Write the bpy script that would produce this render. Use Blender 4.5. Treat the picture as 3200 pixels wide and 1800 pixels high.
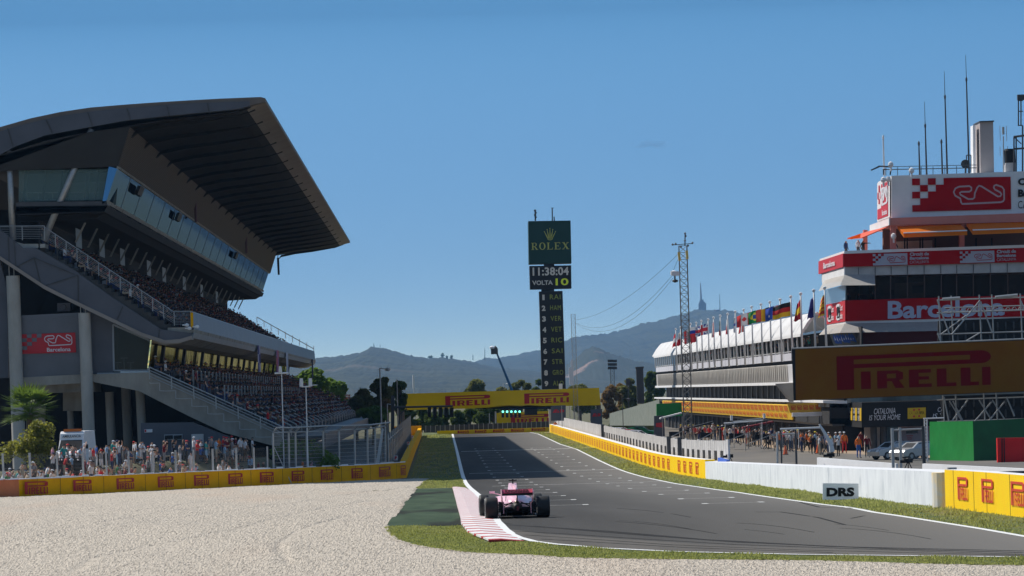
import bpy, bmesh, math, random
from mathutils import Vector, Matrix
random.seed(7)
R = random.random
def U(a, b): return a + (b - a) * random.random()
for _o in list(bpy.data.objects): bpy.data.objects.remove(_o)
SC = bpy.context.scene
COL = SC.collection
# ---------------------------------------------------------------- camera
F = 15000.0                       # focal length in photo pixels (photo is 3200 wide)
CH = 3.93                         # eye height above the near track
yd = Vector(((1374 - 1600) / F, -(1225.3 - 900) / F, -1)).normalized()
hz = Vector((1, 0.028, 0))
nn = hz.cross(yd); nn = nn if nn.y > 0 else -nn; nn.normalize()
xd = yd.cross(nn).normalized()
MW = Matrix((xd, yd, nn))         # camera space -> world space
CAM = Vector((0, 0, CH))
cd = bpy.data.cameras.new('camera'); cam = bpy.data.objects.new('camera', cd); COL.objects.link(cam)
cam.matrix_world = Matrix.Translation(CAM) @ MW.to_4x4()
cd.sensor_width = 36; cd.lens = F / 3200 * 36; cd.clip_start = 1; cd.clip_end = 40000
SC.camera = cam
# ---------------------------------------------------------------- light
SUNV = Vector((-21, 18, 28.2)).normalized()
W = bpy.data.worlds.new('World'); SC.world = W; W.use_nodes = True
nt = W.node_tree; nt.nodes.clear()
sk = nt.nodes.new('ShaderNodeTexSky'); sk.sky_type = 'NISHITA'; sk.sun_disc = False
sk.sun_elevation = math.asin(SUNV.z); sk.sun_rotation = math.atan2(SUNV.x, SUNV.y)
sk.air_density = 1.0; sk.dust_density = 0.3; sk.ozone_density = 1.5
bg = nt.nodes.new('ShaderNodeBackground'); bg.inputs[1].default_value = 0.14
wo = nt.nodes.new('ShaderNodeOutputWorld')
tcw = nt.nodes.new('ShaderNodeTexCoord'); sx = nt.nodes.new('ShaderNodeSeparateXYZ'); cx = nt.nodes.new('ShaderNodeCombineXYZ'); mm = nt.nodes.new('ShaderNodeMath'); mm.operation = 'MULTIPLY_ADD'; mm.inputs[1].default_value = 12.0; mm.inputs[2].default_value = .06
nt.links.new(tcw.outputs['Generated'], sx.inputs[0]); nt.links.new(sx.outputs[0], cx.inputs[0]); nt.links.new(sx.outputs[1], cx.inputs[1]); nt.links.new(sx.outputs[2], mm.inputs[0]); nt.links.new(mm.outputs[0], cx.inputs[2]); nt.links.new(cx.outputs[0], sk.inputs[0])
hs = nt.nodes.new('ShaderNodeHueSaturation'); hs.inputs['Saturation'].default_value = 1.12; hs.inputs['Value'].default_value = 1.4
nt.links.new(sk.outputs[0], hs.inputs['Color']); tn = nt.nodes.new('ShaderNodeMix'); tn.data_type = 'RGBA'; tn.blend_type = 'MULTIPLY'; tn.inputs['Factor'].default_value = 1; rm = nt.nodes.new('ShaderNodeValToRGB'); rm.color_ramp.elements[0].position = .008; rm.color_ramp.elements[0].color = (.68, .56, .42, 1); rm.color_ramp.elements[1].position = .16; rm.color_ramp.elements[1].color = (.58, .96, .90, 1); _e = rm.color_ramp.elements.new(.45); _e.color = (.90, .80, .64, 1); m2 = nt.nodes.new('ShaderNodeMath'); m2.operation = 'MULTIPLY'; m2.inputs[1].default_value = 2.0; nt.links.new(sx.outputs[2], m2.inputs[0]); nt.links.new(m2.outputs[0], rm.inputs[0]); nt.links.new(rm.outputs[0], tn.inputs['B'])  # last ramp stop warms the unseen overhead sky, added to warm the shade
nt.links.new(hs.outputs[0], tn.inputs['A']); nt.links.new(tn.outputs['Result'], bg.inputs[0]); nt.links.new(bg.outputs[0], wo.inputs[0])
sl = bpy.data.lights.new('sun', 'SUN'); sl.energy = 5.0; sl.angle = math.radians(0.53); sl.color = (1, 0.94, 0.85)
so = bpy.data.objects.new('sun', sl); COL.objects.link(so); so.location = (-200, 150, 300)
so.rotation_euler = SUNV.to_track_quat('Z', 'Y').to_euler()
SC.view_settings.view_transform = 'Standard'; SC.view_settings.look = 'None'
SC.view_settings.exposure = 0.15; SC.view_settings.gamma = 1
# ---------------------------------------------------------------- projection helpers
def ray(px, py):
    v = MW @ Vector(((px - 1600) / F, -(py - 900) / F, -1))
    return v / v.y
def P(px, py, D): return CAM + ray(px, py) * D
TB = [(-100, 0), (140, 0), (150, -.04), (170, -.30), (188, -.54), (207, -.76), (225, -1.01), (244, -1.25), (262, -1.48), (281, -1.72), (299, -1.93), (317, -2.10), (336, -2.24), (354, -2.35), (372, -2.41), (391, -2.43), (20000, -2.43)]
def zt(y):
    for (a, za), (b, zb) in zip(TB, TB[1:]):
        if y <= b: return za + (zb - za) * (y - a) / (b - a)
    return -2.43
def G(px, py):
    r = ray(px, py); lo, hi = 60.0, 6000.0
    for _ in range(50):
        m = (lo + hi) / 2
        if CH + r.z * m > zt(m): lo = m
        else: hi = m
    return Vector((r.x * lo, lo, zt(lo)))
def gz(x, y, dz=0): return Vector((x, y, zt(y) + dz))
def proj(p):
    c = MW.transposed() @ (Vector(p) - CAM); return 1600 - F * c.x / c.z, 900 + F * c.y / c.z
def ppx(D): return F / D          # pixels per metre at depth D
def lerp(a, b, t): return a + (b - a) * t
def vpd(vx, vy=None):             # direction whose vanishing point is at px vx on the horizon
    if vy is None: vy = 1219 - .028 * (vx - 1600)
    r = ray(vx, vy); return Vector((r.x, 1, r.z))
DS = vpd(1374)                    # stand and track direction
DP = vpd(1311)                    # pit building direction
# ---------------------------------------------------------------- materials
MC = {}
def mat(name, c, c2=None, sc=3.0, rough=.7, metal=0, bump=0, bsc=None, spec=.28, stretch=None, alpha=None, emit=0, contrast=(.35, .65), third=None):
    if name in MC: return MC[name]
    m = bpy.data.materials.new(name); m.use_nodes = True; n = m.node_tree.nodes; l = m.node_tree.links
    b = n['Principled BSDF']; b.inputs['Roughness'].default_value = rough; b.inputs['Metallic'].default_value = metal
    b.inputs['Specular IOR Level'].default_value = spec
    b.inputs['Base Color'].default_value = (*c, 1)
    if c2 or bump:
        tc = n.new('ShaderNodeTexCoord'); mp = n.new('ShaderNodeMapping'); l.new(tc.outputs['Object'], mp.inputs[0])
        if stretch: mp.inputs['Scale'].default_value = stretch
    if c2:
        t = n.new('ShaderNodeTexNoise'); t.inputs['Scale'].default_value = sc; t.inputs['Detail'].default_value = 6; t.inputs['Roughness'].default_value = .65
        l.new(mp.outputs[0], t.inputs['Vector'])
        r = n.new('ShaderNodeValToRGB'); r.color_ramp.elements[0].position = contrast[0]; r.color_ramp.elements[1].position = contrast[1]
        r.color_ramp.elements[0].color = (*c, 1); r.color_ramp.elements[1].color = (*c2, 1)
        l.new(t.outputs[0], r.inputs[0]); out = r.outputs[0]
        if third:
            t3 = n.new('ShaderNodeTexNoise'); t3.inputs['Scale'].default_value = third[1]; t3.inputs['Detail'].default_value = 3
            l.new(mp.outputs[0], t3.inputs['Vector'])
            r3 = n.new('ShaderNodeValToRGB'); r3.color_ramp.elements[0].position = third[2]; r3.color_ramp.elements[1].position = third[3]
            l.new(t3.outputs[0], r3.inputs[0])
            mx = n.new('ShaderNodeMix'); mx.data_type = 'RGBA'; mx.inputs['B'].default_value = (*third[0], 1)
            l.new(r3.outputs[0], mx.inputs['Factor']); l.new(out, mx.inputs['A']); out = mx.outputs['Result']
        l.new(out, b.inputs['Base Color'])
    if bump:
        tb = n.new('ShaderNodeTexNoise'); tb.inputs['Scale'].default_value = bsc or sc * 3; tb.inputs['Detail'].default_value = 4
        l.new(mp.outputs[0], tb.inputs['Vector'])
        bp = n.new('ShaderNodeBump'); bp.inputs['Strength'].default_value = bump; bp.inputs['Distance'].default_value = .05
        l.new(tb.outputs[0], bp.inputs['Height']); l.new(bp.outputs[0], b.inputs['Normal'])
    if emit:
        b.inputs['Emission Color'].default_value = (*c, 1); b.inputs['Emission Strength'].default_value = emit
    if alpha is not None:
        tr = n.new('ShaderNodeBsdfTransparent'); mx = n.new('ShaderNodeMixShader'); mx.inputs[0].default_value = alpha
        l.new(tr.outputs[0], mx.inputs[1]); l.new(b.outputs[0], mx.inputs[2]); l.new(mx.outputs[0], n['Material Output'].inputs[0])
    MC[name] = m; return m
M = {}
def hexc(h):
    c = [int(h[i:i + 2], 16) / 255 for i in (0, 2, 4)]
    return tuple(x / 12.92 if x < .04045 else ((x + .055) / 1.055) ** 2.4 for x in c)
M['asphalt'] = mat('asphalt', (.045, .043, .041), (.074, .070, .066), .35, .9, bump=.25, bsc=30, stretch=(1, .05, 1), third=((.030, .029, .028), .10, .42, .62), spec=.15)
_n = M['asphalt'].node_tree; _b = _n.nodes['Principled BSDF']; _src = _b.inputs['Base Color'].links[0].from_socket   # paler surface towards the outer side
_tc = _n.nodes.new('ShaderNodeTexCoord'); _sp = _n.nodes.new('ShaderNodeSeparateXYZ'); _mr = _n.nodes.new('ShaderNodeMapRange'); _mr.inputs['From Min'].default_value = 4.5; _mr.inputs['From Max'].default_value = 17.0; _mr.inputs['To Max'].default_value = .75
_mx = _n.nodes.new('ShaderNodeMix'); _mx.data_type = 'RGBA'; _mx.inputs['B'].default_value = (.235, .22, .20, 1)
_n.links.new(_tc.outputs['Object'], _sp.inputs[0]); _n.links.new(_sp.outputs[0], _mr.inputs['Value']); _n.links.new(_mr.outputs[0], _mx.inputs['Factor']); _n.links.new(_src, _mx.inputs['A']); _n.links.new(_mx.outputs['Result'], _b.inputs['Base Color'])
M['pitasphalt'] = mat('pit_asphalt', (.11, .105, .10), (.17, .15, .125), .1, .9, stretch=(1, .3, 1))
M['gravel'] = mat('gravel', (.15, .13, .105), (.50, .44, .365), 15, .95, stretch=(1, .08, 1), contrast=(.30, .54), third=((.44, .34, .26), .12, .52, .75), bump=.5, bsc=26)
M['grass'] = mat('grass_ground', (.055, .085, .02), (.12, .13, .045), 1.2, .95, stretch=(1, .2, 1), third=((.24, .19, .09), .35, .55, .75))
M['blade'] = mat('grass_blade', (.12, .145, .04), (.29, .29, .11), 1.3, .9, stretch=(1, .3, 1), third=((.40, .33, .17), .5, .5, .72))
M['dirt'] = mat('dirt', (.07, .075, .035), (.13, .115, .06), .6, .95)
M['whiteline'] = mat('white_line_paint', (.70, .70, .68), (.80, .80, .79), 2, .6)
M['thinline'] = mat('worn_white_line_paint', (.42, .41, .39), (.62, .61, .58), 4, .7)
M['yellowline'] = mat('yellow_green_line_paint', (.42, .45, .08), (.55, .55, .15), 3, .7)
M['redpaint'] = mat('kerb_red_paint', (.42, .018, .02), (.52, .06, .05), 2, .5)
M['kerbwhite'] = mat('kerb_white_paint', (.72, .70, .68), (.85, .83, .81), 2, .5)
M['astro'] = mat('green_painted_asphalt', (.030, .052, .030), (.055, .085, .050), .8, .9, stretch=(1, .12, 1), third=((.02, .024, .018), .45, .5, .62), spec=.08)
M['yellow'] = mat('yellow_barrier_paint', (.76, .36, .001), (.84, .43, .002), 1.0, .7, stretch=(1, .4, 1), spec=.03, third=((.42, .20, .02), .9, .60, .85))
M['yellow2'] = mat('pale_yellow_barrier_paint', (.94, .58, .006), (.96, .64, .01), .8, .6, third=((.7, .44, .03), 1.5, .7, .85), spec=.1)
M['orange'] = mat('faded_orange_paint', (.62, .17, .06), (.72, .22, .08), 1, .6)
M['pred'] = mat('dark_red_lettering', (.42, .012, .012), rough=.5)
M['pred2'] = mat('orange_red_lettering', (.62, .05, .012), rough=.5)
M['whitewall'] = mat('white_painted_concrete', (.62, .65, .70), (.76, .79, .83), 1.2, .7, stretch=(1.5, .6, .5), third=((.45, .49, .55), .8, .62, .75), bump=.1)
M['conc'] = mat('weathered_concrete', (.27, .25, .215), (.38, .35, .30), .8, .9, stretch=(1, 1, .4), third=((.15, .135, .11), .5, .55, .75), bump=.15)
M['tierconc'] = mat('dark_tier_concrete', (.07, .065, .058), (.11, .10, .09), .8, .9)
M['concl'] = mat('pale_concrete', (.34, .325, .29), (.46, .44, .40), .8, .85, stretch=(1, 1, .4), bump=.1)
M['pitwall'] = mat('pale_grey_fence_panel', (.42, .41, .41), (.55, .54, .54), .7, .7, stretch=(1, .5, 1))
M['greypanel'] = mat('blue_grey_metal_panel', (.085, .092, .11), (.11, .117, .14), .3, .45, metal=.2)
M['greydark'] = mat('dark_grey_metal', (.06, .062, .068), (.085, .086, .09), .6, .5, metal=.3)
M['brownstrip'] = mat('brown_grey_trim', (.14, .115, .10), (.18, .15, .13), .5, .6)
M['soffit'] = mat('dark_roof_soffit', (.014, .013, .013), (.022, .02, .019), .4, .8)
M['brownwall'] = mat('dark_brown_cladding', (.03, .026, .022), (.04, .034, .028), .4, .7)
M['slat'] = mat('brown_slat', (.13, .098, .075), rough=.6)
M['black'] = mat('black_matte', (.012, .012, .013), rough=.6)
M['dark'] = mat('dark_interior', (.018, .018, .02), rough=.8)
M['skytint_glass'] = mat('reflective_glazing', (.10, .20, .36), rough=.05, metal=1.0, bump=.15, bsc=.25, c2=(.14, .26, .42), sc=.3)
M['glassgreen'] = mat('greenish_window_glass', (.10, .16, .15), (.16, .24, .225), .6, .12, spec=.6)
M['goldtint_glass'] = mat('wavy_reflective_glazing', (.80, .70, .42), rough=.06, metal=1.0, bump=1.0, bsc=.35, c2=(.60, .60, .52), sc=.3)
for _k, _c, _r in (('skytint_glass', (.22, .34, .48), .02), ('goldtint_glass', (.95, .80, .40), .05)):     # glossy glazing; sky-blue and golden reflections are put into the tint
    _n = M[_k].node_tree; _g = _n.nodes.new('ShaderNodeBsdfGlossy'); _g.inputs['Color'].default_value = (*_c, 1); _g.inputs['Roughness'].default_value = _r
    _b = [q for q in _n.nodes if q.type == 'BUMP']
    if _b: _n.links.new(_b[0].outputs[0], _g.inputs['Normal']); _b[0].inputs['Strength'].default_value = .5 if _k[1] == 'o' else .04
    _n.links.new(_g.outputs[0], _n.nodes['Material Output'].inputs[0])
M['steel'] = mat('galvanised_steel', (.38, .38, .38), (.46, .46, .45), 3, .45, metal=.5)
M['whitemetal'] = mat('white_metal', (.66, .66, .66), rough=.5)
M['white'] = mat('white_paint', (.72, .72, .73), (.80, .80, .81), .5, .55)
M['mesh'] = mat('chain_link_mesh', (.30, .31, .31), rough=.6, alpha=.09)
M['meshdark'] = mat('debris_fence_mesh', (.22, .23, .23), rough=.6, alpha=.22)
M['tent'] = mat('white_tent_canvas', (.74, .74, .75), (.82, .82, .83), .4, .6, bump=.6, bsc=.5)
M['red'] = mat('deep_red_panel', (.40, .004, .007), (.44, .006, .009), .5, .6, spec=.03)
M['redlit'] = mat('red_print_and_lit_band', (.55, .03, .04), rough=.5)  # brighter red; tower side bands carry sunlight painted into this colour
M['pink'] = mat('salmon_pink_wall', (.58, .21, .17), (.62, .24, .2), .6, .6)
M['orangecanvas'] = mat('orange_canvas', (.95, .30, .015), (.98, .36, .03), .8, .7)
for _k in ('orangecanvas', 'tent'):
    _m = M[_k]; _n = _m.node_tree; _t = _n.nodes.new('ShaderNodeBsdfTranslucent'); _t.inputs[0].default_value = (.95, .28, .02, 1) if _k[0] == 'o' else (.8, .8, .8, 1); _x = _n.nodes.new('ShaderNodeMixShader'); _x.inputs[0].default_value = .6 if _k[0] == 'o' else .25
    _n.links.new(_n.nodes['Principled BSDF'].outputs[0], _x.inputs[1]); _n.links.new(_t.outputs[0], _x.inputs[2]); _n.links.new(_x.outputs[0], _n.nodes['Material Output'].inputs[0])
M['bluegrey'] = mat('bluish_grey_panel', (.30, .33, .36), (.36, .39, .42), .3, .5)
M['screen'] = mat('dim_led_screen', (.21, .075, .006), (.22, .095, .008), .5, .7, spec=.02)
M['screenred'] = mat('dark_led_red', (.17, .002, .004), rough=.7, spec=.02)
M['gantryyellow'] = mat('gantry_yellow_banner', (.74, .50, .003), (.80, .55, .004), .3, .7, spec=.03)
M['tyre'] = mat('tyre_rubber', (.018, .018, .018), (.026, .026, .026), 8, .55)
M['carpink'] = mat('pink_car_paint', (.88, .54, .63), rough=.25, spec=.6)
M['carmag'] = mat('magenta_car_paint', (.50, .07, .14), rough=.3)
M['carbon'] = mat('carbon_fibre', (.015, .015, .016), rough=.35)
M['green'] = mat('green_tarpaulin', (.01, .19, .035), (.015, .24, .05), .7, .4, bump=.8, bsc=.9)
M['rolexgreen'] = mat('dark_green_panel', (.004, .042, .030), rough=.35)
M['gold'] = mat('pale_gold_lettering', (.50, .50, .12), rough=.5)
M['ledw'] = mat('dim_white_led', (.40, .40, .38), rough=.5, emit=.12)
M['ledy'] = mat('yellow_green_led', (.40, .50, .03), rough=.5, emit=.2)
M['trunk'] = mat('tree_bark', (.10, .075, .05), (.15, .11, .08), 3, .9)
M['letw'] = mat('white_lettering', (.70, .70, .74), rough=.5)
M['letb'] = mat('black_lettering', (.01, .01, .01), rough=.5)
M['mesgrey'] = mat('grey_mesh_canopy', (.36, .34, .32), (.42, .40, .37), 2, .8, alpha=.85)
M['lilac'] = mat('lilac_wall', (.46, .36, .42), rough=.7)
def leafmat(nm, a, b, c):
    a, b, c = [tuple(min(.4, x * 2.1) for x in q) for q in (a, b, c)]; return mat(nm, a, b, .9, .75, third=(c, .35, .5, .75), spec=.25)
def thin(m, c, f=.4):
    n = m.node_tree; t = n.nodes.new('ShaderNodeBsdfTranslucent'); t.inputs[0].default_value = (*c, 1); x = n.nodes.new('ShaderNodeMixShader'); x.inputs[0].default_value = f
    n.links.new(n.nodes['Principled BSDF'].outputs[0], x.inputs[1]); n.links.new(t.outputs[0], x.inputs[2]); n.links.new(x.outputs[0], n.nodes['Material Output'].inputs[0])
M['leafdark'] = leafmat('dark_leaves', (.028, .048, .012), (.06, .085, .022), (.09, .085, .03))
M['leafmid'] = leafmat('green_leaves', (.03, .06, .01), (.06, .10, .018), (.09, .11, .03))
M['leafolive'] = leafmat('olive_leaves', (.035, .045, .012), (.07, .075, .022), (.12, .08, .03))
M['leafbrown'] = leafmat('russet_leaves', (.06, .045, .014), (.12, .075, .03), (.15, .07, .03))
for _k, _c in (('leafdark', (.10, .14, .03)), ('leafmid', (.16, .26, .04)), ('leafolive', (.18, .19, .05)), ('leafbrown', (.30, .20, .08)), ('blade', (.45, .48, .14))): thin(M[_k], _c, .4)
# ---------------------------------------------------------------- mesh builder
ORG = {}
def tag(o, label=None, cat=None, group=None, kind=None):
    if label: o['label'] = label
    if cat: o['category'] = cat
    if group: o['group'] = group
    if kind: o['kind'] = kind
    return o
def thing(name, label, cat, loc, group=None):
    o = bpy.data.objects.new(name, None); COL.objects.link(o); o.location = loc; o.empty_display_size = .5
    ORG[o.name] = Vector(loc); return tag(o, label, cat, group)
class MB:
    def __init__(s): s.v = []; s.f = []; s.m = []
    def add(s, vs, fs, mi=0):
        b = len(s.v); s.v += [Vector(v) for v in vs]
        for f in fs: s.f.append([i + b for i in f]); s.m.append(mi)
        return s
    def face(s, pts, mi=0): return s.add(pts, [list(range(len(pts)))], mi)
    def prism(s, pts, vec, mi=0, side=None):
        n = len(pts); vec = Vector(vec); side = mi if side is None else side
        b = len(s.v); s.v += [Vector(p) for p in pts] + [Vector(p) + vec for p in pts]
        s.f.append([b + i for i in range(n)]); s.m.append(mi)
        s.f.append([b + n + i for i in reversed(range(n))]); s.m.append(mi)
        for i in range(n):
            j = (i + 1) % n; s.f.append([b + j, b + i, b + n + i, b + n + j]); s.m.append(side)
        return s
    def box(s, c, sz, mi=0, rz=0, M3=None):
        c = Vector(c); x, y, z = sz[0] / 2, sz[1] / 2, sz[2] / 2
        r = M3 or Matrix.Rotation(rz, 3, 'Z')
        vs = [c + r @ Vector(v) for v in ((-x, -y, -z), (x, -y, -z), (x, y, -z), (-x, y, -z), (-x, -y, z), (x, -y, z), (x, y, z), (-x, y, z))]
        return s.add(vs, [(0, 3, 2, 1), (4, 5, 6, 7), (0, 1, 5, 4), (1, 2, 6, 5), (2, 3, 7, 6), (3, 0, 4, 7)], mi)
    def tube(s, p0, p1, r, r1=None, seg=6, mi=0, cap=True):
        p0 = Vector(p0); p1 = Vector(p1); r1 = r if r1 is None else r1; d = (p1 - p0)
        if d.length < 1e-6: return s
        d.normalize(); a = d.orthogonal().normalized(); b = d.cross(a)
        vs = []
        for p, q in ((p0, r), (p1, r1)):
            for i in range(seg):
                t = 2 * math.pi * i / seg; vs.append(p + (a * math.cos(t) + b * math.sin(t)) * q)
        fs = [(i, (i + 1) % seg, seg + (i + 1) % seg, seg + i) for i in range(seg)]
        if cap: fs += [tuple(reversed(range(seg))), tuple(range(seg, 2 * seg))]
        return s.add(vs, fs, mi)
    def path(s, pts, r, seg=6, mi=0):
        for a, b in zip(pts, pts[1:]): s.tube(a, b, r, None, seg, mi)
        return s
    def lathe(s, c, prof, seg=16, axis='Z', mi=0):
        c = Vector(c); vs = []; n = len(prof)
        for i in range(seg):
            t = 2 * math.pi * i / seg
            for r, h in prof:
                if axis == 'Z': vs.append(c + Vector((r * math.cos(t), r * math.sin(t), h)))
                elif axis == 'X': vs.append(c + Vector((h, r * math.cos(t), r * math.sin(t))))
                else: vs.append(c + Vector((r * math.cos(t), h, r * math.sin(t))))
        fs = []
        for i in range(seg):
            j = (i + 1) % seg
            for k in range(n - 1): fs.append((i * n + k, j * n + k, j * n + k + 1, i * n + k + 1))
        return s.add(vs, fs, mi)
    def loft(s, rings, mi=0, closed=True, caps=True):
        n = len(rings[0]); vs = [p for r in rings for p in r]; fs = []
        for a in range(len(rings) - 1):
            for i in range(n if closed else n - 1):
                j = (i + 1) % n; fs.append((a * n + i, a * n + j, (a + 1) * n + j, (a + 1) * n + i))
        if caps and closed: fs += [tuple(reversed(range(n))), tuple(range((len(rings) - 1) * n, len(rings) * n))]
        return s.add(vs, fs, mi)
    def mark(s):
        s.g = getattr(s, 'g', []) + [(len(s.v), len(s.f))]; return s
    def split(s, name, mats, parent=None, **k):      # one object for every marked group of shapes
        out = []; a = (0, 0); g = getattr(s, 'g', [])
        if not g or g[-1][1] != len(s.f): g = g + [(len(s.v), len(s.f))]
        for e in g:
            if e[1] > a[1]:
                m = MB(); m.v = s.v[a[0]:e[0]]; m.f = [[i - a[0] for i in f] for f in s.f[a[1]:e[1]]]; m.m = s.m[a[1]:e[1]]; out.append(m.build(name, mats, parent, **k))
            a = e
        return out
    def build(s, name, mats, parent=None, origin=None, smooth=False, label=None):
        if not isinstance(mats, (list, tuple)): mats = [mats]
        org = ORG[parent.name] if parent is not None else (Vector(origin) if origin is not None else Vector((0, 0, 0)))
        me = bpy.data.meshes.new(name); me.from_pydata([v - org for v in s.v], [], s.f)
        for m in mats: me.materials.append(m)
        me.polygons.foreach_set('material_index', [min(i, len(mats) - 1) for i in s.m])
        if smooth: me.polygons.foreach_set('use_smooth', [True] * len(s.f))
        me.update(); o = bpy.data.objects.new(name, me); COL.objects.link(o)
        if parent is not None: o.parent = parent
        else: o.location = org
        ORG[o.name] = org
        if label: o['label'] = label
        return o
def base(o_pts):  # thing base point: mean xy on terrain of given points
    x = sum(p[0] for p in o_pts) / len(o_pts); y = sum(p[1] for p in o_pts) / len(o_pts)
    return Vector((x, y, zt(y)))
# bilinear map of a (s,t) square on four corner points; s to the right, t up
def qmap(TL, TR, BR, BL, lift=0.0):
    TL, TR, BR, BL = [Vector(p) for p in (TL, TR, BR, BL)]
    n = (TR - TL).cross(TL - BL); n = n.normalized() if n.length > 0 else Vector((0, -1, 0))
    c = (TL + TR + BR + BL) / 4
    if n.dot(CAM - c) < 0: n = -n
    def f(s, t, k=1.0): return (BL * (1 - s) + BR * s) * (1 - t) + (TL * (1 - s) + TR * s) * t + n * lift * k
    f.n = n; return f
def qpx(TL, TR, BR, BL, D, lift=0.0):
    Ds = D if isinstance(D, (list, tuple)) else (D,) * 4
    return qmap(*[P(p[0], p[1], d) for p, d in zip((TL, TR, BR, BL), Ds)], lift=lift)
def sub(f, s0, t0, s1, t1, dl=0.0):
    def g(s, t, k=1.0): return f(s0 + (s1 - s0) * s, t0 + (t1 - t0) * t) + f.n * dl
    g.n = f.n; return g
TXT = {}
def text2d(s, bold=0.0, shear=0.0, space=1.0):
    k = (s, bold, shear, space)
    if k in TXT: return TXT[k]
    c = bpy.data.curves.new('t', 'FONT'); c.body = s; c.offset = bold; c.shear = shear; c.space_character = space; c.fill_mode = 'FRONT'; c.resolution_u = 3
    c.align_x = 'LEFT'; c.space_line = .95
    o = bpy.data.objects.new('t', c); COL.objects.link(o)
    dg = bpy.context.evaluated_depsgraph_get(); me = bpy.data.meshes.new_from_object(o.evaluated_get(dg))
    vs = [(v.co.x, v.co.y) for v in me.vertices]; fs = [list(p.vertices) for p in me.polygons]
    bpy.data.objects.remove(o); bpy.data.curves.remove(c); bpy.data.meshes.remove(me)
    x0 = min(v[0] for v in vs); x1 = max(v[0] for v in vs); y0 = min(v[1] for v in vs); y1 = max(v[1] for v in vs)
    r = ([((x - x0) / (x1 - x0), (y - y0) / (y1 - y0)) for x, y in vs], fs, (x1 - x0) / (y1 - y0))
    TXT[k] = r; return r
def put(mb, f, shape, mi=0):      # shape = (verts2d, faces)
    mb.add([f(x, y) for x, y in shape[0]], shape[1], mi)
def rects(rs):
    v = []; fs = []
    for r in rs:
        b = len(v)
        if len(r) == 4 and not isinstance(r[0], tuple): x0, y0, x1, y1 = r; r = ((x0, y0), (x1, y0), (x1, y1), (x0, y1))
        v += list(r); fs.append(list(range(b, b + len(r))))
    return v, fs
def letters(x0, x1, h, th):       # the block letters I R E L L I inside x0..x1, height h
    w = x1 - x0; o = []
    def X(a): return x0 + w * a
    def rc(a, b, c, d): o.append((X(a), b * h, X(c), d * h))
    rc(0, 0, .075, 1)
    rc(.125, 0, .20, 1); rc(.20, .82, .29, 1); rc(.20, .40, .29, .56); o.append(((X(.27), .40 * h), (X(.325), .5 * h), (X(.325), .88 * h), (X(.27), h)))
    o.append(((X(.235), .42 * h), (X(.265), 0), (X(.335), 0), (X(.29), .46 * h)))
    rc(.37, 0, .445, 1); rc(.445, .8, .54, 1); rc(.445, .42, .525, .6); rc(.445, 0, .545, .19)
    rc(.585, 0, .66, 1); rc(.66, 0, .735, .2)
    rc(.77, 0, .845, 1); rc(.845, 0, .91, .2)
    rc(.935, 0, 1, 1)
    return o
def logoA():
    o = [(0, 0, .11, 1), (.11, .885, .93, 1), (.11, .63, .93, .75), (.86, .75, .93, .885)]
    pts = [(.93, 1)] + [(.93 + .065 * math.sin(math.pi * i / 8), .815 + .185 * math.cos(math.pi * i / 8)) for i in range(1, 8)] + [(.93, .63)]
    o.append(tuple(reversed(pts)))
    return rects(o + letters(.155, .99, .52, .1))
def logoB():
    o = [(0, 0, .13, .62), (0, .62, .13, 1), (.13, .90, .9, 1), (.13, .60, .9, .70), (.86, .70, .9, .90), ((.9, .60), (1, .66), (1, .94), (.9, 1))]
    return rects(o + letters(.17, .99, .54, .1))
LA, LB = logoA(), logoB()
_c = [(1570, 490), (1640, 490), (2100, 480), (2132, 468), (2145, 445), (2145, 325), (2120, 290), (2040, 262), (2012, 272), (2005, 295), (2020, 320), (2090, 355), (2110, 380), (2095, 405), (2060, 408), (1840, 278), (1805, 268), (1780, 290), (1745, 360), (1738, 415), (1715, 432), (1655, 432), (1548, 375), (1538, 352), (1560, 340), (1670, 340), (1698, 322), (1700, 290), (1672, 270), (1530, 275), (1480, 295), (1455, 340), (1475, 385), (1545, 422), (1555, 470)]
CIRC = [((x - 1455) / 690, (490 - y) / 228) for x, y in _c]
def ribbon2d(pts, w, asp, closed=True):   # asp = width/height of the drawing box so strokes keep an even width
    n = len(pts); L = []; Rr = []
    for i in range(n):
        a = pts[(i - 1) % n] if closed or i else pts[0]; b = pts[(i + 1) % n] if closed or i < n - 1 else pts[-1]
        dx, dy = (b[0] - a[0]) * asp, b[1] - a[1]; l = math.hypot(dx, dy) or 1
        nx, ny = -dy / l, dx / l
        L.append((pts[i][0] + nx * w / asp, pts[i][1] + ny * w)); Rr.append((pts[i][0] - nx * w / asp, pts[i][1] - ny * w))
    v = L + Rr; fs = [[i, (i + 1) % n, n + (i + 1) % n, n + i] for i in range(n if closed else n - 1)]
    return v, fs
def circuit_sign(f, parent, bgm, fgm, word=None, name='sign_panel', nsq=4, asp=2.6, wordm=None):
    """checkered rectangle with the circuit outline on it, laid on the map f"""
    q = .24 / asp * 1.0
    b = MB(); rs = [(q * 4, 0, 1, 1)]
    pat = ['x.x.', '.x.x', 'x.xx', '.xxx'] if nsq == 4 else []
    pat = ['x.x.', '.x.x', 'x.xx', '.xxx']
    for r in range(4):
        for c in range(4):
            if pat[r][c] == 'x': rs.append((c * q, 1 - (r + 1) * .2, (c + 1) * q, 1 - r * .2))
    rs.append((0, 0, q * 4, .2))
    put(b, f, rects(rs)); b.build(name, bgm, parent)
    hh = .62 if not word else .58; y0 = .2 if not word else .38
    g = sub(f, .42, y0, .93, y0 + hh * .9, .02); c = MB(); put(c, g, ribbon2d(CIRC, .045, 3.0)); c.build('circuit_outline', fgm, parent)
    if word:
        t = MB(); put(t, sub(f, .46, .07, .9, .27, .02), text2d(word, .02)); t.build('lettering', wordm or fgm, parent)
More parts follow.
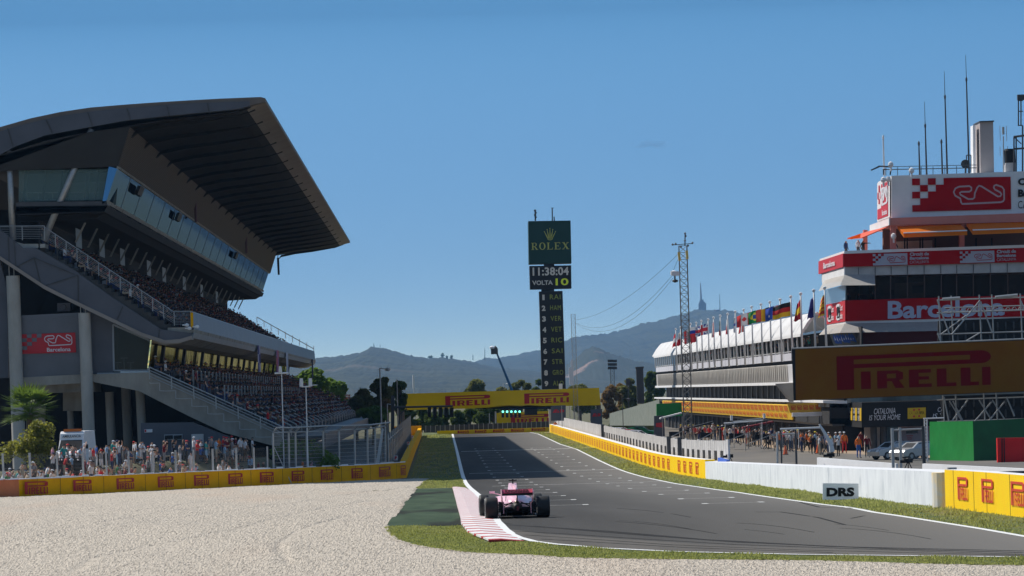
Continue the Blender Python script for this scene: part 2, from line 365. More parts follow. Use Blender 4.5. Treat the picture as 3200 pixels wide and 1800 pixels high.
# ================================================================ ground sheets
def sheet(name, pts, m, off, kind='structure', step=6.0, world=False, cell=None):
    w = [Vector(p) if world else G(*p) for p in pts]
    bm = bmesh.new(); vs = [bm.verts.new((p.x, p.y, 0)) for p in w]; bm.faces.new(vs)
    ys = [p.y for p in w]; y = math.floor(min(ys) / step) * step + step
    cuts = [t[0] for t in TB if min(ys) < t[0] < max(ys)]
    while y < min(max(ys), 400): cuts.append(y); y += step
    for y in sorted(set(cuts)):
        bmesh.ops.bisect_plane(bm, geom=bm.verts[:] + bm.edges[:] + bm.faces[:], plane_co=(0, y, 0), plane_no=(0, 1, 0))
    bmesh.ops.triangulate(bm, faces=bm.faces[:])
    for v in bm.verts: v.co.z = zt(v.co.y) + off
    bmesh.ops.recalc_face_normals(bm, faces=bm.faces[:])
    for f in bm.faces:
        if f.normal.z < 0: f.normal_flip()
    me = bpy.data.meshes.new(name); bm.to_mesh(me); bm.free(); me.materials.append(m)
    o = bpy.data.objects.new(name, me); COL.objects.link(o)
    if kind: o['kind'] = kind
    return o
sheet('ground', [(-4000, -60, 0), (4000, -60, 0), (4000, 15500, 0), (-4000, 15500, 0)], M['dirt'], -.03, world=True)
TL_ = [(1656, 1351), (1680, 1355.5), (1700, 1364.5), (1750, 1388), (1802, 1404), (1870, 1438), (1962, 1476.6), (2059, 1501), (2114, 1512), (2210, 1526), (2335, 1543.5), (2400, 1553), (2566, 1576), (2731, 1601), (2897, 1626), (3062, 1652), (3200, 1676), (3400, 1710)]      # right edge of the track
TR_ = [(1413, 1352), (1428, 1410), (1443, 1475), (1453, 1505), (1468, 1524), (1498, 1550), (1515, 1575), (1533, 1602), (1553, 1630), (1577, 1655), (1596, 1668), (1624, 1680), (1670, 1692), (1730, 1700), (1800, 1705.5), (1863, 1712), (2112, 1724), (2500, 1733), (3200, 1741), (3400, 1744)]   # left/near edge
sheet('track', TL_ + list(reversed(TR_)), M['asphalt'], .0)
# grass sheets
sheet('grass_verge', [(1656, 1345), (1720, 1350), (2205, 1497), (2400, 1522), (2566, 1543), (2797, 1570), (2950, 1588), (3400, 1640)] + list(reversed(TL_)), M['grass'], -.008)
gnear = [(1200, 1647), (1210, 1667), (1233, 1687), (1276, 1701), (1327, 1710), (1377, 1717), (1453, 1726), (1528, 1730), (1655, 1735), (1730, 1741), (1800, 1745), (2400, 1752), (3400, 1769)]
sheet('grass_verge', [(1207, 1640), (1441, 1640), (1560, 1680)] + TR_[12:] + list(reversed(gnear)), M['grass'], -.008)
sheet('grass_verge', [(1322, 1352), (1413, 1350)] + TR_[1:6] + [(1420, 1530), (1299, 1529), (1314, 1513), (1337, 1495), (1272, 1494), (1300, 1430)], M['grass'], -.008)
# paving behind the barriers
sheet('service_road', [(-29, 306, 0), (-60, 306, 0), (-60, 690, 0), (-3, 690, 0), (-3, 359, 0)], mat('stand_forecourt', (.10, .10, .095), (.15, .145, .135), .3, .9), -.02, world=True)
sheet('pit_lane', [(15.8, 720, 0), (16.6, 300, 0), (15.9, 215, 0), (16.8, 130, 0), (60, 130, 0), (60, 760, 0), (15.8, 760, 0)], M['pitasphalt'], -.016, world=True)
sheet('pit_apron', [(2150, 1345), (2440, 1405), (2900, 1432), (3000, 1420), (2500, 1390), (2240, 1345)], mat('tan_pit_apron', (.30, .22, .15), (.36, .27, .19), .3, .9), -.006)
# painted green run-off and kerb
sheet('painted_runoff', [(1299, 1528), (1412, 1525), (1421, 1553), (1430, 1588), (1439, 1621), (1441, 1641), (1207, 1646)], M['astro'], .002)
KL = [(1414, 1525), (1421, 1553), (1430, 1588.5), (1439, 1621), (1441, 1640), (1455, 1657), (1462, 1668), (1526, 1692)]
KR = [(1452, 1524), (1466, 1530), (1480, 1541), (1495, 1556), (1512, 1583), (1531, 1612), (1551, 1638), (1579, 1664), (1618, 1682), (1640, 1692)]
def interp_y(poly, y):
    for a, b in zip(poly, poly[1:]):
        if (a.y - y) * (b.y - y) <= 0 and a.y != b.y: return a.x + (b.x - a.x) * (y - a.y) / (b.y - a.y)
    return poly[0].x if abs(poly[0].y - y) < abs(poly[-1].y - y) else poly[-1].x
kl = [G(*p) for p in KL]; kr = [G(*p) for p in KR]
kb = MB(); y0 = min(kl[-1].y, kr[-1].y) ; y1 = kl[0].y; y = y0; k = 0
while y < y1:
    ln = .8 if k % 2 == 0 else 1.75; yb = min(y + ln, y1)
    def kp(yy, s, zz): return Vector((lerp(interp_y(kl, yy), interp_y(kr, yy), s), yy, zt(yy) + zz))
    prof = [(0, .02), (.0, .07), (.35, .075), (1, .012)]
    for (s0, z0), (s1, z1) in zip(prof, prof[1:]): kb.face([kp(y, s0, z0), kp(y, s1, z1), kp(yb, s1, z1), kp(yb, s0, z0)], k % 2)
    if k % 2 == 0:
        kb.face([kp(y, 0, .07), kp(y, .0, .02), kp(y, 1, .012), kp(y, .35, .075)], 0)
    y = yb; k += 1
tag(kb.build('kerb', [M['redpaint'], M['kerbwhite']], origin=kl[0]), kind='structure')
def line_strip(name, poly, wpx, m, off=.006, kind='structure', wm=None):
    w = [G(*p) for p in poly]; dense = []
    for a, b in zip(w, w[1:]):
        n = max(1, int((b - a).length / 4))
        for i in range(n): dense.append(a.lerp(b, i / n))
    dense.append(w[-1]); mb = MB(); Lp = []; Rp = []
    for i, p in enumerate(dense):
        a = dense[max(0, i - 1)]; b = dense[min(len(dense) - 1, i + 1)]; d = (b - a); d.z = 0; d.normalize(); n = Vector((-d.y, d.x, 0)); ww = wm
        q = p + n * ww; r = p - n * ww; q.z = zt(q.y) + off; r.z = zt(r.y) + off; Lp.append(q); Rp.append(r)
    for i in range(len(dense) - 1): mb.face([Lp[i], Rp[i], Rp[i + 1], Lp[i + 1]])
    return tag(mb.build(name, m), kind=kind)
line_strip('track_edge_line', TL_, 0, M['whiteline'], .006, wm=.10)
line_strip('track_edge_line', TR_[:11], 0, M['whiteline'], .006, wm=.14)
line_strip('track_edge_line', TR_[6:], 0, M['whiteline'], .0075, wm=.10)
# lines across the track
def cross(name, Y, x0, x1, w, m, off=.008):
    mb = MB(); mb.face([gz(x0, Y - w, off), gz(x1, Y - w, off), gz(x1, Y + w, off), gz(x0, Y + w, off)]); return tag(mb.build(name, m), kind='structure')
Ya = G(1700, 1404).y; Yb = G(1820, 1470).y; Yc = G(1880, 1510).y
for Y, xa, xb, w in ((Ya, 2.1, 13.7, .9), (Yb, 2.1, 13.7, .45), (Yc, 3.0, 13.8, .35)): cross('painted_cross_line', Y, xa, xb, w, M['thinline'])
for Y, w in ((Ya, .9), (Yb, .5)): cross('painted_grass_line', Y, 14.0, 18.5 if Y == Ya else 17.2, w, M['yellowline'], .03)
# grid boxes
gm = [mat('fresh_grid_paint', (.72, .72, .70), rough=.6), M['thinline']]
for col in (0, 1):
    for i in range(20):
        Y = (170.5 + 18.4 * i) if col else (178.5 + 18.4 * i)
        dr = min(1, (Y - 170) / 150) * .45
        xa = (9.35 if col else 3.3) + dr; xb = xa + 2.0; L = 1.5
        mb = MB()
        for x in (xa, xb): mb.face([gz(x - .11, Y, .009), gz(x + .11, Y, .009), gz(x + .11, Y + L, .009), gz(x - .11, Y + L, .009)], 0)
        mb.face([gz(xa, Y + L * .45, .0075), gz(xb, Y + L * .45, .0075), gz(xb, Y + L * .45 + .28, .0075), gz(xa, Y + L * .45 + .28, .0075)], 1)
        tag(mb.build('grid_box_marking', gm), kind='structure')
# tyre marks left on the asphalt near the corner exit
rub = mat('tyre_rubber_marks', (.018, .017, .017), (.03, .029, .028), 2, .9, spec=.1)
for j, pl in enumerate([[(1560, 1634), (1700, 1647), (1900, 1660), (2200, 1686), (2600, 1708), (3200, 1722)],
                        [(1585, 1640), (1760, 1652), (2000, 1672), (2300, 1694), (2800, 1716), (3200, 1727)],
                        [(1610, 1660), (1760, 1668), (2000, 1684), (2300, 1702), (3200, 1733)],
                        [(1640, 1672), (1800, 1682), (2100, 1703), (2500, 1719), (3200, 1736)],
                        [(1690, 1685), (1850, 1694), (2150, 1712), (2600, 1727)]]):
    line_strip('tyre_mark', pl, 0, rub, .003 + .0006 * j, wm=.10 if j < 2 else .05)
for pl in ([(2220, 1538), (2330, 1535), (2390, 1530)], [(2200, 1530), (2290, 1526)], [(2360, 1600), (2440, 1600), (2560, 1618), (2640, 1640)], [(2500, 1570), (2560, 1585), (2640, 1588)], [(2660, 1620), (2700, 1612)]):
    line_strip('tyre_mark', pl, 0, rub, .0035, wm=.05)
_r = random.Random(77)
for k in range(7):
    x = _r.uniform(1850, 2800); y = 1560 + (x - 1750) * .06 + _r.uniform(5, 70); a = _r.uniform(120, 320); c = _r.uniform(-4, 4)
    line_strip('tyre_mark', [(x + a * t, y + a * (.05 * t + .07 * t * t) + c * t * (1 - t)) for t in (0, .2, .4, .6, .8, 1)], 0, rub, .0036 + .0002 * k, wm=_r.uniform(.012, .03))
sheet('track_shoulder', [(1575, 1652), (1700, 1668), (1900, 1682), (2200, 1701), (2600, 1717), (3200, 1730), (3400, 1733)] + list(reversed(TR_[10:])), mat('dusty_asphalt', (.085, .078, .07), (.12, .11, .098), .5, .9, stretch=(1, .1, 1), spec=.15), .002)
# ================================================================ gravel trap (relief of loose stones)
import numpy as np
rng = np.random.default_rng(3)
def build_gravel():
    edge = [G(*p) for p in [(1337, 1495), (1314, 1513), (1299, 1528), (1207, 1645), (1200, 1647)] + gnear[1:]]
    ex = [G(3400, 1769)]
    # rows along Y with growing step, columns by angle so the stones keep a similar size in the picture
    rows = []; y = 88.0
    while y < 366: rows.append(y); y += .22 + (y - 88) * .0075
    ncol = 940; V = []; idx = {}; F_ = []
    furrow = [[(0, 1605), (400, 1600), (700, 1560), (1000, 1530), (1200, 1512)], [(0, 1640), (300, 1635), (500, 1600), (760, 1570), (1100, 1545), (1280, 1520)],
              [(0, 1700), (350, 1640), (700, 1600), (1000, 1560), (1180, 1530)], [(520, 1720), (560, 1690), (760, 1650), (1000, 1590), (1170, 1565)], [(240, 1780), (300, 1740), (560, 1690)],
              [(900, 1760), (870, 1700), (960, 1650), (1100, 1610)], [(0, 1575), (300, 1566), (800, 1545), (1100, 1518)]]
    fur = []
    for pl in furrow:
        w = [G(*p) for p in pl]
        for a, b in zip(w, w[1:]):
            for t in np.linspace(0, 1, 60): q = a.lerp(b, t); fur.append((q.x, q.y))
    fur = np.array(fur)
    def leftx(y):   # barrier line
        return None
    el = []
    for a, b in zip(edge, edge[1:]): el.append((a, b))
    bl = G(-250, 1566); br = G(1272, 1493)
    h = rng.random((len(rows), ncol))
    for ri, y in enumerate(rows):
        xl = ray(-160, 1500).x * y; xr = ray(3300, 1500).x * y
        # right limit: boundary with the grass / run-off
        xs = []
        for a, b in el:
            if (a.y - y) * (b.y - y) <= 0 and a.y != b.y: xs.append(a.x + (b.x - a.x) * (y - a.y) / (b.y - a.y))
        lim = min(xs) if xs else (1e9 if y < edge[-1].y else -1e9)
        if y < min(e.y for e in edge): lim = 1e9
        lim2 = -1e9
        if y > bl.y: lim2 = bl.x + (br.x - bl.x) * (y - bl.y) / (br.y - bl.y) - .6
        for c in range(ncol):
            x = xl + (xr - xl) * (c + .5 * (ri % 2) + .3 * (rng.random() - .5)) / ncol
            xc = min(x, lim + .12 * math.sin(y * 9 + c))
            if x > lim + .35 or x < lim2: continue
            cell = (xr - xl) / ncol; amp = min(.028, .007 + cell * .5)
            z = zt(y) + .004 + amp * (h[ri, c] ** 1.5)
            big = .02 * math.sin(x * 1.3 + y * .21) + .018 * math.sin(x * .5 - y * .13)
            if lim < 1e8 and lim - xc < .6: z -= amp * .4 * (1 - (lim - xc) / .6)
            z += big * .6
            idx[(ri, c)] = len(V); V.append((xc, y, z))
        if ri:
            for c in range(ncol - 1):
                k = [(ri - 1, c), (ri - 1, c + 1), (ri, c + 1), (ri, c)]
                if all(q in idx for q in k): F_.append([idx[q] for q in k])
    A = np.array(V)
    for i0 in range(0, len(A), 4000):
        blk = A[i0:i0 + 4000]
        near = np.full(len(blk), 1e9)
        for j0 in range(0, len(fur), 300):
            fj = fur[j0:j0 + 300]
            d = ((blk[:, None, 0] - fj[None, :, 0]) / .16) ** 2 + ((blk[:, None, 1] - fj[None, :, 1]) / (blk[:, None, 1] / 280)) ** 2
            near = np.minimum(near, d.min(1))
        A[i0:i0 + 4000, 2] -= .048 * np.exp(-near)
    me = bpy.data.meshes.new('gravel_trap'); me.from_pydata(A.tolist(), [], F_); me.materials.append(M['gravel']); me.update()
    o = bpy.data.objects.new('gravel_trap', me); COL.objects.link(o); o['kind'] = 'structure'
build_gravel()
sheet('gravel_bed', [(-22, 70, 0), (26, 70, 0), (26, 108, 0), (-22, 380, 0), (-60, 380, 0), (-60, 70, 0)], M['gravel'], -.026, world=True)
# ================================================================ grass blades
def blades(name, polys, dens, hgt, m, flower=None, seed=1):
    rg = np.random.default_rng(seed); V = []; Fs = []; MI = []
    for poly in polys:
        w = [G(*p) for p in poly]; px = np.array([[p.x, p.y] for p in w])
        x0, y0 = px.min(0); x1, y1 = px.max(0); y = y0
        while y < y1:
            step = 2.0; nb = int((x1 - x0) * step * dens(y))
            X = rg.uniform(x0, x1, nb); Y = rg.uniform(y, min(y + step, y1), nb)
            ins = np.zeros(nb, bool); n = len(px); j = n - 1
            for i in range(n):
                xi, yi = px[i]; xj, yj = px[j]
                if yi != yj:
                    c = ((yi > Y) != (yj > Y)) & (X < (xj - xi) * (Y - yi) / (yj - yi) + xi); ins ^= c
                j = i
            for a, b in zip(X[ins], Y[ins]):
                cl = .65 + .5 * math.sin(a * 2.1 + b * .7) * math.sin(b * .9 - a)
                hh = hgt(b) * rg.uniform(.45, 1.15) * cl; ww = .010 + b * .00011; t = rg.uniform(0, 3.14); dx = math.cos(t) * ww; dy = math.sin(t) * ww; lx = rg.uniform(-.5, .5) * hh; ly = rg.uniform(-.5, .5) * hh
                z = zt(b) - .01; k = len(V); V += [(a - dx, b - dy, z), (a + dx, b + dy, z), (a + lx, b + ly, z + hh)]; Fs.append((k, k + 1, k + 2)); MI.append(0)
                if flower and rg.random() < flower:
                    k = len(V); s = .012; zz = z + hh; V += [(a + lx - s, b + ly, zz), (a + lx + s, b + ly, zz), (a + lx, b + ly, zz + 2 * s)]; Fs.append((k, k + 1, k + 2)); MI.append(1)
            y += step
    me = bpy.data.meshes.new(name); me.from_pydata(V, [], Fs); me.materials.append(m); me.materials.append(mat('yellow_flower', (.7, .55, .05), rough=.8)); me.polygons.foreach_set('material_index', MI); me.update()
    o = bpy.data.objects.new(name, me); COL.objects.link(o); o['kind'] = 'stuff'; o['label'] = 'short green and straw grass with a few small yellow flowers'
    return o
tag(blades('grass', [[(1210, 1645), (1436, 1643), (1450, 1660), (1520, 1694), (1640, 1694)] + [(x, y + 2.5) for x, y in TR_[12:]] + list(reversed(gnear))], lambda y: 330, lambda y: .075, M['blade'], .03, 5), 'grass growing between the near edge of the track and the gravel', 'grass')
tag(blades('grass', [[(1722, 1353), (2205, 1496), (2400, 1521), (2566, 1542), (2797, 1569), (2950, 1587), (3400, 1640)] + [(x, y - 3) for x, y in reversed(TL_)]], lambda y: 55 if y < 240 else 16 if y < 400 else 4, lambda y: .085 + y * .00012, M['blade'], .0, 6), 'grass strip between the right track edge and the barrier', 'grass')
tag(blades('grass', [[(1300, 1526), (1316, 1512), (1338, 1496), (1285, 1492), (1322, 1360), (1408, 1356), (1436, 1475), (1448, 1505), (1456, 1523)]], lambda y: 30 if y < 340 else 5, lambda y: .07 + y * .0001, M['blade'], .0, 7), 'grass strip left of the far track edge', 'grass')
# ================================================================ main grandstand (left)
SN = 352.0; SL = 333.0           # near end distance and length along the straight
def S(px, py, D=None): return P(px, py, D or SN)
def ext(pts, L=SL, D=None): return [S(x, y, D) for x, y in pts]
def extr(mb, pts, L=SL, D=None, mi=0, side=None, d=None):
    return mb.prism([S(x, y, D) for x, y in pts], (d or DS) * L, mi, side)
stand = thing('grandstand', 'long grey grandstand with curved roof and glazed box on the left of the track', 'grandstand', gz(-24, SN))
# roof
rtop = [(-260, 560), (-160, 492), (-80, 436), (0, 397), (94, 370), (188, 350), (281.5, 336), (375, 328), (469, 321), (600, 313), (691, 308), (815, 303), (829, 307), (829, 317)]
rlow = [(781, 331), (742, 341), (600, 355), (499, 365), (399, 376), (281.5, 397), (141, 423), (47, 458), (0, 484), (-80, 528), (-160, 584), (-250, 660)]
b = MB(); extr(b, [(x, y) for x, y in rtop] + [(829, 318), (781, 329)] + [(x, y - 30 if x < 742 else y - 14) for x, y in rlow[1:]], mi=0)
roof = b.build('roof', [M['brownstrip']], stand)
b = MB()  # grey end fascia, set proud of the end
fp = [(780, 316)] + [(742, 318), (600, 323), (469, 333), (375, 340), (281.5, 349), (188, 363), (94, 384), (0, 411), (-80, 450), (-160, 506), (-255, 575)]
b.prism([S(x, y) - DS * .12 for x, y in fp] + [S(x, y) - DS * .12 for x, y in reversed(rlow)], DS * 1.2)
fas = b.build('end_fascia', M['greypanel'], roof)
b = MB()
for x0, y0, x1, y1 in ((25, 400, 42, 462), (145, 373, 165, 420), (275, 350, 290, 396), (398, 338, 408, 376), (522, 328, 530, 364), (648, 320, 654, 352)):
    b.prism([S(x0 - 2, y0 + 2) - DS * .2, S(x0 + 2, y0 + 2) - DS * .2, S(x1 + 2, y1) - DS * .2, S(x1 - 2, y1) - DS * .2], DS * .1); b.mark()
b.split('panel_joint', M['greydark'], roof)
# soffit and ribs
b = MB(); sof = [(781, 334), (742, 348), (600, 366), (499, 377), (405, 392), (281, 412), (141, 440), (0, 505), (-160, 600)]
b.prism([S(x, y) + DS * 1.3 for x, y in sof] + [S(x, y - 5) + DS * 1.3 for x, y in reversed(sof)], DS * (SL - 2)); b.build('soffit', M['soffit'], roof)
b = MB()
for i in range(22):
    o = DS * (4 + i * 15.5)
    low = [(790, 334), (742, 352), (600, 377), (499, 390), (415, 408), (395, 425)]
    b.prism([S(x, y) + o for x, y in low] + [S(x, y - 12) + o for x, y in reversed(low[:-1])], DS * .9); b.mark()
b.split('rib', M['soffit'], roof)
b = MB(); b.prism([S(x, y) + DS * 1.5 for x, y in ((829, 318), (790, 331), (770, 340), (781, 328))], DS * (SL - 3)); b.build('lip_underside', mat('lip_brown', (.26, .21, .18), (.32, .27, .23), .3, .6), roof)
# supporting struts in front
for a, c in (((285, 402), (135, 752)), ((26, 470), (40, 750))):
    b = MB(); b.tube(S(*a) + DS * .3, S(*c) + DS * .3, .21, .24, 10); b.build('strut', M['steel'], stand, smooth=True)
for k in (1, 2, 3, 4, 5): pass
# brown upper wall, louvred on the track side
b = MB(); extr(b, [(405, 396), (368, 520), (10, 534), (-200, 540), (-200, 590), (0, 484), (141, 440), (281, 412)], SL - 16, mi=0)
wall = b.build('upper_wall', [M['brownwall']], stand)
b = MB()
n = 26
for i in range(n):
    t = (i + .5) / n; x = lerp(405, 368, t); y = lerp(396, 520, t)
    b.prism([S(x, y - 1.6) + DS * .3, S(x + 3.2, y - .3) + DS * .3, S(x + 1.5, y + 1.6) + DS * .3, S(x - .3, y + 1.4) + DS * .3], DS * (SL - 17))
b.build('slat_cladding', M['slat'], wall)
# loudspeaker columns on slim mauve poles in front of the louvres
mauve = mat('mauve_pole', (.14, .07, .09), rough=.6)
for x, y0, y1, D in ((609, 604, 694, 456), (767, 700, 792, 572)):
    sc_ = D / 456; b = MB(); b.tube(P(x, y0 - 45 / sc_, D), P(x + 3, y1, D), .13); w = b.build('speaker_pole', mauve, stand)
    b = MB(); b.box(P(x - 3, y0 - 34 / sc_, D - .3), (.62, .4, .5)); b.box(P(x - 2, y0 - 16 / sc_, D - .3), (.55, .4, .5)); b.build('speaker_box', M['black'], w)
# glazed box
GT, GB = (369, 524), (336, 628)
b = MB(); extr(b, [(GT[0] - 3, GT[1] + 3), (GB[0] - 3, GB[1]), (318, 640), (340, 520)], SL - 22); b.build('glazed_front', M['skytint_glass'], stand)
b = MB(); extr(b, [(GT[0] - 4, GT[1] - 5), (GT[0] + 4, GT[1] - 3), (GT[0] + 3, GT[1] + 3), (GT[0] - 5, GT[1] + 3)], SL - 21); b.build('glazing_trim', M['conc'], stand)
b = MB(); extr(b, [(GB[0] - 4, GB[1] - 3), (GB[0] + 3, GB[1] - 1), (GB[0] - 1, GB[1] + 9), (GB[0] - 8, GB[1] + 7)], SL - 21); b.build('glazing_trim', M['conc'], stand)
b = MB()
for i in range(1, 20):
    o = DS * (i * (SL - 22) / 20); b.prism([S(GT[0] - 2.5, GT[1] + 3) + o, S(GT[0] - 1.2, GT[1] + 3) + o, S(GB[0] - 1.2, GB[1]) + o, S(GB[0] - 2.5, GB[1]) + o], DS * .03); b.mark()
b.split('glazing_bar', M['bluegrey'], stand)
for D in (22, 78, 200):   # dark monitors hung in front of the glass
    o = DS * D; b = MB(); f = [S(371, 540) + o, S(360, 568) + o, S(360, 568) + o + DS * 5, S(371, 540) + o + DS * 5]; b.prism(f, (.25, 0, 0)); b.build('hanging_loudspeaker', M['black'], stand)
# end windows of the box with furniture behind
b = MB(); b.face([S(57, 532) + DS * .4, S(355, 527) + DS * .4, S(331, 624) + DS * .4, S(57, 630) + DS * .4]); b.build('end_window', mat('tinted_end_glass', (.16, .25, .235), rough=.12, alpha=.55), stand)
b = MB()
for x, w in ((74, 7), (135, 5), (190, 4), (208, 9), (268, 12), (300, 5)): b.prism([S(x, 532) + DS * 1, S(x + w, 532) + DS * 1, S(x + w - 8, 626) + DS * 1, S(x - 8, 626) + DS * 1], DS * .3, 0)
b.face([S(57, 532) + DS * 6, S(355, 527) + DS * 6, S(345, 630) + DS * 6, S(57, 630) + DS * 6], 1); b.face([S(200, 560) + DS * 5.8, S(330, 555) + DS * 5.8, S(322, 615) + DS * 5.8, S(200, 615) + DS * 5.8], 2)
b.build('interior_partition', [M['dark'], mat('dim_interior_wall', (.10, .13, .13), rough=.8), mat('pale_interior_wall', (.32, .36, .33), rough=.8)], stand)
for x in (84, 120, 140, 165, 235, 262, 290):
    t = MB(); y = 602; t.box(S(x, y, SN + 2), (.75, .6, .05)); t.tube(S(x, y, SN + 2), S(x, y + 22, SN + 2), .03); t.box(S(x, y + 22, SN + 2), (.45, .45, .03))
    tag(t.build('table', M['steel'], origin=S(x, 626, SN + 2)), 'small pedestal table behind the glass of the upper box, %s' % {84: 'nearest the left corner', 120: 'second from the left', 140: 'third from the left', 165: 'just left of the slanted strut', 235: 'right of the slanted strut', 262: 'second from the right', 290: 'nearest the glass corner'}[x], 'table', 'tables behind the upper glass')
# slab under the box
b = MB(); extr(b, [(50, 632), (332, 628), (336, 640), (326, 660), (50, 668)], 3.0); b.build('box_floor_edge', M['greydark'], stand)
b = MB(); extr(b, [(336, 642), (326, 662), (50, 672), (50, 645)], SL - 20, mi=0); b.prism([S(x, y) + DS * 3 for x, y in ((320, 660), (50, 672), (50, 690), (290, 678))], DS * (SL - 24)); b.build('box_soffit', M['dark'], stand)
b = MB()
for i in range(24):
    o = DS * (1 + i * 13); b.prism([S(335, 641) + o, S(326, 660) + o, S(322, 660) + o, S(331, 641) + o], DS * 8.5); b.mark()
b.split('soffit_panel', M['bluegrey'], stand)
# raking props in the shade behind the seats, with pale curtains
b = MB()
for i in range(24):
    o = DS * (4 + i * 12.5); b.prism([S(250, 690) + o, S(256, 690) + o, S(226, 752) + o, S(220, 752) + o], DS * .35); b.mark()
b.split('raking_prop', M['conc'], stand)
b = MB()
for i in (0, 2, 4, 7, 9, 12, 15, 18):
    o = DS * (8 + i * 12.5); b.face([S(210, 700) + o, S(212, 760) + o, S(212, 760) + o + DS * 6, S(210, 700) + o + DS * 6]); b.mark()
b.split('pale_curtain', mat('pale_cloth', (.34, .36, .36), rough=.8), stand)
b = MB(); extr(b, [(120, 690), (125, 690), (125, 780), (120, 780)], SL - 22, mi=0); b.build('rear_wall', M['dark'], stand)
# ---- stepped upper tier
UT = [(150, 772), (600, 1018)]; NR = 15
def tier(name, a, bb, nr, L, m, thick=26, D0=0):
    mb = MB(); pr = []
    for i in range(nr):
        x0 = lerp(a[0], bb[0], i / nr); x1 = lerp(a[0], bb[0], (i + 1) / nr); y0 = lerp(a[1], bb[1], i / nr); y1 = lerp(a[1], bb[1], (i + 1) / nr)
        pr += [(x0, y0), (x1, y0 - .028 * (x1 - x0))]
    pr += [(bb[0], bb[1]), (bb[0] - 8, bb[1] + thick), (a[0] - 8, a[1] + thick)]
    mb.prism([S(x, y) + DS * D0 for x, y in pr], DS * L); return mb.build(name, m, stand)
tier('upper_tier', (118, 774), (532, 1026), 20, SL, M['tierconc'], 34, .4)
b = MB(); extr(b, [(524, 1024), (602, 1022), (602, 1040), (524, 1044)], SL); b.build('front_walkway', M['conc'], stand)
b = MB(); b.prism([S(x, y) for x, y in ((10, 760), (50, 756), (75, 762), (140, 762), (140, 774), (75, 776), (50, 760))], DS * 8); b.build('landing', M['concl'], stand)
# big curved stringer
up = [(-140, 690), (-60, 695), (0, 717), (49, 754), (73, 775), (113, 775), (235, 846), (364, 938), (469, 1005.6), (504, 1030), (600, 1041)]
dn = [(600, 1050), (563, 1061), (516, 1064), (446, 1041), (328.5, 984.5), (235, 940), (141, 893), (0, 800), (-140, 740)]
b = MB(); b.prism([S(x, y) - DS * .5 for x, y in up + dn], DS * 1.2); strg = b.build('curved_stringer', M['greypanel'], stand)
b = MB(); dn2 = [(x, y + 11) for x, y in dn]; b.prism([S(x, y - 1) - DS * .75 for x, y in dn] + [S(x, y) - DS * .75 for x, y in reversed(dn2)], DS * 3); b.build('stringer_flange', mat('taupe_flange', (.27, .235, .205), (.33, .29, .26), .4, .6), strg)
b = MB()
for x0, y0, x1, y1 in ((45, 752, 52, 835), (108, 806, 55, 834), (108, 806, 130, 890), (108, 806, 235, 858), (245, 860, 145, 893), (245, 862, 247, 948), (385, 958, 368, 998), (28, 740, 30, 828), (500, 1030, 496, 1062)):
    d = Vector((y1 - y0, -(x1 - x0))).normalized() * 1.5
    b.prism([S(x0 + d.x, y0 + d.y) - DS * .6, S(x1 + d.x, y1 + d.y) - DS * .6, S(x1 - d.x, y1 - d.y) - DS * .6, S(x0 - d.x, y0 - d.y) - DS * .6], DS * .3); b.mark()
b.split('stiffener', M['greydark'], strg)
# balcony front
def bal(name, pts, m, L=SL + 10, o=0.0): mb = MB(); mb.prism([S(x, y) + DS * o for x, y in pts], DS * L); return mb.build(name, m, stand)
bal('parapet', [(596, 975), (601, 975), (606, 1029), (600, 1031)], M['greypanel'])
bal('parapet_strip', [(602, 1029), (609, 1029), (606, 1040), (600, 1040)], M['conc'])
bal('parapet_panel', [(604, 1040), (608, 1040), (601, 1056), (597, 1056)], M['bluegrey'])
bal('balcony_soffit', [(600, 1055), (560, 1074), (510, 1079), (470, 1070), (470, 1060), (510, 1064), (560, 1061), (600, 1046)], M['conc'], SL + 10, .6)
b = MB()
b.tube(S(597, 974), S(597, 974) + DS * (SL + 10), .05)
# railings
def rail(pts, h=24, nb=5, post=30):
    p = [S(x, y) for x, y in pts]; up_ = Vector((0, 0, h / ppx(SN)))
    for k in range(nb): b.path([q + up_ * ((k + 1) / nb) for q in p], .035 if k == nb - 1 else .012, 5)
    for u, v in zip(pts, pts[1:]):
        n = max(1, int(math.hypot(v[0] - u[0], v[1] - u[1]) / post))
        for i in range(n + 1): q = S(lerp(u[0], v[0], i / n), lerp(u[1], v[1], i / n)); b.tube(q, q + up_, .035)
rail([(-60, 752), (0, 751), (140, 750)], 44, 8, 50)
rail([(140, 752), (545, 1017)], 42, 7, 38)
rail([(545, 1018), (597, 1018)], 45, 10, 50)
b.build('railing', M['steel'], stand)
b = MB(); b.box(S(600, 1000, SN - .3), (.18, .3, 1.1)); b.build('yellow_end_panel', M['yellow'], stand)
for x, y in ((612, 1021), (588, 1026), (580, 1016)):
    b = MB(); b.tube(S(x - 10, y, SN - .6), S(x, y, SN - .6), .05); b.lathe(S(x + 4, y, SN - .6), [(0, .14), (.12, .1), (.16, 0), (.12, -.1), (0, -.14)], 8); tag(b.build('security_camera', M['white'], origin=S(x, y, SN - .6)), 'small white camera dome %s of the grandstand balcony' % {612: 'on an arm at the outer corner', 588: 'at the floor edge', 580: 'beside the railing'}[x], 'camera', 'dome cameras on the balcony corner')
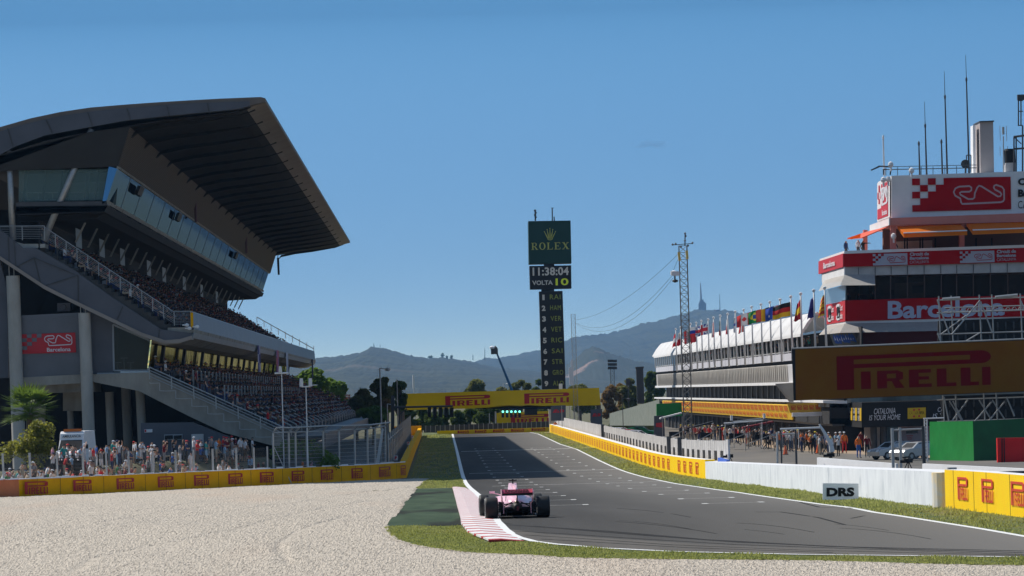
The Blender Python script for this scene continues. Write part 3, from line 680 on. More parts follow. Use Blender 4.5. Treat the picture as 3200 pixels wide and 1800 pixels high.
# lower storey: corrugated box with the circuit sign
b = MB(); b.prism([S(x, y) + DS * .6 for x, y in ((57, 986), (255, 976), (262, 1172), (62, 1180))], DS * 7)
lb = b.build('corrugated_box', mat('corrugated_grey_sheet', (.15, .162, .185), (.19, .20, .23), .3, .35, metal=.3), stand)
b = MB()
for i in range(44):
    y = 990 + i * 4.2; b.prism([S(58 + i * .1, y) + DS * .52, S(256 + i * .1, y - 6) + DS * .52, S(256 + i * .1, y - 3.6) + DS * .52, S(58 + i * .1, y + 2.4) + DS * .52], DS * .08)
b.build('corrugation', MC['corrugated_grey_sheet'], lb)
sg = thing('wall_sign', 'red circuit sign with checkered corner and white track outline on the corrugated grandstand wall', 'sign', S(150, 1105, SN + .3))
f = qpx((68, 1045), (235, 1039), (238, 1101), (70, 1106), SN + .36)
circuit_sign(f, sg, M['redlit'], M['letw'], 'Barcelona')
b = MB(); b.prism([f(0, 0) + DS * .05, f(1, 0) + DS * .05, f(1, 1) + DS * .05, f(0, 1) + DS * .05], DS * .08); b.build('backing_sheet', MC['corrugated_grey_sheet'], sg)
b = MB(); b.prism([S(x, y) + DS * .3 for x, y in ((60, 1180), (282, 1168), (284, 1196), (62, 1208))], DS * 9); b.prism([S(x, y) + DS * 1.5 for x, y in ((60, 1208), (290, 1196), (290, 1224), (62, 1230))], DS * 8); b.build('floor_slab', M['conc'], stand)
b = MB(); b.prism([S(x, y) + DS * .9 for x, y in ((255, 960), (352, 1006), (354, 1168), (282, 1168))], DS * 7); b.build('side_wall', M['greypanel'], stand)
b = MB(); b.face([S(x, y) + DS * 1.0 for x, y in ((353, 1014), (472, 1066), (462, 1158), (356, 1158))]); b.build('restaurant_window', mat('dark_window_glass', (.03, .04, .035), rough=.1, alpha=.75), stand)
b = MB(); b.path([S(x, y, SN + .9) for x, y in ((353, 1014), (472, 1066), (462, 1158), (356, 1158), (353, 1014))], .09, 4); b.prism([S(x, y) + DS * .4 for x, y in ((302, 1165), (452, 1163), (452, 1172), (302, 1173))], DS * 1.5); b.build('window_frame', M['bluegrey'], stand)
b = MB(); b.face([S(x, y) + DS * 6 for x, y in ((350, 1010), (480, 1060), (470, 1160), (350, 1160))]); b.build('restaurant_back_wall', M['brownwall'], stand)
for x, nm in ((388, 'in the middle of the restaurant window'), (368, 'at the left end of the restaurant window'), (408, 'at the right end of the restaurant window')):
    t = MB(); hh = 38 if x == 388 else 24; t.box(S(x, 1157 - hh, SN + 2.2), (.5, .4, .05)); t.tube(S(x, 1157 - hh, SN + 2.2), S(x, 1157, SN + 2.2), .04); t.box(S(x, 1156, SN + 2.2), (.35, .35, .04))
    tag(t.build('bar_table', M['steel'], origin=S(x, 1157, SN + 2.2)), 'tall pale bar table ' + nm, 'table', 'bar tables behind the restaurant window')
# round columns
for x0, x1, y0, y1, o in ((20, 62, 862, 1400, -.2), (245, 283, 978, 1410, -.2), (310, 338, 1225, 1400, 6), (355, 385, 1200, 1330, 8), (415, 443, 1215, 1400, 3), (180, 200, 1220, 1290, 8)):
    b = MB(); c0 = S((x0 + x1) / 2, y0) + DS * o; rr = (x1 - x0) / 2 / ppx(SN); c1 = Vector((c0.x + .15, c0.y, -2.5)); b.tube(c0, c1, rr, rr, 18)
    if x0 < 300:
        for k in (.33, .66): q = c0.lerp(c1, k); b.tube(q, q - Vector((0, 0, .12)), rr + .03, rr + .03, 18)
        for dx in (-.25, .1): b.tube(c0 + Vector((dx, -.2, 0)), c0 + Vector((dx, -.2, .7)), .03)
    b.build('column', M['concl'], stand, smooth=False)
b = MB(); b.box(S(200, 960, SN + 2), (.95, .5, .6)); b.lathe(S(198, 960, SN + 1.7), [(.22, 0), (.2, -.05), (0, -.05)], 12, 'Y'); b.build('air_conditioner', M['greypanel'], stand)
# lower raker and the ground floor in shade
b = MB(); b.prism([S(x, y) for x, y in ((282, 1170), (467, 1163), (880, 1352), (880, 1400), (700, 1352), (600, 1305), (434, 1222), (293, 1194))], DS * 4); b.build('raker_beam', M['conc'], stand)
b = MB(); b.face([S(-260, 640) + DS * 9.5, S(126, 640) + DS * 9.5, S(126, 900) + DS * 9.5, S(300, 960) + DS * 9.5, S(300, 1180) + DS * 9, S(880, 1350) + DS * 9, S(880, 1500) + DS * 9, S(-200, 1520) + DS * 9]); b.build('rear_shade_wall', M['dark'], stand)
b = MB(); b.prism([S(x, y) + DS * .5 for x, y in ((-160, 740), (-5, 800), (20, 900), (24, 1180), (-160, 1190))], DS * 1); b.build('left_wall', M['greypanel'], stand)
b = MB(); b.prism([S(x, y) + DS * 5 for x, y in ((180, 1212), (262, 1214), (262, 1285), (180, 1285))], DS * .4); b.prism([S(x, y) + DS * 6 for x, y in ((60, 1250), (120, 1250), (120, 1400), (60, 1400))], DS * .4);  b.build('inner_panel', M['conc'], stand)
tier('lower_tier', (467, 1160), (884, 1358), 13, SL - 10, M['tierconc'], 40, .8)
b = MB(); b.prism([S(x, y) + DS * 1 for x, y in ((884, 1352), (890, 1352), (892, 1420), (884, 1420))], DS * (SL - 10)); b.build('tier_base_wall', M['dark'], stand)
b = MB(); b.prism([S(x, y) + DS * 22 for x, y in ((985, 1362), (995, 1362), (995, 1410), (985, 1410))], DS * (SL - 40)); b.prism([S(x, y) + DS * 22 for x, y in ((890, 1372), (985, 1370), (985, 1376), (890, 1378))], DS * (SL - 40)); b.build('front_walkway_wall', M['greypanel'], stand)
# wavy glazing behind the lower tier with dark columns
b = MB(); extr(b, [(470, 1062), (474, 1062), (464, 1150), (460, 1150)], SL - 12); b.build('rear_glazing', M['goldtint_glass'], stand)
b = MB()
for i in range(11):
    o = DS * (10 + i * 30); b.prism([S(482, 1066) + o, S(492, 1066) + o, S(480, 1160) + o, S(470, 1160) + o], DS * 1.4); b.mark()
b.split('dark_prop', M['black'], stand)
# rails of the lower tier
b = MB()
def rail2(pts, h, nb, D, r=.035, post=40):
    p = [S(x, y) + DS * D for x, y in pts]; up_ = Vector((0, 0, h / ppx(SN)))
    for k in range(nb): b.path([q + up_ * ((k + 1) / nb) for q in p], r if k == nb - 1 else r * .6, 5)
    for u, v in zip(pts, pts[1:]):
        n = max(1, int(math.hypot(v[0] - u[0], v[1] - u[1]) / post))
        for i in range(n + 1): q = S(lerp(u[0], v[0], i / n), lerp(u[1], v[1], i / n)) + DS * D; b.tube(q, q + up_, r)
rail2([(468, 1185), (884, 1372)], 38, 4, -.3, .05, 70)
st = [S(468, 1195) - DS * .4]
for i in range(8): st += [S(470 + i * 40 * 1.25, 1198 + i * 24) - DS * .4, S(500 + i * 40 * 1.25, 1197 + i * 24) - DS * .4, S(500 + i * 40 * 1.25, 1221 + i * 24) - DS * .4]
b.path(st, .035, 4)
b.build('stair_railing', M['steel'], stand)
b = MB()
for i in range(22): rail2([(760, 1296), (900, 1362)], 30, 2, 8 + i * 13.5, .05, 200); b.mark()
b.split('aisle_railing', M['steel'], stand)
b = MB()
for i in range(32):
    o = DS * (6 + i * 6.2); 
    for x, y in ((590, 1204), (690, 1252)): q = S(x, y) + o; b.path([q, q + Vector((0, 0, 1.1)), q + Vector((.0, 1.1, 1.1)), q + Vector((0, 1.1, 0))], .04, 4); b.mark()
b.split('crush_barrier', M['steel'], stand)
# upper tier far rail against the sky
b = MB(); q0 = S(250, 806) + DS * (SL + 8); q1 = S(600, 985) + DS * (SL + 8); b.tube(q0 + Vector((0, 0, 1)), q1 + Vector((0, 0, .6)), .06); 
for t in range(9): q = q0.lerp(q1, t / 8); b.tube(q, q + Vector((0, 0, 1)), .05)
b.build('far_railing', M['steel'], stand)
b = MB(); tierfar = [(250, 830), (602, 1034), (602, 1050), (250, 870)]; b.prism([S(x, y) + DS * SL for x, y in tierfar], DS * 9); b.build('far_tier_end', M['conc'], stand)
# cloths and flags hung from the balcony
for D, nm, m, x in ((118, 'dark blue and white flag hung lengthwise from the grandstand balcony', (.05, .05, .16), 0), (172, 'blue white and red cloth hung from the grandstand balcony', (.25, .12, .25), 1), (205, 'pale grey cloth hung from the grandstand balcony', (.4, .42, .5), 2), (318, 'thin dark cloth hung at the far end of the balcony', (.03, .03, .06), 3)):
    b = MB(); q = S(607, 1030) + DS * D; w = 6 if x != 3 else 3
    g = lambda s, t: q + DS * (w * s) + Vector((.15 + .1 * math.sin(s * 9), 0, -2.6 * t))
    for i in range(6):
        for j in range(6): b.face([g(i / 6, j / 6), g((i + 1) / 6, j / 6), g((i + 1) / 6, (j + 1) / 6), g(i / 6, (j + 1) / 6)], (j // 2 + (i > 2)) % 2 if x < 2 else 0)
    tag(b.build('hanging_cloth', [mat('cloth%d' % x, m, rough=.9), mat('clothb%d' % x, (.35, .33, .42) if x == 0 else (.5, .12, .15), rough=.9)], origin=q), nm, 'cloth', 'cloths hung from the balcony')
# slim loudspeaker column at the far end
b = MB(); b.prism([P(x, y, 688) for x, y in ((865, 806), (872, 805), (874, 858), (868, 859))], (0, .4, 0)); b.tube(P(858, 792, 688), P(869, 796, 688), .07); b.tube(P(869, 796, 688), P(868, 806, 688), .06)
tag(b.build('speaker_column', M['black'], origin=P(868, 806, 688)), 'slim dark loudspeaker column hanging at the far end of the grandstand roof', 'loudspeaker')
# grey hut in front of the stand base
hut = thing('site_cabin', 'low grey site cabin with window and door under the grandstand stairs', 'cabin', G(560, 1415))
HD = 350.5
b = MB(); b.prism([P(x, y, HD) for x, y in ((440, 1322), (600, 1320), (715, 1365), (716, 1420), (440, 1425))], (0, 1.5, 0)); b.build('cabin_wall', M['greypanel'], hut)
b = MB(); b.prism([P(x, y, HD - .1) for x, y in ((513, 1358), (570, 1357), (570, 1374), (513, 1376))], (0, .2, 0)); w = b.build('window', M['bluegrey'], hut)
b = MB()
for xa, xb in ((515, 540), (543, 568)): b.prism([P(x, y, HD - .16) for x, y in ((xa, 1361), (xb, 1360), (xb, 1372), (xa, 1373))], (0, .1, 0))
b.build('pane', M['dark'], w)
b = MB(); b.prism([P(x, y, HD - .1) for x, y in ((598, 1357), (636, 1356), (636, 1410), (598, 1410))], (0, .2, 0)); b.build('door', M['pitwall'], hut)
b = MB(); b.prism([P(x, y, HD - .1) for x, y in ((451, 1342), (476, 1341), (476, 1351), (451, 1352))], (0, .08, 0)); s_ = b.build('notice', M['white'], hut)
b = MB(); b.prism([P(x, y, HD - .16) for x, y in ((452, 1343), (457, 1343), (457, 1350), (452, 1350))], (0, .06, 0)); b.build('red_mark', M['redlit'], s_)
# ================================================================ barriers
def densify(w, st=6):
    o = []
    for a, b in zip(w, w[1:]):
        n = max(1, int((b - a).length / st))
        for i in range(n): o.append(a.lerp(b, i / n))
    return o + [w[-1]]
def wall_mesh(name, pts, h, th, mats, parent, z0=-.1, topm=None, world=False, st=6, back=1):
    w = [Vector(p) for p in pts] if world else [G(*p) for p in pts]
    w = densify(w, st); mb = MB(); A = []; B = []
    for i, p in enumerate(w):
        a = w[max(0, i - 1)]; b = w[min(len(w) - 1, i + 1)]; d = b - a; d.z = 0; d.normalize(); n = Vector((-d.y, d.x, 0)) * th * back
        A.append(Vector((p.x, p.y, zt(p.y)))); q = p + n; B.append(Vector((q.x, q.y, zt(p.y))))
    H = Vector((0, 0, h)); Z = Vector((0, 0, z0))
    for i in range(len(w) - 1):
        mb.face([A[i] + Z, A[i + 1] + Z, A[i + 1] + H, A[i] + H], 0); mb.face([B[i] + Z, B[i] + H, B[i + 1] + H, B[i + 1] + Z], 0)
        mb.face([A[i] + H, A[i + 1] + H, B[i + 1] + H, B[i] + H], 1)
    for i in (0, -1): mb.face([A[i] + Z, A[i] + H, B[i] + H, B[i] + Z], 0)
    return mb.build(name, mats, parent)
WC = {}
def edge_at(px, poly):          # point of the built wall line that is seen at photo column px
    k = tuple(poly)
    if k not in WC: WC[k] = densify([G(*p) for p in poly], 2)
    w = WC[k]; xs = [proj(gz(p.x, p.y))[0] for p in w]
    for i in range(len(w) - 1):
        if (xs[i] - px) * (xs[i + 1] - px) <= 0 and xs[i] != xs[i + 1]:
            q = w[i].lerp(w[i + 1], (px - xs[i]) / (xs[i + 1] - xs[i])); return gz(q.x, q.y)
    q = w[-1] if abs(xs[-1] - px) < abs(xs[0] - px) else w[0]; return gz(q.x, q.y)
def wall_logo(parent, poly, x0, x1, za, zb, shape, m, lift=.03, skew=0, name='tyre_maker_logo'):
    a = edge_at(x0, poly); b = edge_at(x1, poly)
    f = qmap(a + Vector((0, 0, zb)), b + Vector((0, 0, zb)), b + Vector((0, 0, za)), a + Vector((0, 0, za)), lift)
    mb = MB(); put(mb, f, shape); return mb.build(name, m, parent)
LB_ = [(-160, 1562), (0, 1554), (300, 1542), (550, 1530), (850, 1516), (1150, 1502), (1271, 1492)]
lb1 = thing('tyre_barrier', 'long yellow barrier with white top between the gravel and the spectators on the left', 'barrier', G(600, 1527))
wall_mesh('barrier_face', [(60, 1551.5)] + LB_[2:], 1.14, .7, [M['yellow'], M['white']], lb1)
wall_mesh('orange_section', [(-160, 1562), (0, 1554), (60, 1551.5)], 1.14, .7, [M['orange'], M['white']], lb1)
b = MB()
for i in range(70):   # lumpy white capping
    x = -150 + i * 20.3; a = edge_at(x, LB_); c = edge_at(min(1268, x + 21), LB_); d = (c - a); z = 1.13 + U(0, .12)
    b.add([a + Vector((0, .05, 1.1)), c + Vector((0, .05, 1.1)), c + Vector((0, .7, 1.1)), a + Vector((0, .7, 1.1)), a + Vector((0, .12, z)), c + Vector((0, .12, z)), c + Vector((0, .6, z)), a + Vector((0, .6, z))], [(0, 1, 5, 4), (1, 2, 6, 5), (2, 3, 7, 6), (3, 0, 4, 7), (4, 5, 6, 7)])
b.build('white_capping', M['white'], lb1)
for x0, x1 in ((77, 150), (229, 286), (364, 419), (493, 542), (606, 653), (713, 758), (812, 855), (911, 951), (1002, 1041), (1098, 1133), (1184, 1220), (1252, 1268)):
    wall_logo(lb1, LB_, x0, x1, .12 if x0 < 100 else .2, .93, LB, M['pred'])
b = MB()
for x in (118, 190, 262, 325, 392, 455, 520, 580, 632, 684, 736, 785, 833, 884, 930, 976, 1022, 1068, 1112, 1158, 1204, 1240):
    a = edge_at(x, LB_); b.box(a + Vector((0, -.012, .56)), (.03, .04, 1.1)); b.mark()
b.split('panel_seam', mat('seam_brown', (.32, .17, .01), rough=.8), lb1)
# far left barrier running along the track
LF = [(1271, 1491), (1283, 1455), (1296, 1418), (1318, 1362)]
lb2 = thing('concrete_barrier', 'yellow barrier running away along the left edge of the straight', 'barrier', G(1290, 1440))
wall_mesh('barrier_face', LF, 1.15, .5, [M['yellow'], M['yellow']], lb2, st=10)
b = MB(); q = G(1318, 1362); b.box(q + Vector((-2.1, .3, .75)), (4.2, .5, 1.5)); b.build('return_wall', M['yellow'], lb2)
# right barrier
RB = [(1718, 1351), (2205, 1496.5), (2400, 1521), (2566, 1542), (2797, 1569), (2950, 1587)]
RBy = [(1718, 1351), (2205, 1496.5)]
rb1 = thing('pit_wall_barrier', 'bright yellow wall with a row of red logos along the right of the straight', 'barrier', G(2100, 1465))
wall_mesh('wall_face', RBy, 1.2, .6, [M['yellow2'], M['white']], rb1, back=1)
a0, a1 = G(*RBy[0]), G(*RBy[1]); n = (a0 - a1).length; u = (a0 - a1).normalized(); s = 7.5; k = 0
while s < n - 8 and k < 60:
    for q in [a1 + u * s]:
        if abs(s - 37.5) < 4: break
        r = q + u * 3.4; q.z = zt(q.y); r.z = zt(r.y)
        f = qmap(r + Vector((0, 0, .98)), q + Vector((0, 0, .98)), q + Vector((0, 0, .22)), r + Vector((0, 0, .22)), .03); mb = MB(); put(mb, f, LB); mb.build('tyre_maker_logo', M['pred2'], rb1); k += 1
    s += 7.6
rb2 = thing('concrete_wall', 'thick white painted concrete wall beside the pit entry behind the distance board', 'wall', G(2550, 1541))
wall_mesh('wall_face', [(2205, 1496.5), (2400, 1522), (2566, 1543), (2797, 1570), (2905, 1582), (2947, 1587)], 1.08, 1.1, [M['whitewall'], M['white']], rb2, back=1, st=3)
b = MB(); q = G(2947, 1587); b.lathe(q + Vector((.35, .5, -.1)), [(.62, 0), (.62, 1.17), (0, 1.19)], 20); b.build('rounded_end', mat('scuffed_white_end', (.70, .68, .64), (.85, .66, .36), .9, .7, contrast=(.45, .6)), rb2)
RN = [(2955, 1588), (3200, 1617), (3420, 1646)]
rb3 = thing('advertising_wall', 'near yellow wall with large red logos at the right edge of the picture', 'barrier', G(3100, 1606))
wall_mesh('wall_face', RN, 1.17, .5, [M['yellow2'], M['white']], rb3, back=1, st=3)
b = MB()
for x in (2982, 3045, 3085, 3158, 3230): a = edge_at(x, RN); b.box(a + Vector((0, -.01, .58)), (.012, .05, 1.16))
b.build('panel_joint', mat('dark_joint', (.2, .13, .02), rough=.8), rb3)
for x0, x1 in ((2997, 3028), (3072, 3108), (3164, 3206)): wall_logo(rb3, RN, x0, x1, .3, .98, LB, M['pred2'])
# far barrier across the end of the straight
FD = 716
fb = thing('end_barrier', 'low yellow barrier with dark red logos across the far end of the straight', 'barrier', P(1540, 1350, FD))
b = MB(); b.prism([P(1366, 1347, FD), P(1722, 1335, FD), P(1722, 1356, FD), P(1366, 1356, FD)], (0, .6, 0)); b.build('barrier_face', M['gantryyellow'], fb)
for x0, x1 in ((1430, 1465), (1484, 1520), (1541, 1576), (1597, 1638), (1661, 1704)):
    yy = 1347 - (x0 - 1366) * 12 / 356; f = qpx((x0, yy + 1.5), (x1, yy), (x1, yy + 9.5), (x0, yy + 9.5), FD, .06); b = MB(); put(b, f, LB); b.build('tyre_maker_logo', M['pred'], fb)
b = MB(); b.prism([P(1325, 1332, FD + 8), P(1725, 1316, FD + 8), P(1725, 1350, FD + 8), P(1325, 1352, FD + 8)], (0, .3, 0), 0)
for i in range(26): x = 1330 + i * 15; b.prism([P(x, 1330 - i * .6, FD + 7.9), P(x + 1.5, 1330 - i * .6, FD + 7.9), P(x + 1.5, 1350, FD + 7.9), P(x, 1350, FD + 7.9)], (0, .1, 0), 1)
tag(b.build('corrugated_fence', [M['greydark'], M['steel']], origin=P(1520, 1350, FD + 8)), 'grey panel fence behind the low barrier at the end of the straight', 'fence')
# pale panel wall behind the right yellow wall
pwf = thing('panel_fence', 'pale grey vertical panel screen with black openings above the right yellow wall', 'fence', G(2100, 1460))
c0 = G(1718, 1351) + Vector((.9, 0, 0)); c1 = G(2205, 1496.5) + Vector((.9, 0, 0)); n = (c0 - c1).length; u = (c0 - c1) / n
def pz(s, h, dx=0): q = c1 + u * s; return Vector((q.x + dx, q.y, zt(q.y) + h))
b = MB(); s = -9.0; i = 0
while s < n - 5:
    g = .12 if s > 260 else .22; w = 2.3; tp = 2.35 + (.06 if i % 7 == 0 else 0)
    low = .9
    b.prism([pz(s, low), pz(s + w - g, low), pz(s + w - g, tp), pz(s, tp)], (.12, 0, 0)); s += w; i += 1
    if i > 99: b.prism([pz(s, low), pz(n - 5, low), pz(n - 5, tp), pz(s, tp)], (.12, 0, 0)); break
    b.mark()
b.split('panel', M['pitwall'], pwf)
b = MB(); k = 0; s = -4.0
while s < 210:
    b.prism([pz(s, 1.15, -.03), pz(s + 2.6, 1.15, -.03), pz(s + 2.6, 1.72, -.03), pz(s, 1.72, -.03)], (.05, 0, 0)); s += 6.6; k += 1; b.mark()
b.split('black_opening', M['black'], pwf)
for s in (62, 205, 46): b = MB(); b.box(pz(s, 1.3, -.1), (.35, .5, 2.4)); b.build('support_post', M['greydark'], pwf)
# distance board
sb = thing('board', 'white board reading DRS standing in the grass before the white wall', 'sign', G(2625, 1562))
D = G(2625, 1562).y
b = MB(); f = qpx((2571, 1510), (2683, 1511), (2683, 1560), (2571, 1563), D); b.prism([f(0, 0), f(1, 0), f(1, 1), f(0, 1)], (0, .06, 0)); b.build('panel', mat('bright_white_board', (.93, .93, .93), rough=.5), sb)
b = MB(); put(b, qpx((2583, 1524), (2670, 1523), (2670, 1551), (2583, 1552), D - .02), text2d('DRS', .055, 0, 1.02)); b.build('lettering', M['letb'], sb)
b = MB(); [b.tube(P(x, 1560, D + .1), P(x, 1572, D + .1), .03) for x in (2585, 2670)]; b.build('leg', M['steel'], sb)
# rear white walls on the right
wl = thing('concrete_wall', 'low white concrete wall behind the thick white wall at the pit entry', 'wall', P(2800, 1475, 262))
b = MB(); b.prism([P(2553, 1430, 262), P(2800, 1449, 250), P(2800, 1500, 250), P(2553, 1500, 262)], (.15, .4, 0)); b.prism([P(2882, 1449, 240), P(3230, 1466, 226), P(3230, 1520, 226), P(2882, 1500, 240)], (.15, .4, 0)); b.build('wall_face', M['white'], wl)
b = MB(); b.box(P(2975, 1470, 200), (.35, .5, .25)); b.build('grey_box', M['steel'], wl)
b = MB(); b.tube(P(2993, 1473, 200), P(3092, 1476, 200), .04); [b.tube(P(x, 1474, 200), P(x, 1492, 200), .035) for x in (3010, 3030, 3047, 3062, 3081, 3085)]; b.box(P(3150, 1486, 199), (1.9, .7, .35)); tag(b.build('guard_rail', [M['greydark']], origin=P(3040, 1492, 200)), 'short dark guard rail behind the near yellow wall', 'railing')
# ================================================================ fences on the left
lfn = thing('chain_link_fence', 'low chain link fence in front of the standing spectators', 'fence', G(450, 1532) + Vector((0, 1.5, 0)))
FO = Vector((0, 1.3, 0)); 
for x, yt in ((8, 1417), (92, 1415), (177, 1414), (258, 1413), (331, 1412), (401, 1410), (477, 1410), (548, 1407), (604, 1405), (664, 1402), (738, 1399), (793, 1398), (835, 1395)):
    a = edge_at(x, LB_) + FO; t = P(x, yt, a.y); b = MB(); b.tube(a, (t.x, a.y, t.z), .06 if x % 2 else .07, None, 8); b.build('post', M['steel'], lfn)
b = MB(); w = [edge_at(x, LB_) + FO for x in (-150, 8, 177, 401, 604, 835)]; tz = [P(x, y, q.y).z for x, y, q in zip((-150, 8, 177, 401, 604, 835), (1424, 1420, 1418, 1413, 1408, 1398), w)]
for i in range(5): b.face([w[i], w[i + 1], Vector((w[i + 1].x, w[i + 1].y, tz[i + 1])), Vector((w[i].x, w[i].y, tz[i]))])
b.build('wire_mesh', M['mesh'], lfn)
cf = thing('debris_fence', 'tall debris fence with cranked posts behind the left barrier near the track', 'fence', G(1000, 1508) + Vector((0, 1.5, 0)))
px_ = [(853, 1352, 1336), (902, 1350, 1336), (923, 1350, 1335), (958, 1349, 1333), (1010, 1347, 1330), (1059, 1344, 1330), (1108, 1342, 1329), (1148, 1340, 1327), (1172, 1337, 1324), (1204, 1331, 1320)]
tops = []; tips = []
for i, (x, yt, y2) in enumerate(px_):
    a = edge_at(x, LB_) + Vector((0, 1.6, 0)); t = P(x, yt, a.y); t = Vector((t.x, a.y, t.z)); e = P(x + 14, y2, a.y - .9); b = MB(); b.tube(a, t, .075, None, 8); b.tube(t, e, .06, None, 8); b.build('post', M['steel'], cf); tops.append(t); tips.append(e)
b = MB(); b.path(tops, .05); b.path(tips, .05)
for k in range(1, 10):
    b.path([Vector((t.x, t.y, lerp(zt(t.y) + 1, t.z, k / 10))) for t in tops], .012, 3)
a = edge_at(856, LB_) + Vector((0, 1.6, 0)); b.tube(tops[0] - Vector((0, 0, .9)), a + Vector((1.2, 0, 0)), .03); b.build('rail', M['steel'], cf)
b = MB()
for i in range(len(tops) - 1): b.face([Vector((tops[i].x, tops[i].y, zt(tops[i].y))), Vector((tops[i + 1].x, tops[i + 1].y, zt(tops[i + 1].y))), tops[i + 1], tops[i]]); b.face([tops[i], tops[i + 1], tips[i + 1], tips[i]])
b.build('wire_mesh', M['meshdark'], cf)
# dark panel fence along the far left barrier
df = thing('track_fence', 'dark grey panelled fence rising behind the far left barrier', 'fence', gz(-4, 420))
X0 = P(1208, 1380, 361); DX = Vector((X0.x, 361, 0)); hh = X0.z + 2.43
b = MB(); y = 361.0
while y < 640:
    L = 7.2; q = DX + DS * (y - 361); q.z = -2.43; e = q + DS * (L - .25); b.prism([q, e, e + Vector((0, 0, hh - .5)), q + Vector((0, 0, hh))], (.1, 0, 0)); y += L; b.mark()
b.split('panel', M['greydark'], df)
b = MB(); y = 361.0
while y < 640: q = DX + DS * (y - 361.1); q.z = -2.43; b.tube(q + Vector((.12, 0, 0)), q + Vector((.12, 0, hh + .6)), .07); y += 14.4
e = DX + DS * 279; e.z = -2.43 + hh - .1; b.tube(DX + Vector((.1, 0, X0.z + .1 - DX.z)), e, .05); b.build('post', M['steel'], df)
b = MB(); b.face([DX + Vector((.3, 0, X0.z - .9)), DX + Vector((.3, 0, 0)) + DS * 120 + Vector((0, 0, X0.z - .6))] + [DX + Vector((.3, 0, X0.z + 1.0)) + DS * 120, DX + Vector((.3, 0, X0.z + .2))]); b.build('wire_mesh', M['meshdark'], df)
b = MB(); b.prism([P(x, y, 359.5) for x, y in ((1168, 1486), (1181, 1486), (1199, 1340), (1193, 1338))], (0, .1, 0), 0); tag(b.build('leaning_pole', M['whitemetal'], origin=G(1175, 1495)), 'white leaning pole at the corner of the debris fence', 'pole')
# letter boards on the left barrier
for x, y, D, s, w_ in ((458, 1460, 330, 16, 'low among the spectators behind the left barrier'), (1237, 1431, 372, 13, 'nearest of three by the far left fence'), (1276, 1385, 452, 9, 'middle of the three along the far left barrier'), (1288, 1365, 520, 7, 'smallest and farthest along the left barrier')):
    o = thing('letter_board', 'small white board with red letter F, ' + w_, 'sign', P(x, y + s, D), 'white letter boards'); b = MB(); b.prism([P(x + a * s / 2, y + c * s / 2, D) for a, c in ((-1, 1.15), (1, 1.15), (1, -1.15), (-1, -1.15))], (0, .05, 0)); b.build('panel', M['white'], o)
    b = MB(); put(b, qpx((x - s * .28, y - s * .38), (x + s * .3, y - s * .4), (x + s * .3, y + s * .38), (x - s * .28, y + s * .4), D - .03), text2d('F', .05)); b.build('lettering', M['redlit'], o)
    b = MB(); b.tube(P(x, y + s * .5, D + .05), Vector((P(x, y, D).x, D + .05, zt(D) + (0))), .03); b.build('leg', M['steel'], o)
# black rack behind the fence
rk = thing('equipment_rack', 'low black slatted cabinet behind the left barrier in front of the spectators', 'cabinet', P(208, 1495, 322))
b = MB(); b.prism([P(x, y, 322) for x, y in ((157, 1433), (256, 1431), (257, 1500), (157, 1500))], (0, .9, 0)); b.build('case', M['black'], rk)
b = MB(); [b.prism([P(160, y, 321.95), P(254, y - 1, 321.95), P(254, y + 1, 321.95), P(160, y + 2, 321.95)], (0, .05, 0)) for y in (1438, 1450, 1462, 1474)]; b.build('slats', M['greydark'], rk)
b = MB(); [b.lathe(P(x, 1437, 321.8), [(0, .07), (.07, 0), (0, -.07)], 6) for x in (168, 184, 193, 219, 228, 244)]; b.build('lamps', M['white'], rk)
# ================================================================ pit building
PD = 482.0                        # depth where the facade line is seen at photo x 2460
def Q(px, py): return P(px, py, PD)
PL = 268.0; BK = -46.0            # runs PL beyond and BK towards the camera
def pex(mb, pts, a=BK, l=None, mi=0): l = PL - a if l is None else l; return mb.prism([Q(x, y) + DP * a for x, y in pts], DP * l, mi)
pit = thing('pit_building', 'long white pit building with louvred middle band and terrace along the pit lane', 'building', gz(36, PD))
b = MB(); pex(b, [(2462, 1126), (2620, 1122), (2620, 1258), (2520, 1256), (2520, 1200), (2466, 1202), (2466, 1160), (2480, 1158), (2480, 1130)]); b.build('core_wall', M['conc'], pit)
b = MB(); pex(b, [(2470, 1258), (2620, 1258), (2620, 1412), (2512, 1412), (2512, 1316), (2470, 1316)]); b.build('ground_storey', M['dark'], pit)
b = MB(); pex(b, [(2460, 1105), (2466, 1104), (2466, 1126), (2460, 1128)]); b.build('terrace_parapet', mat('lilac_white_panel', (.50, .50, .56), (.58, .58, .63), .3, .6), pit)
b = MB(); pex(b, [(2462, 1126), (2482, 1126), (2482, 1150), (2470, 1142)]); b.build('shadow_gap', M['dark'], pit)
b = MB(); pex(b, [(2461, 1141), (2464, 1139), (2470, 1196), (2465, 1198)], 0); b.build('louvre_band', mat('grey_louvre', (.26, .24, .22), (.42, .40, .37), .9, .6, stretch=(.4, 1, .1), contrast=(.4, .6)), pit)
b = MB(); pex(b, [(2461, 1141), (2464, 1139), (2470, 1196), (2465, 1198)], BK, -BK); b.build('white_louvre_band', mat('pale_louvre', (.52, .52, .55), (.64, .64, .66), .9, .6, stretch=(.4, 1, .1)), pit)
b = MB()
for i in range(96):
    o = DP * (i * 2.75); b.prism([Q(2460, 1143) + o, Q(2464, 1143) + o, Q(2464, 1195) + o, Q(2460, 1195) + o], DP * .35); b.mark()
b.split('louvre_fin', mat('louvre_fin', (.46, .43, .39), rough=.6), pit)
b = MB(); pex(b, [(2456, 1194), (2470, 1194), (2470, 1203), (2456, 1203)], -12); b.build('white_ledge', M['white'], pit)
b = MB(); pex(b, [(2511, 1203), (2516, 1203), (2516, 1250), (2511, 1250)]); b.build('lounge_glazing', M['dark'], pit)
b = MB()
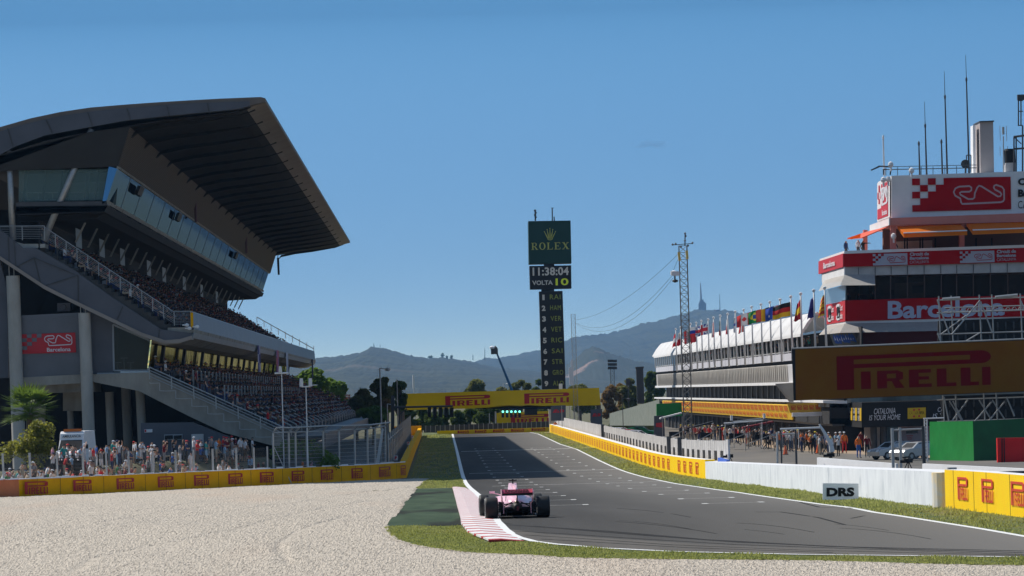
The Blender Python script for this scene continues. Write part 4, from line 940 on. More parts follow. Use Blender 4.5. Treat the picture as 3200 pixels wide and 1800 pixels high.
for i in range(30):
    o = DP * (4 + i * 8.6); b.prism([Q(2506, 1203) + o, Q(2510, 1203) + o, Q(2510, 1250) + o, Q(2506, 1250) + o], DP * 1.1); b.mark()
b.split('window_frame', mat('brown_window_frame', (.08, .07, .06), rough=.5), pit)
b = MB(); pex(b, [(2452, 1249), (2520, 1249), (2520, 1259), (2452, 1256)]); b.build('balcony_slab', M['white'], pit)
b = MB(); pex(b, [(2462, 1257), (2520, 1257), (2520, 1270), (2462, 1268)]); b.build('balcony_fascia', M['conc'], pit)
# yellow strip with lettering, leaning
b = MB(); pex(b, [(2452, 1266), (2456, 1264), (2468, 1309), (2463, 1311)], -6, PL - 18); ys = b.build('yellow_banner', mat('pit_banner_yellow', (.70, .42, .01), (.78, .50, .01), .3, .5), pit)
b = MB()
for i in range(40):
    for r, (ya, yb, xx) in enumerate(((1268, 1284, 2455), (1292, 1304, 2461))):
        o = DP * (-3 + i * 6.1 + (3 if r else 0)); x2 = xx - (3 if r else 2)
        f = qmap(Q(x2, ya) + o + DP * 4.2, Q(x2, ya) + o, Q(x2 + 3, yb) + o, Q(x2 + 3, yb) + o + DP * 4.2, .05); put(b, f, LB)
b.build('lettering', M['pred2'], ys)
b = MB(); pex(b, [(2470, 1300), (2620, 1300), (2620, 1322), (2480, 1322)]); b.build('garage_lintel', M['greydark'], pit)
b = MB(); pex(b, [(2505, 1320), (2510, 1320), (2510, 1412), (2505, 1412)]); b.build('garage_opening', M['dark'], pit)
b = MB()
for i in range(26):
    o = DP * (2 + i * 10); b.prism([Q(2496, 1322) + o, Q(2502, 1322) + o, Q(2502, 1410) + o, Q(2496, 1410) + o], DP * .8); b.mark()
b.split('garage_pier', M['greydark'], pit)
# terrace deck, tent canopy
b = MB(); pex(b, [(2466, 1112), (2620, 1108), (2620, 1124), (2466, 1126)]); b.build('terrace_deck', M['conc'], pit)
b = MB(); pex(b, [(2560, 1040), (2564, 1040), (2564, 1110), (2560, 1110)]); b.build('terrace_back_wall', M['dark'], pit)
tent = thing('tent', 'long white peaked canvas canopy over the pit building terrace', 'canopy', Q(2480, 1108))
b = MB(); rr = [(2450, 1051), (2452, 1046), (2470, 1016), (2492, 990), (2500, 985), (2560, 1030), (2556, 1034), (2500, 992), (2494, 996), (2456, 1052)]
nseg = 40; TBK = -21.0
for i in range(nseg):
    o = DP * (TBK + i * (PL - TBK + 6) / nseg); l = (PL - TBK + 6) / nseg
    sg_ = [(x, y - (1.0 if (i % 2) else 0)) if 985 < y < 1040 else (x, y) for x, y in rr]
    b.prism([Q(x, y) + o for x, y in sg_], DP * (l - .15))
b.build('canopy', M['tent'], tent)
b = MB(); pex(b, [(2449, 1051), (2453, 1051), (2453, 1059), (2449, 1059)], TBK); b.build('valance', M['white'], tent)
b = MB()
for i in range(50):
    o = DP * (TBK + 2 + i * 5.9); q = Q(2458, 1052) + o; b.tube(q, Q(2462, 1108) + o, .09, None, 6); b.mark()
b.split('tent_post', M['whitemetal'], tent)
b = MB(); pex(b, [(2461, 1099), (2463, 1099), (2463, 1101), (2461, 1101)]); b.build('terrace_rail', M['whitemetal'], pit)
# slanted end wall beside the screen
b = MB(); b.prism([P(x, y, 448) for x, y in ((2425, 1199), (2480, 1196), (2480, 1256), (2470, 1256))], (0, 1.5, 0)); b.build('slanted_end_wall', M['concl'], pit)
b = MB(); b.prism([P(2461, 1262, 445), P(2640, 1255, 445), P(2640, 1285, 445), P(2469, 1290, 445)], (0, .4, 0)); k = b.build('near_banner', mat('dull_banner', (.55, .33, .03), (.62, .38, .04), .4, .6), pit)
b = MB()
for i in range(8): put(b, qpx((2472 + i * 19, 1268 - i * .5), (2486 + i * 19, 1267.5 - i * .5), (2487 + i * 19, 1281 - i * .5), (2474 + i * 19, 1282 - i * .5), 444.9, .03), LB)
b.build('lettering', M['pred'], k)
b = MB(); b.prism([P(2476, 1290, 444), P(2650, 1284, 444), P(2650, 1298, 444), P(2476, 1302, 444)], (0, .6, 0)); b.build('near_ledge', [M['white']], pit)
# ================================================================ flag poles
FL = [('red and white flag', [(.6, .02, .03), (.7, .7, .7), (.6, .02, .03)], 'h', .55, 2.6), ('white and red flag', [(.7, .7, .7), (.6, .02, .03)], 'h', .5, 3), ('green white and red flag', [(.02, .2, .06), (.7, .7, .7), (.6, .03, .03)], 'v', .8, 4),
      ('red flag with dark corner', [(.5, .02, .03), (.55, .03, .04)], 'h', .7, 3.6), ('white blue and red tricolour', [(.7, .7, .7), (.02, .05, .3), (.6, .03, .03)], 'h', 1.2, 4.5), ('blue red and white crossed flag', 'uk', 'h', 1.2, 4.5),
      ('red and white hanging flag', [(.6, .02, .03), (.72, .72, .72)], 'v', .35, 2.2), ('green white and red hanging flag', [(.03, .25, .06), (.72, .72, .68), (.62, .06, .05)], 'h', .28, 1.6), ('blue white and red hanging flag', [(.02, .03, .12), (.72, .72, .72), (.5, .02, .04)], 'd', .35, 2), ('white flag with a blue cross', [(.75, .75, .78), (.75, .75, .78), (.05, .12, .45), (.75, .75, .78), (.75, .75, .78)], 'h', .3, 2),
      ('crumpled red maple leaf flag', [(.62, .04, .04), (.7, .68, .68), (.62, .04, .04)], 'v', .5, 3), ('red and white maple leaf flag', 'ca', 'v', 1.3, 4.6), ('green flag with yellow diamond and blue disc', 'br', 'h', 1.0, 3.8), ('black yellow and red vertical tricolour', [(.02, .02, .02), (.75, .42, .01), (.55, .08, .06)], 'v', 1.0, 4),
      ('blue flag with small red and white cross canton', 'au', 'h', 1.0, 4.2), ('black red and gold flag', [(.015, .015, .015), (.55, .03, .03), (.8, .52, .02)], 'h', 1.35, 5.0), ('limp red and yellow flag', [(.45, .01, .03), (.8, .55, .02), (.45, .02, .03)], 'h', .25, 1.9), ('limp dark blue flag', [(.12, .10, .40), (.05, .04, .22)], 'h', .25, 1.8), ('yellow and red striped flag', 'cat', 'h', .6, 3)]
fp = [(2112, 1031, .5), (2127, 1026, .5), (2158, 1015, .5), (2176, 1012, .6), (2192, 1006, .6), (2213, 1001, .6), (2230, 996, .6), (2251, 990, .7), (2274, 984, .7), (2298, 977, .7), (2324, 972, .8), (2349, 963, .8), (2378, 955, .8), (2406, 948, .9), (2438, 940, 1), (2471, 931, 1), (2502, 922, 1), (2543, 912, 1), (2577, 904, 1)]
for i, ((px, pt, _), (nm, cols, md, wd, ln)) in enumerate(zip(fp, FL)):
    D = 467 * (2460 - 1311) / (px + 6 - 1311); top = P(px, pt, D); kp = ppx(D)
    yb = 1227 - .028 * 0 + (1120 - 1227) * (px - 1311) / (2460 - 1311)   # parapet line seen at this column
    bot = P(px + 8 + 4 * (i / 18), yb + 8, D); bot = Vector((top.x, top.y, bot.z))
    o = thing('flagpole', 'flagpole with %s, %s from left' % (nm, ['first', 'second', 'third', 'fourth', 'fifth', 'sixth', 'seventh', 'eighth', 'ninth', 'tenth', '11th', '12th', '13th', '14th', '15th', '16th', '17th', '18th', '19th'][i]), 'flagpole', bot, 'flagpoles along the pit terrace')
    b = MB(); b.tube(bot, top, .11, .07, 8); b.build('pole', M['whitemetal'], o, smooth=True)
    b = MB(); b.lathe(top + Vector((0, 0, .12)), [(0, .16), (.13, .1), (.16, 0), (.1, -.12), (0, -.16)], 8); b.build('finial', M['white'], o)
    W_ = ln * .36 * (1 if wd > .9 else .42 if wd < .4 else .62); H_ = 1.35 if wd > .9 else 1.9; drop = .30 if wd > .9 else .75
    if px in (2502, 2543): W_ = .7
    nx, ny = 14, 12; sd = U(0, 6)
    def fc(s, t):
        fold = math.sin(s * 7 + sd) * .14 * s + math.sin(s * 3 + t * 3 + sd) * .1 * s
        return top + Vector((-W_ * s * (1 - .2 * fold) + (W_ * .5 * t * s if wd < .7 else 0), fold * 2.0, -.35 - H_ * (1 - t) * (1 - .12 * s) - drop * s * W_ * (.9 + .15 * math.sin(s * 8 + sd))))
    fo = []; b = MB(); mats = []; ix = {}
    def mi(c):
        k = tuple(c)
        if k not in ix: ix[k] = len(mats); mats.append(mat('flag_%d_%d_%d' % tuple(int(q * 99) for q in k), k, rough=.9))
        return ix[k]
    def colr(s, t):
        if isinstance(cols, list): return cols[min(len(cols) - 1, int((s if md == 'v' else 1 - t if md == 'h' else (s + 1 - t) / 2) * len(cols)))]
        if cols == 'ca':
            if s < .27 or s > .73: return (.62, .04, .04)
            return (.62, .04, .04) if abs(s - .5) + abs(t - .5) * .7 < .16 else (.72, .70, .70)
        if cols == 'br':
            if (s - .5) ** 2 + ((t - .5) * .8) ** 2 < .028: return (.03, .07, .3)
            return (.72, .6, .03) if abs(s - .5) + abs(t - .5) < .38 else (.01, .24, .06)
        if cols == 'au':
            if s < .45 and t > .5: return (.6, .2, .25) if abs(t - .75) < .06 or abs(s - .22) < .06 else (.5, .5, .6)
            return (.7, .7, .75) if (abs(s - .3) < .05 and abs(t - .2) < .09) or (abs(s - .75) < .05 and abs(t - .35) < .1) else (.03, .08, .42)
        if cols == 'uk':
            if abs(s - .5) < .08 or abs(t - .5) < .13: return (.6, .03, .05)
            if abs(s - .5) < .16 or abs(t - .5) < .24 or abs(abs(s - .5) - abs(t - .5)) < .09: return (.7, .7, .72)
            return (.02, .04, .25)
        return (.6, .06, .03) if int(t * 9) % 2 else (.85, .55, .03)
    for a in range(nx):
        for c in range(ny): b.face([fc(a / nx, c / ny), fc((a + 1) / nx, c / ny), fc((a + 1) / nx, (c + 1) / ny), fc(a / nx, (c + 1) / ny)], mi(colr((a + .5) / nx, (c + .5) / ny)))
    b.build('flag', mats, o, smooth=True)
# ================================================================ control tower
TD = 440.0
def T(x, y, o=0): return P(x, y, TD) + DP * o
tower = thing('control_tower', 'tall red and white race control tower with signs and orange awnings at the right', 'tower', gz(43, TD))
def slab(name, pts_front, depth, m, o=0.0, par=None):   # vertical front face px polygon pushed back along the pit axis
    b = MB(); b.prism([T(x, y, o) for x, y in pts_front], DP * depth); return b.build(name, m, par or tower)
XR = 3260
def yl(p, q, x): return p[1] + (q[1] - p[1]) * (x - p[0]) / (q[0] - p[0])
def band(name, x0, a0, b0, a1, b1, depth, m, o=0.0, par=None):  # from x0 (tops a0, bottoms b0) to 3200 (a1,b1)
    k = (XR - x0) / (3200 - x0); return slab(name, [(x0, a0), (XR, a0 + (a1 - a0) * k), (XR, b0 + (b1 - b0) * k), (x0, b0)], depth, m, o, par)
DPT = 21.0
band('upper_sign_box', 2791, 547, 680, 533, 666, 13, M['white'], 1.5)
band('top_slab', 2783, 681, 703, 666, 693, 19, M['pink'], .3)
b = MB(); b.prism([T(2783, 681, .3) + Vector((-.12, 0, 0)), T(2783, 703, .3) + Vector((-.12, 0, 0)), T(2783, 703, 19.2) + Vector((-.12, 0, 0)), T(2783, 681, 19.2) + Vector((-.12, 0, 0))], (.1, 0, 0)); b.build('top_slab_edge', M['white'], tower)
band('balcony_parapet', 2638, 784, 793, 765, 774, DPT + 6, M['white'], 0)
band('upper_red_band', 2636, 792, 834, 773, 819, DPT + 5.9, M['red'], .05)
band('panel_course', 2640, 834, 862, 819, 850, DPT + 4, M['pitwall'], .3)
band('middle_red_band', 2643, 939, 1004, 922, 989, DPT, M['red'], 0)
band('white_course', 2643, 1004, 1012, 989, 997, DPT, M['white'], .1)
# open storeys (back walls, ceilings, floors)
band('lounge_back_wall', 2800, 700, 785, 688, 770, 1, mat('warm_dim_wall', (.16, .08, .06), rough=.8), 12)
band('balcony_floor', 2640, 786, 792, 767, 773, DPT + 5, M['conc'], .3)
band('control_room_back_wall', 2660, 858, 945, 846, 928, 1, mat('beige_dim_wall', (.20, .15, .11), (.05, .04, .035), .25, .8, contrast=(.35, .5)), 9)
band('control_room_glass', 2730, 862, 938, 850, 922, .1, mat('tinted_front_glass', (.03, .022, .018), rough=.35, alpha=.45, spec=.02), .6)
band('lower_storey_wall', 2660, 1010, 1120, 995, 1120, 12, mat('dark_red_wall', (.13, .01, .014), rough=.6), 2)
band('lower_core', 2700, 1100, 1420, 1090, 1420, 14, M['conc'], 4)
b = MB()
for x in (2735, 2783, 2836, 2889, 2942, 2990, 3042, 3095, 3150): b.prism([T(x, 862 - (x - 2640) * .021, .45), T(x + 3, 862 - (x - 2640) * .021, .45), T(x + 3, 937 - (x - 2640) * .03, .45), T(x, 937 - (x - 2640) * .03, .45)], DP * .1); b.mark()
b.split('mullion', mat('brown_mullion', (.10, .06, .05), rough=.5), tower)
b = MB()
for x in (2683, 2735, 2785, 2836, 2888, 2940, 2990, 3042, 3095, 3148): b.prism([T(x, 836 - (x - 2640) * .027, .2), T(x + 1.6, 836 - (x - 2640) * .027, .2), T(x + 1.6, 861 - (x - 2640) * .021, .2), T(x, 861 - (x - 2640) * .021, .2)], DP * .08)
b.build('panel_joint', M['greydark'], tower)
b = MB()
for x0, x1, y0, y1 in ((2692, 2722, 893, 918), (2858, 2893, 891, 915), (2790, 2800, 905, 920)): b.prism([T(x0, y0, 2), T(x1, y0 - 1, 2), T(x1, y1 - 1, 2), T(x0, y1, 2)], DP * .2); b.mark()
b.split('hanging_monitor', M['black'], tower)
b = MB(); b.face([T(2816, 880, 6), T(2908, 876, 6), T(2908, 932, 6), T(2816, 934, 6)]); b.build('rear_window', mat('painted_sunlit_window', (.55, .36, .22), (.30, .22, .16), .3, .6), tower)  # sunlight on the rear window is painted into its colour
# columns of the lounge storey
for x0, x1, m in ((2787, 2804, M['pink']), (3003, 3018, M['pink']), (2749, 2762, M['pink'])):
    b = MB(); o = 1 if x0 > 2760 else 16; b.prism([T(x0, 700, o), T(x1, 700, o), T(x1, 788 - (x0 - 2787) * .03, o), T(x0, 788 - (x0 - 2787) * .03, o)], DP * .8); b.build('pillar', m, tower)
b = MB()
for x in (2853, 2861, 2902, 2910, 2950, 3040, 3080, 3130): b.prism([T(x, 735, 8), T(x + 4, 735, 8), T(x + 4, 778, 8), T(x, 778, 8)], DP * .2); b.mark()
b.split('window_post', M['dark'], tower)
b = MB(); b.face([T(2815, 745, 10), T(2950, 740, 10), T(2950, 776, 10), T(2815, 780, 10)]); b.build('pale_blind', mat('pale_blind', (.5, .42, .36), rough=.8), tower)
# awnings
for k, (xa, xb, xc, xd, ya) in enumerate(((2806, 3003, 2818, 3016, 706), (3022, 3290, 3033, 3300, 697))):
    b = MB(); dy = -(xb - xa) * .03; p = [T(xa, ya, .6), T(xb, ya + dy, .6), T(xd, ya + dy + 22, -1.6), T(xc, ya + 24, -1.6)]; b.prism(p, (0, 0, -.06)); b.face([p[3], p[2], p[2] - Vector((0, 0, .42)), p[3] - Vector((0, 0, .42))], 1); b.face([p[0], p[3], p[3] - Vector((0, 0, .4)), p[0] - Vector((0, 0, .2))], 0)
    a = b.build('awning', [M['orangecanvas'], M['orangecanvas']], tower); b = MB(); b.tube(p[3] - Vector((0, .05, 0)), p[2] - Vector((0, .05, 0)), .06); b.build('front_bar', M['white'], a)
b = MB(); p0 = T(2780, 706, 1); p1 = T(2755, 706, 18); b.prism([p0, p1, P(2648, 745, TD + 14), P(2695, 742, TD + 1)], (0, 0, -.08)); b.build('side_awning', mat('red_canvas', (.62, .09, .04), rough=.7), tower)
b = MB(); b.prism([P(2648, 744, TD), P(2690, 730, TD), P(2688, 742, TD), P(2660, 748, TD)], (0, .1, 0)); b.build('awning_valance', M['orangecanvas'], tower)
# mesh canopies
def canopy(name, y0f, y1f, xr, yr0, yr1, xl0, yl0, xl1, yl1, m):
    b = MB(); a = T(2640, y0f, 0); c = P(2625, y1f, TD - 2.2); b.face([a, T(xr, yr0, 0), P(xr + 2, yr1, TD - 2.2), c]); b.face([T(2640, y0f, 0), c, P(xl1, yl1, TD + 14), P(xl0, yl0, TD + DPT)]); return b.build(name, m, tower)
canopy('upper_mesh_canopy', 858, 892, 2733, 857, 891, 2576, 876, 2558, 910, M['mesgrey'])
canopy('lower_mesh_canopy', 1010, 1040, 3250, 1000, 1028, 2584, 1018, 2559, 1047, M['mesgrey'])
# left face pieces
def lface(name, top, bot, m, o0=0, o1=DPT, x=2643, dx=-.06):   # strip on the side wall between heights given at the near corner
    b = MB(); v = Vector((dx, 0, 0)); b.prism([T(x, top, o0) + v, T(x, top, o1) + v, T(x, bot, o1) + v, T(x, bot, o0) + v], (.1, 0, 0)); return b.build(name, m, tower)
lr = lface('side_red_band', 939, 1004, M['redlit'])
lface('side_glass', 890, 937, mat('side_window_glass', (.30, .38, .44), rough=.12, alpha=.9, spec=.8))
lface('side_panel_course', 834, 872, M['white'], 0, 24, 2640)
lu = lface('upper_side_red_band', 792, 834, M['redlit'], 0, 27, 2636)
f = qmap(T(2636, 797, 22) + Vector((-.1, 0, 0)), T(2636, 797, 7) + Vector((-.1, 0, 0)), T(2636, 829, 7) + Vector((-.1, 0, 0)), T(2636, 829, 22) + Vector((-.1, 0, 0)), .04); b = MB(); put(b, sub(f, .1, .2, .95, .8), text2d('Barcelona', .03)); b.build('lettering', M['letw'], lu)
for o0, o1 in ((18.5, 11.5), (9, 2)):
    f = qmap(T(2643, 943, o0) + Vector((-.1, 0, 0)), T(2643, 943, o1) + Vector((-.1, 0, 0)), T(2643, 1000, o1) + Vector((-.1, 0, 0)), T(2643, 1000, o0) + Vector((-.1, 0, 0)), .03)
    b = MB(); put(b, f, rects([(.15, .05, .55, .95), (.05, .75, .15, .9), (.05, .1, .15, .3)])); q = b.build('white_sign', M['letw'], lr); b = MB(); put(b, sub(f, .2, .2, .52, .8, .03), ribbon2d(CIRC, .07, .6)); b.build('circuit_outline', M['letb'], q)
    b = MB(); put(b, sub(f, .62, .55, 1.0, .9), text2d('Circuit', .02)); put(b, sub(f, .62, .1, 1.0, .45), text2d('Barcelona', .02)); b.build('lettering', M['letw'], q)
# signs
def front(TL, TR, BR, BL, o): return qmap(T(*TL, o), T(*TR, o), T(*BR, o), T(*BL, o), .05)
f = front((2855, 556), (3164, 550), (3166, 652), (2856, 660), 1.45)
circuit_sign(f, tower, M['red'], mat('rose_white_lettering', (.50, .38, .40), rough=.5), None, 'roof_sign', asp=3.0)
b = MB()
for s, y0, y1, bd in (('Circuit de', 555, 577, .05), ('Barcelona', 590, 614, .05), ('CATALUNYA', 626, 650, 0)):
    put(b, front((3187, y0), (3320, y0 - 4), (3320, y1 - 4), (3187, y1), 1.42), text2d(s, bd))
b.build('lettering', M['letb'], tower)
fL = qmap(T(2791, 552, 14) + Vector((-.1, 0, 0)), T(2791, 552, 2) + Vector((-.1, 0, 0)), T(2791, 676, 2) + Vector((-.1, 0, 0)), T(2791, 676, 14) + Vector((-.1, 0, 0)), .03)
b = MB(); put(b, sub(fL, .02, 0, 1, 1), rects([(-.02, 0, 1.02, 1)])); q = b.build('side_sign', M['white'], tower)
b = MB(); put(b, sub(fL, .05, .05, .9, .92, .04), rects([(.35, 0, 1, 1), (0, .0, .35, .3), (.1, .45, .22, .6), (.22, .6, .35, .8), (0, .6, .1, .8), (.1, .8, .22, 1)])); b.build('red_panel', M['redlit'], q)
b = MB(); put(b, sub(fL, .38, .38, .84, .82, .07), ribbon2d(CIRC, .06, .5)); put(b, sub(fL, .45, .1, .85, .24, .07), text2d('Barcelona', .03)); b.build('circuit_outline', M['letw'], q)
for x0 in (2727, 2999):
    sl_ = -.028; y0 = 794 - (x0 - 2727) * .029
    f = front((x0, y0), (x0 + 108, y0 - 3), (x0 + 109, y0 + 33), (x0 + 1, y0 + 36), .02)
    circuit_sign(f, tower, mat('lilac_white_sign', (.42, .42, .50), rough=.5), M['red'], None, 'banner_sign', asp=3.0)
    b = MB()
    for s, a, c, bd, w in (('Circuit de', 0, 11, .05, 60), ('Barcelona', 13, 23, .05, 60), ('CATALUNYA', 26, 35, 0, 60)): put(b, front((x0 + 116, y0 - 5 + a), (x0 + 116 + w, y0 - 7 + a), (x0 + 116 + w, y0 - 7 + c), (x0 + 116, y0 - 5 + c), .02), text2d(s, bd))
    b.build('lettering', mat('lilac_white_sign', (.42, .42, .50)), tower)
b = MB(); put(b, front((2774, 941), (3139, 930), (3139, 986), (2774, 997), -.02), text2d('Barcelona', .028)); b.build('lettering', mat('lilac_white_lettering', (.44, .46, .60), rough=.5), tower)
# canopy band with slogan at ground storey
cb = thing('canopy_band', 'black canopy fascia reading CATALONIA IS YOUR HOME under the control tower', 'sign', T(2800, 1336, -8))
def C(x, y, o=0): return P(x, y, 425) + DP * o
b = MB(); b.prism([C(2693, 1258), C(2960, 1250), C(2960, 1330), C(2693, 1336)], DP * 14); b.build('fascia', M['black'], cb)
f = lambda a, b_, c, d: qmap(C(*a, -.02), C(*b_, -.02), C(*c, -.02), C(*d, -.02), .03)
b = MB(); put(b, f((2731, 1277), (2798, 1274), (2798, 1292), (2731, 1295)), text2d('CATALONIA', .0, .2)); put(b, f((2716, 1298), (2814, 1294), (2814, 1311), (2716, 1314)), text2d('IS YOUR HOME', .0, .2)); put(b, f((2930, 1273), (2960, 1272), (2960, 1286), (2930, 1287)), text2d('CAT', 0, .2)); put(b, f((2914, 1293), (2950, 1291), (2950, 1305), (2914, 1307)), text2d('IS Y', 0, .2)); b.build('lettering', M['letw'], cb)
b = MB(); put(b, f((2836, 1275), (2893, 1273), (2893, 1307), (2836, 1309)), rects([(0, 0, 1, 1)])); y_ = b.build('yellow_panel', mat('canopy_yellow', (.62, .40, .01), rough=.5), cb)
b = MB(); put(b, f((2841, 1286), (2888, 1284), (2888, 1294), (2841, 1296)), text2d('CATALUNYA', .04)); b.build('lettering', M['letb'], y_)
b = MB()
for x, y in ((2856, 1281), (2872, 1280), (2856, 1301), (2872, 1300)): b.lathe(C(x, y, -.12), [(0, -.02), (.09, 0)], 10, 'Y')
b.build('red_dot', M['redlit'], y_)
b = MB()
v = Vector((-.06, 0, 0))
for i in range(3):
    o = 12 - i * 4.4; g = qmap(C(2693, 1275, o) + v, C(2693, 1275, o - 3.6) + v, C(2693, 1315, o - 3.6) + v, C(2693, 1315, o) + v, .02)
    put(b, g, rects([(.55, 0, 1, 1)]), 0); put(b, sub(g, 0, .55, .5, 1), text2d('CATALONIA', 0, .2), 1); put(b, sub(g, 0, 0, .5, .4), text2d('YOUR HOME', 0, .2), 1)
b.build('side_panels', [mat('canopy_yellow', (.62, .40, .01)), M['letw']], cb)
b = MB(); [b.tube(C(x, 1334, 1), Vector((C(x, 1334, 1).x, C(x, 1334, 1).y, -2.4)), .3, None, 10) for x in (2733, 2765)]; b.split('post', M['greydark'], cb)
b = MB(); b.prism([C(x, y, 3) for x, y in ((2712, 1336), (2760, 1335), (2760, 1440), (2712, 1440))], DP * .4, 0); b.prism([C(x, y, 3) for x, y in ((2818, 1334), (2935, 1330), (2935, 1440), (2818, 1440))], DP * .4, 1); b.build('rear_wall', [M['pitwall'], M['lilac']], cb)
b = MB(); b.prism([C(x, y, 2.8) for x, y in ((2736, 1350), (2744, 1350), (2744, 1440), (2736, 1440))], DP * .1); b.build('red_door', M['red'], cb)
b = MB(); b.prism([C(x, y, 2.7) for x, y in ((2842, 1340), (2878, 1339), (2878, 1355), (2842, 1356))], DP * .1); b.build('vent_grille', M['dark'], cb)
b = MB(); put(b, qmap(C(2840, 1362, 2.9), C(2866, 1361, 2.9), C(2866, 1374, 2.9), C(2840, 1375, 2.9), .05), rects([(.1, .8, .9, 1), (.2, .5, .8, .6), (.15, .3, .85, .4), (.25, 0, .75, .15)])); b.build('notice', M['redlit'], cb)
# roof furniture of the control tower
def rth(name, lab, cat, loc): return thing(name, lab, cat, loc, None)
ch = rth('rooftop_shaft', 'pale lift shaft box standing on the control tower roof', 'shaft', T(3095, 535, 6))
b = MB(); b.prism([T(3082, 372, 5), T(3124, 370, 5), T(3127, 536, 5), T(3084, 536, 5)], DP * 4.5); b.build('main_block', mat('taupe_render', (.36, .32, .32), (.42, .38, .37), .3, .7), ch)
b = MB(); b.prism([T(3074, 380, 6) + Vector((-.3, 0, 0)), T(3082, 378, 6) + Vector((-.3, 0, 0)), T(3083, 536, 6) + Vector((-.3, 0, 0)), T(3075, 536, 6) + Vector((-.3, 0, 0))], DP * 2); b.build('side_fin', M['white'], ch)
b = MB(); b.prism([T(3080, 369, 4.8), T(3126, 367, 4.8), T(3126, 371, 4.8), T(3080, 373, 4.8)], DP * 5); b.build('cap', M['greydark'], ch)
for x, yt, ys_, ybase, nm in ((2770, 425, 425, 545, 'short white'), (2882, 444, 444, 543, 'short dark'), (2901, 312, 388, 543, 'third tallest thin'), (2953, 438, 438, 541, 'short dark right of the second tallest'), (2964, 216, 297, 541, 'second tallest thin'), (3032, 165, 242, 540, 'tallest thin')):
    b = MB(); q0 = T(x + (ybase - yt) * .02 + 1, ybase, 3); q1 = T(x + (ybase - ys_) * .02 * 0, ys_, 3); q1 = Vector((q0.x, q0.y, q1.z)); b.tube(q0, q1, .09, .06, 6)
    if yt < ys_: b.tube(q1, Vector((q0.x, q0.y, T(x, yt, 3).z)), .035, .02, 5)
    b.lathe(q1, [(0, .3), (.1, .1), (.1, -.1), (0, -.3)], 6)
    tag(b.build('antenna', M['white'] if x == 2770 else M['greydark'], origin=q0), nm + ' antenna mast on the control tower roof', 'antenna', 'antennas on the tower roof')
b = MB(); z = [T(x, 527 - (x - 2770) * .02, 2) for x in (2765, 3060)]; b.tube(z[0], z[1], .04); z = [T(x, 518 - (x - 2770) * .02, 2) for x in (2780, 3060)]; b.tube(z[0], z[1], .03); [b.tube(T(x, 520 - (x - 2770) * .02, 2), T(x, 546 - (x - 2770) * .02, 2), .03) for x in range(2775, 3070, 37)]
tag(b.build('roof_railing', M['greydark'], origin=T(2900, 545, 2)), 'thin dark railing along the control tower roof', 'railing')
b = MB(); b.path([T(2785, 545, 1), T(2788, 520, 1), T(2760, 518, 1), T(2748, 518, 1)], .07); b.prism([T(2724, 529, 1), T(2750, 516, 1), T(2752, 521, 1), T(2727, 532, 1)], (0, .3, 0)); b.path([T(2764, 545, 1), T(2764, 528, 1), T(2775, 528, 1)], .05)
tag(b.build('roof_floodlight_arm', M['greydark'], origin=T(2785, 545, 1)), 'dark arm with a lamp sticking out over the roof corner', 'lamp')
for x, y, nm in ((2785, 514, 'on a post at the roof corner'), (2850, 533, 'further right on the roof edge'), (2762, 562, 'on the side of the sign box'), (2777, 560, 'at the top corner of the side sign'), (2794, 738, 'under the slab at the corner pillar')):
    b = MB(); c = T(x, y, .4); b.lathe(c, [(0, .32), (.2, .2), (.26, 0), (.18, -.2), (0, -.25)], 10); b.tube(c, c + Vector((0, 0, -.6)), .09); tag(b.build('dome_camera', M['white'], origin=c), 'white dome camera ' + nm, 'camera', 'dome cameras on the control tower')
ac = rth('cooling_unit', 'round black ribbed cooling unit on a pale plinth on the tower roof', 'cooler', T(3168, 535, 3))
b = MB(); b.lathe(T(3168, 490, 3), [(.0, .9), (.45, .88), (.52, .7), (.52, -.6), (0, -.6)], 16); b.build('drum', M['black'], ac); b = MB(); b.prism([T(3152, 505, 2.4), T(3187, 504, 2.4), T(3187, 536, 2.4), T(3152, 536, 2.4)], DP * 1); b.build('plinth', M['pitwall'], ac)
b = MB(); c = T(3148, 420, 3); b.tube(c, T(3148, 536, 3), .05)
for dx, dz in ((-.3, .5), (.3, .5), (-.35, -1.4), (.35, -1.4), (-.3, 0), (.3, 0)): b.tube(c + Vector((dx, 0, dz - .45)), c + Vector((dx, 0, dz + .45)), .025)
b.box(c + Vector((0, 0, .5)), (.2, .2, .7)); tag(b.build('aerial', M['steel'], origin=T(3148, 536, 3)), 'television aerial with upright rods left of the cooling unit', 'antenna')
b = MB(); [b.tube(T(x, 298, 2), T(x, 390, 2), .06) for x in (3191, 3199)]; [b.tube(T(3190, y, 2), T(3205, y, 2), .05) for y in (310, 344, 388)]; b.box(T(3201, 300, 2), (.8, .5, .5)); [b.tube(T(x, 425, 2), T(x, 535, 2), .07) for x in (3177, 3184, 3204)]; b.tube(T(3176, 424, 2), T(3210, 420, 2), .1); b.tube(T(3176, 462, 2), T(3210, 460, 2), .09); b.tube(T(3178, 425, 2), T(3200, 446, 2), .05); b.tube(T(3204, 390, 2), T(3204, 430, 2), .07)
tag(b.build('steel_frame', M['greydark'], origin=T(3190, 535, 2)), 'dark steel frame with ladder at the right end of the tower roof', 'frame')
b = MB(); c = T(3028, 508, 3); b.lathe(c, [(0, .1), (.35, .0), (.42, -.12)], 14, 'Y'); b.tube(c, T(3028, 540, 3), .06); b.path([T(3030, 540, 3), T(3032, 480, 3), T(3046, 480, 3), T(3046, 535, 3)], .05); tag(b.build('satellite_dish', M['greydark'], origin=T(3028, 540, 3)), 'dark satellite dish beside the pale roof shaft', 'dish')
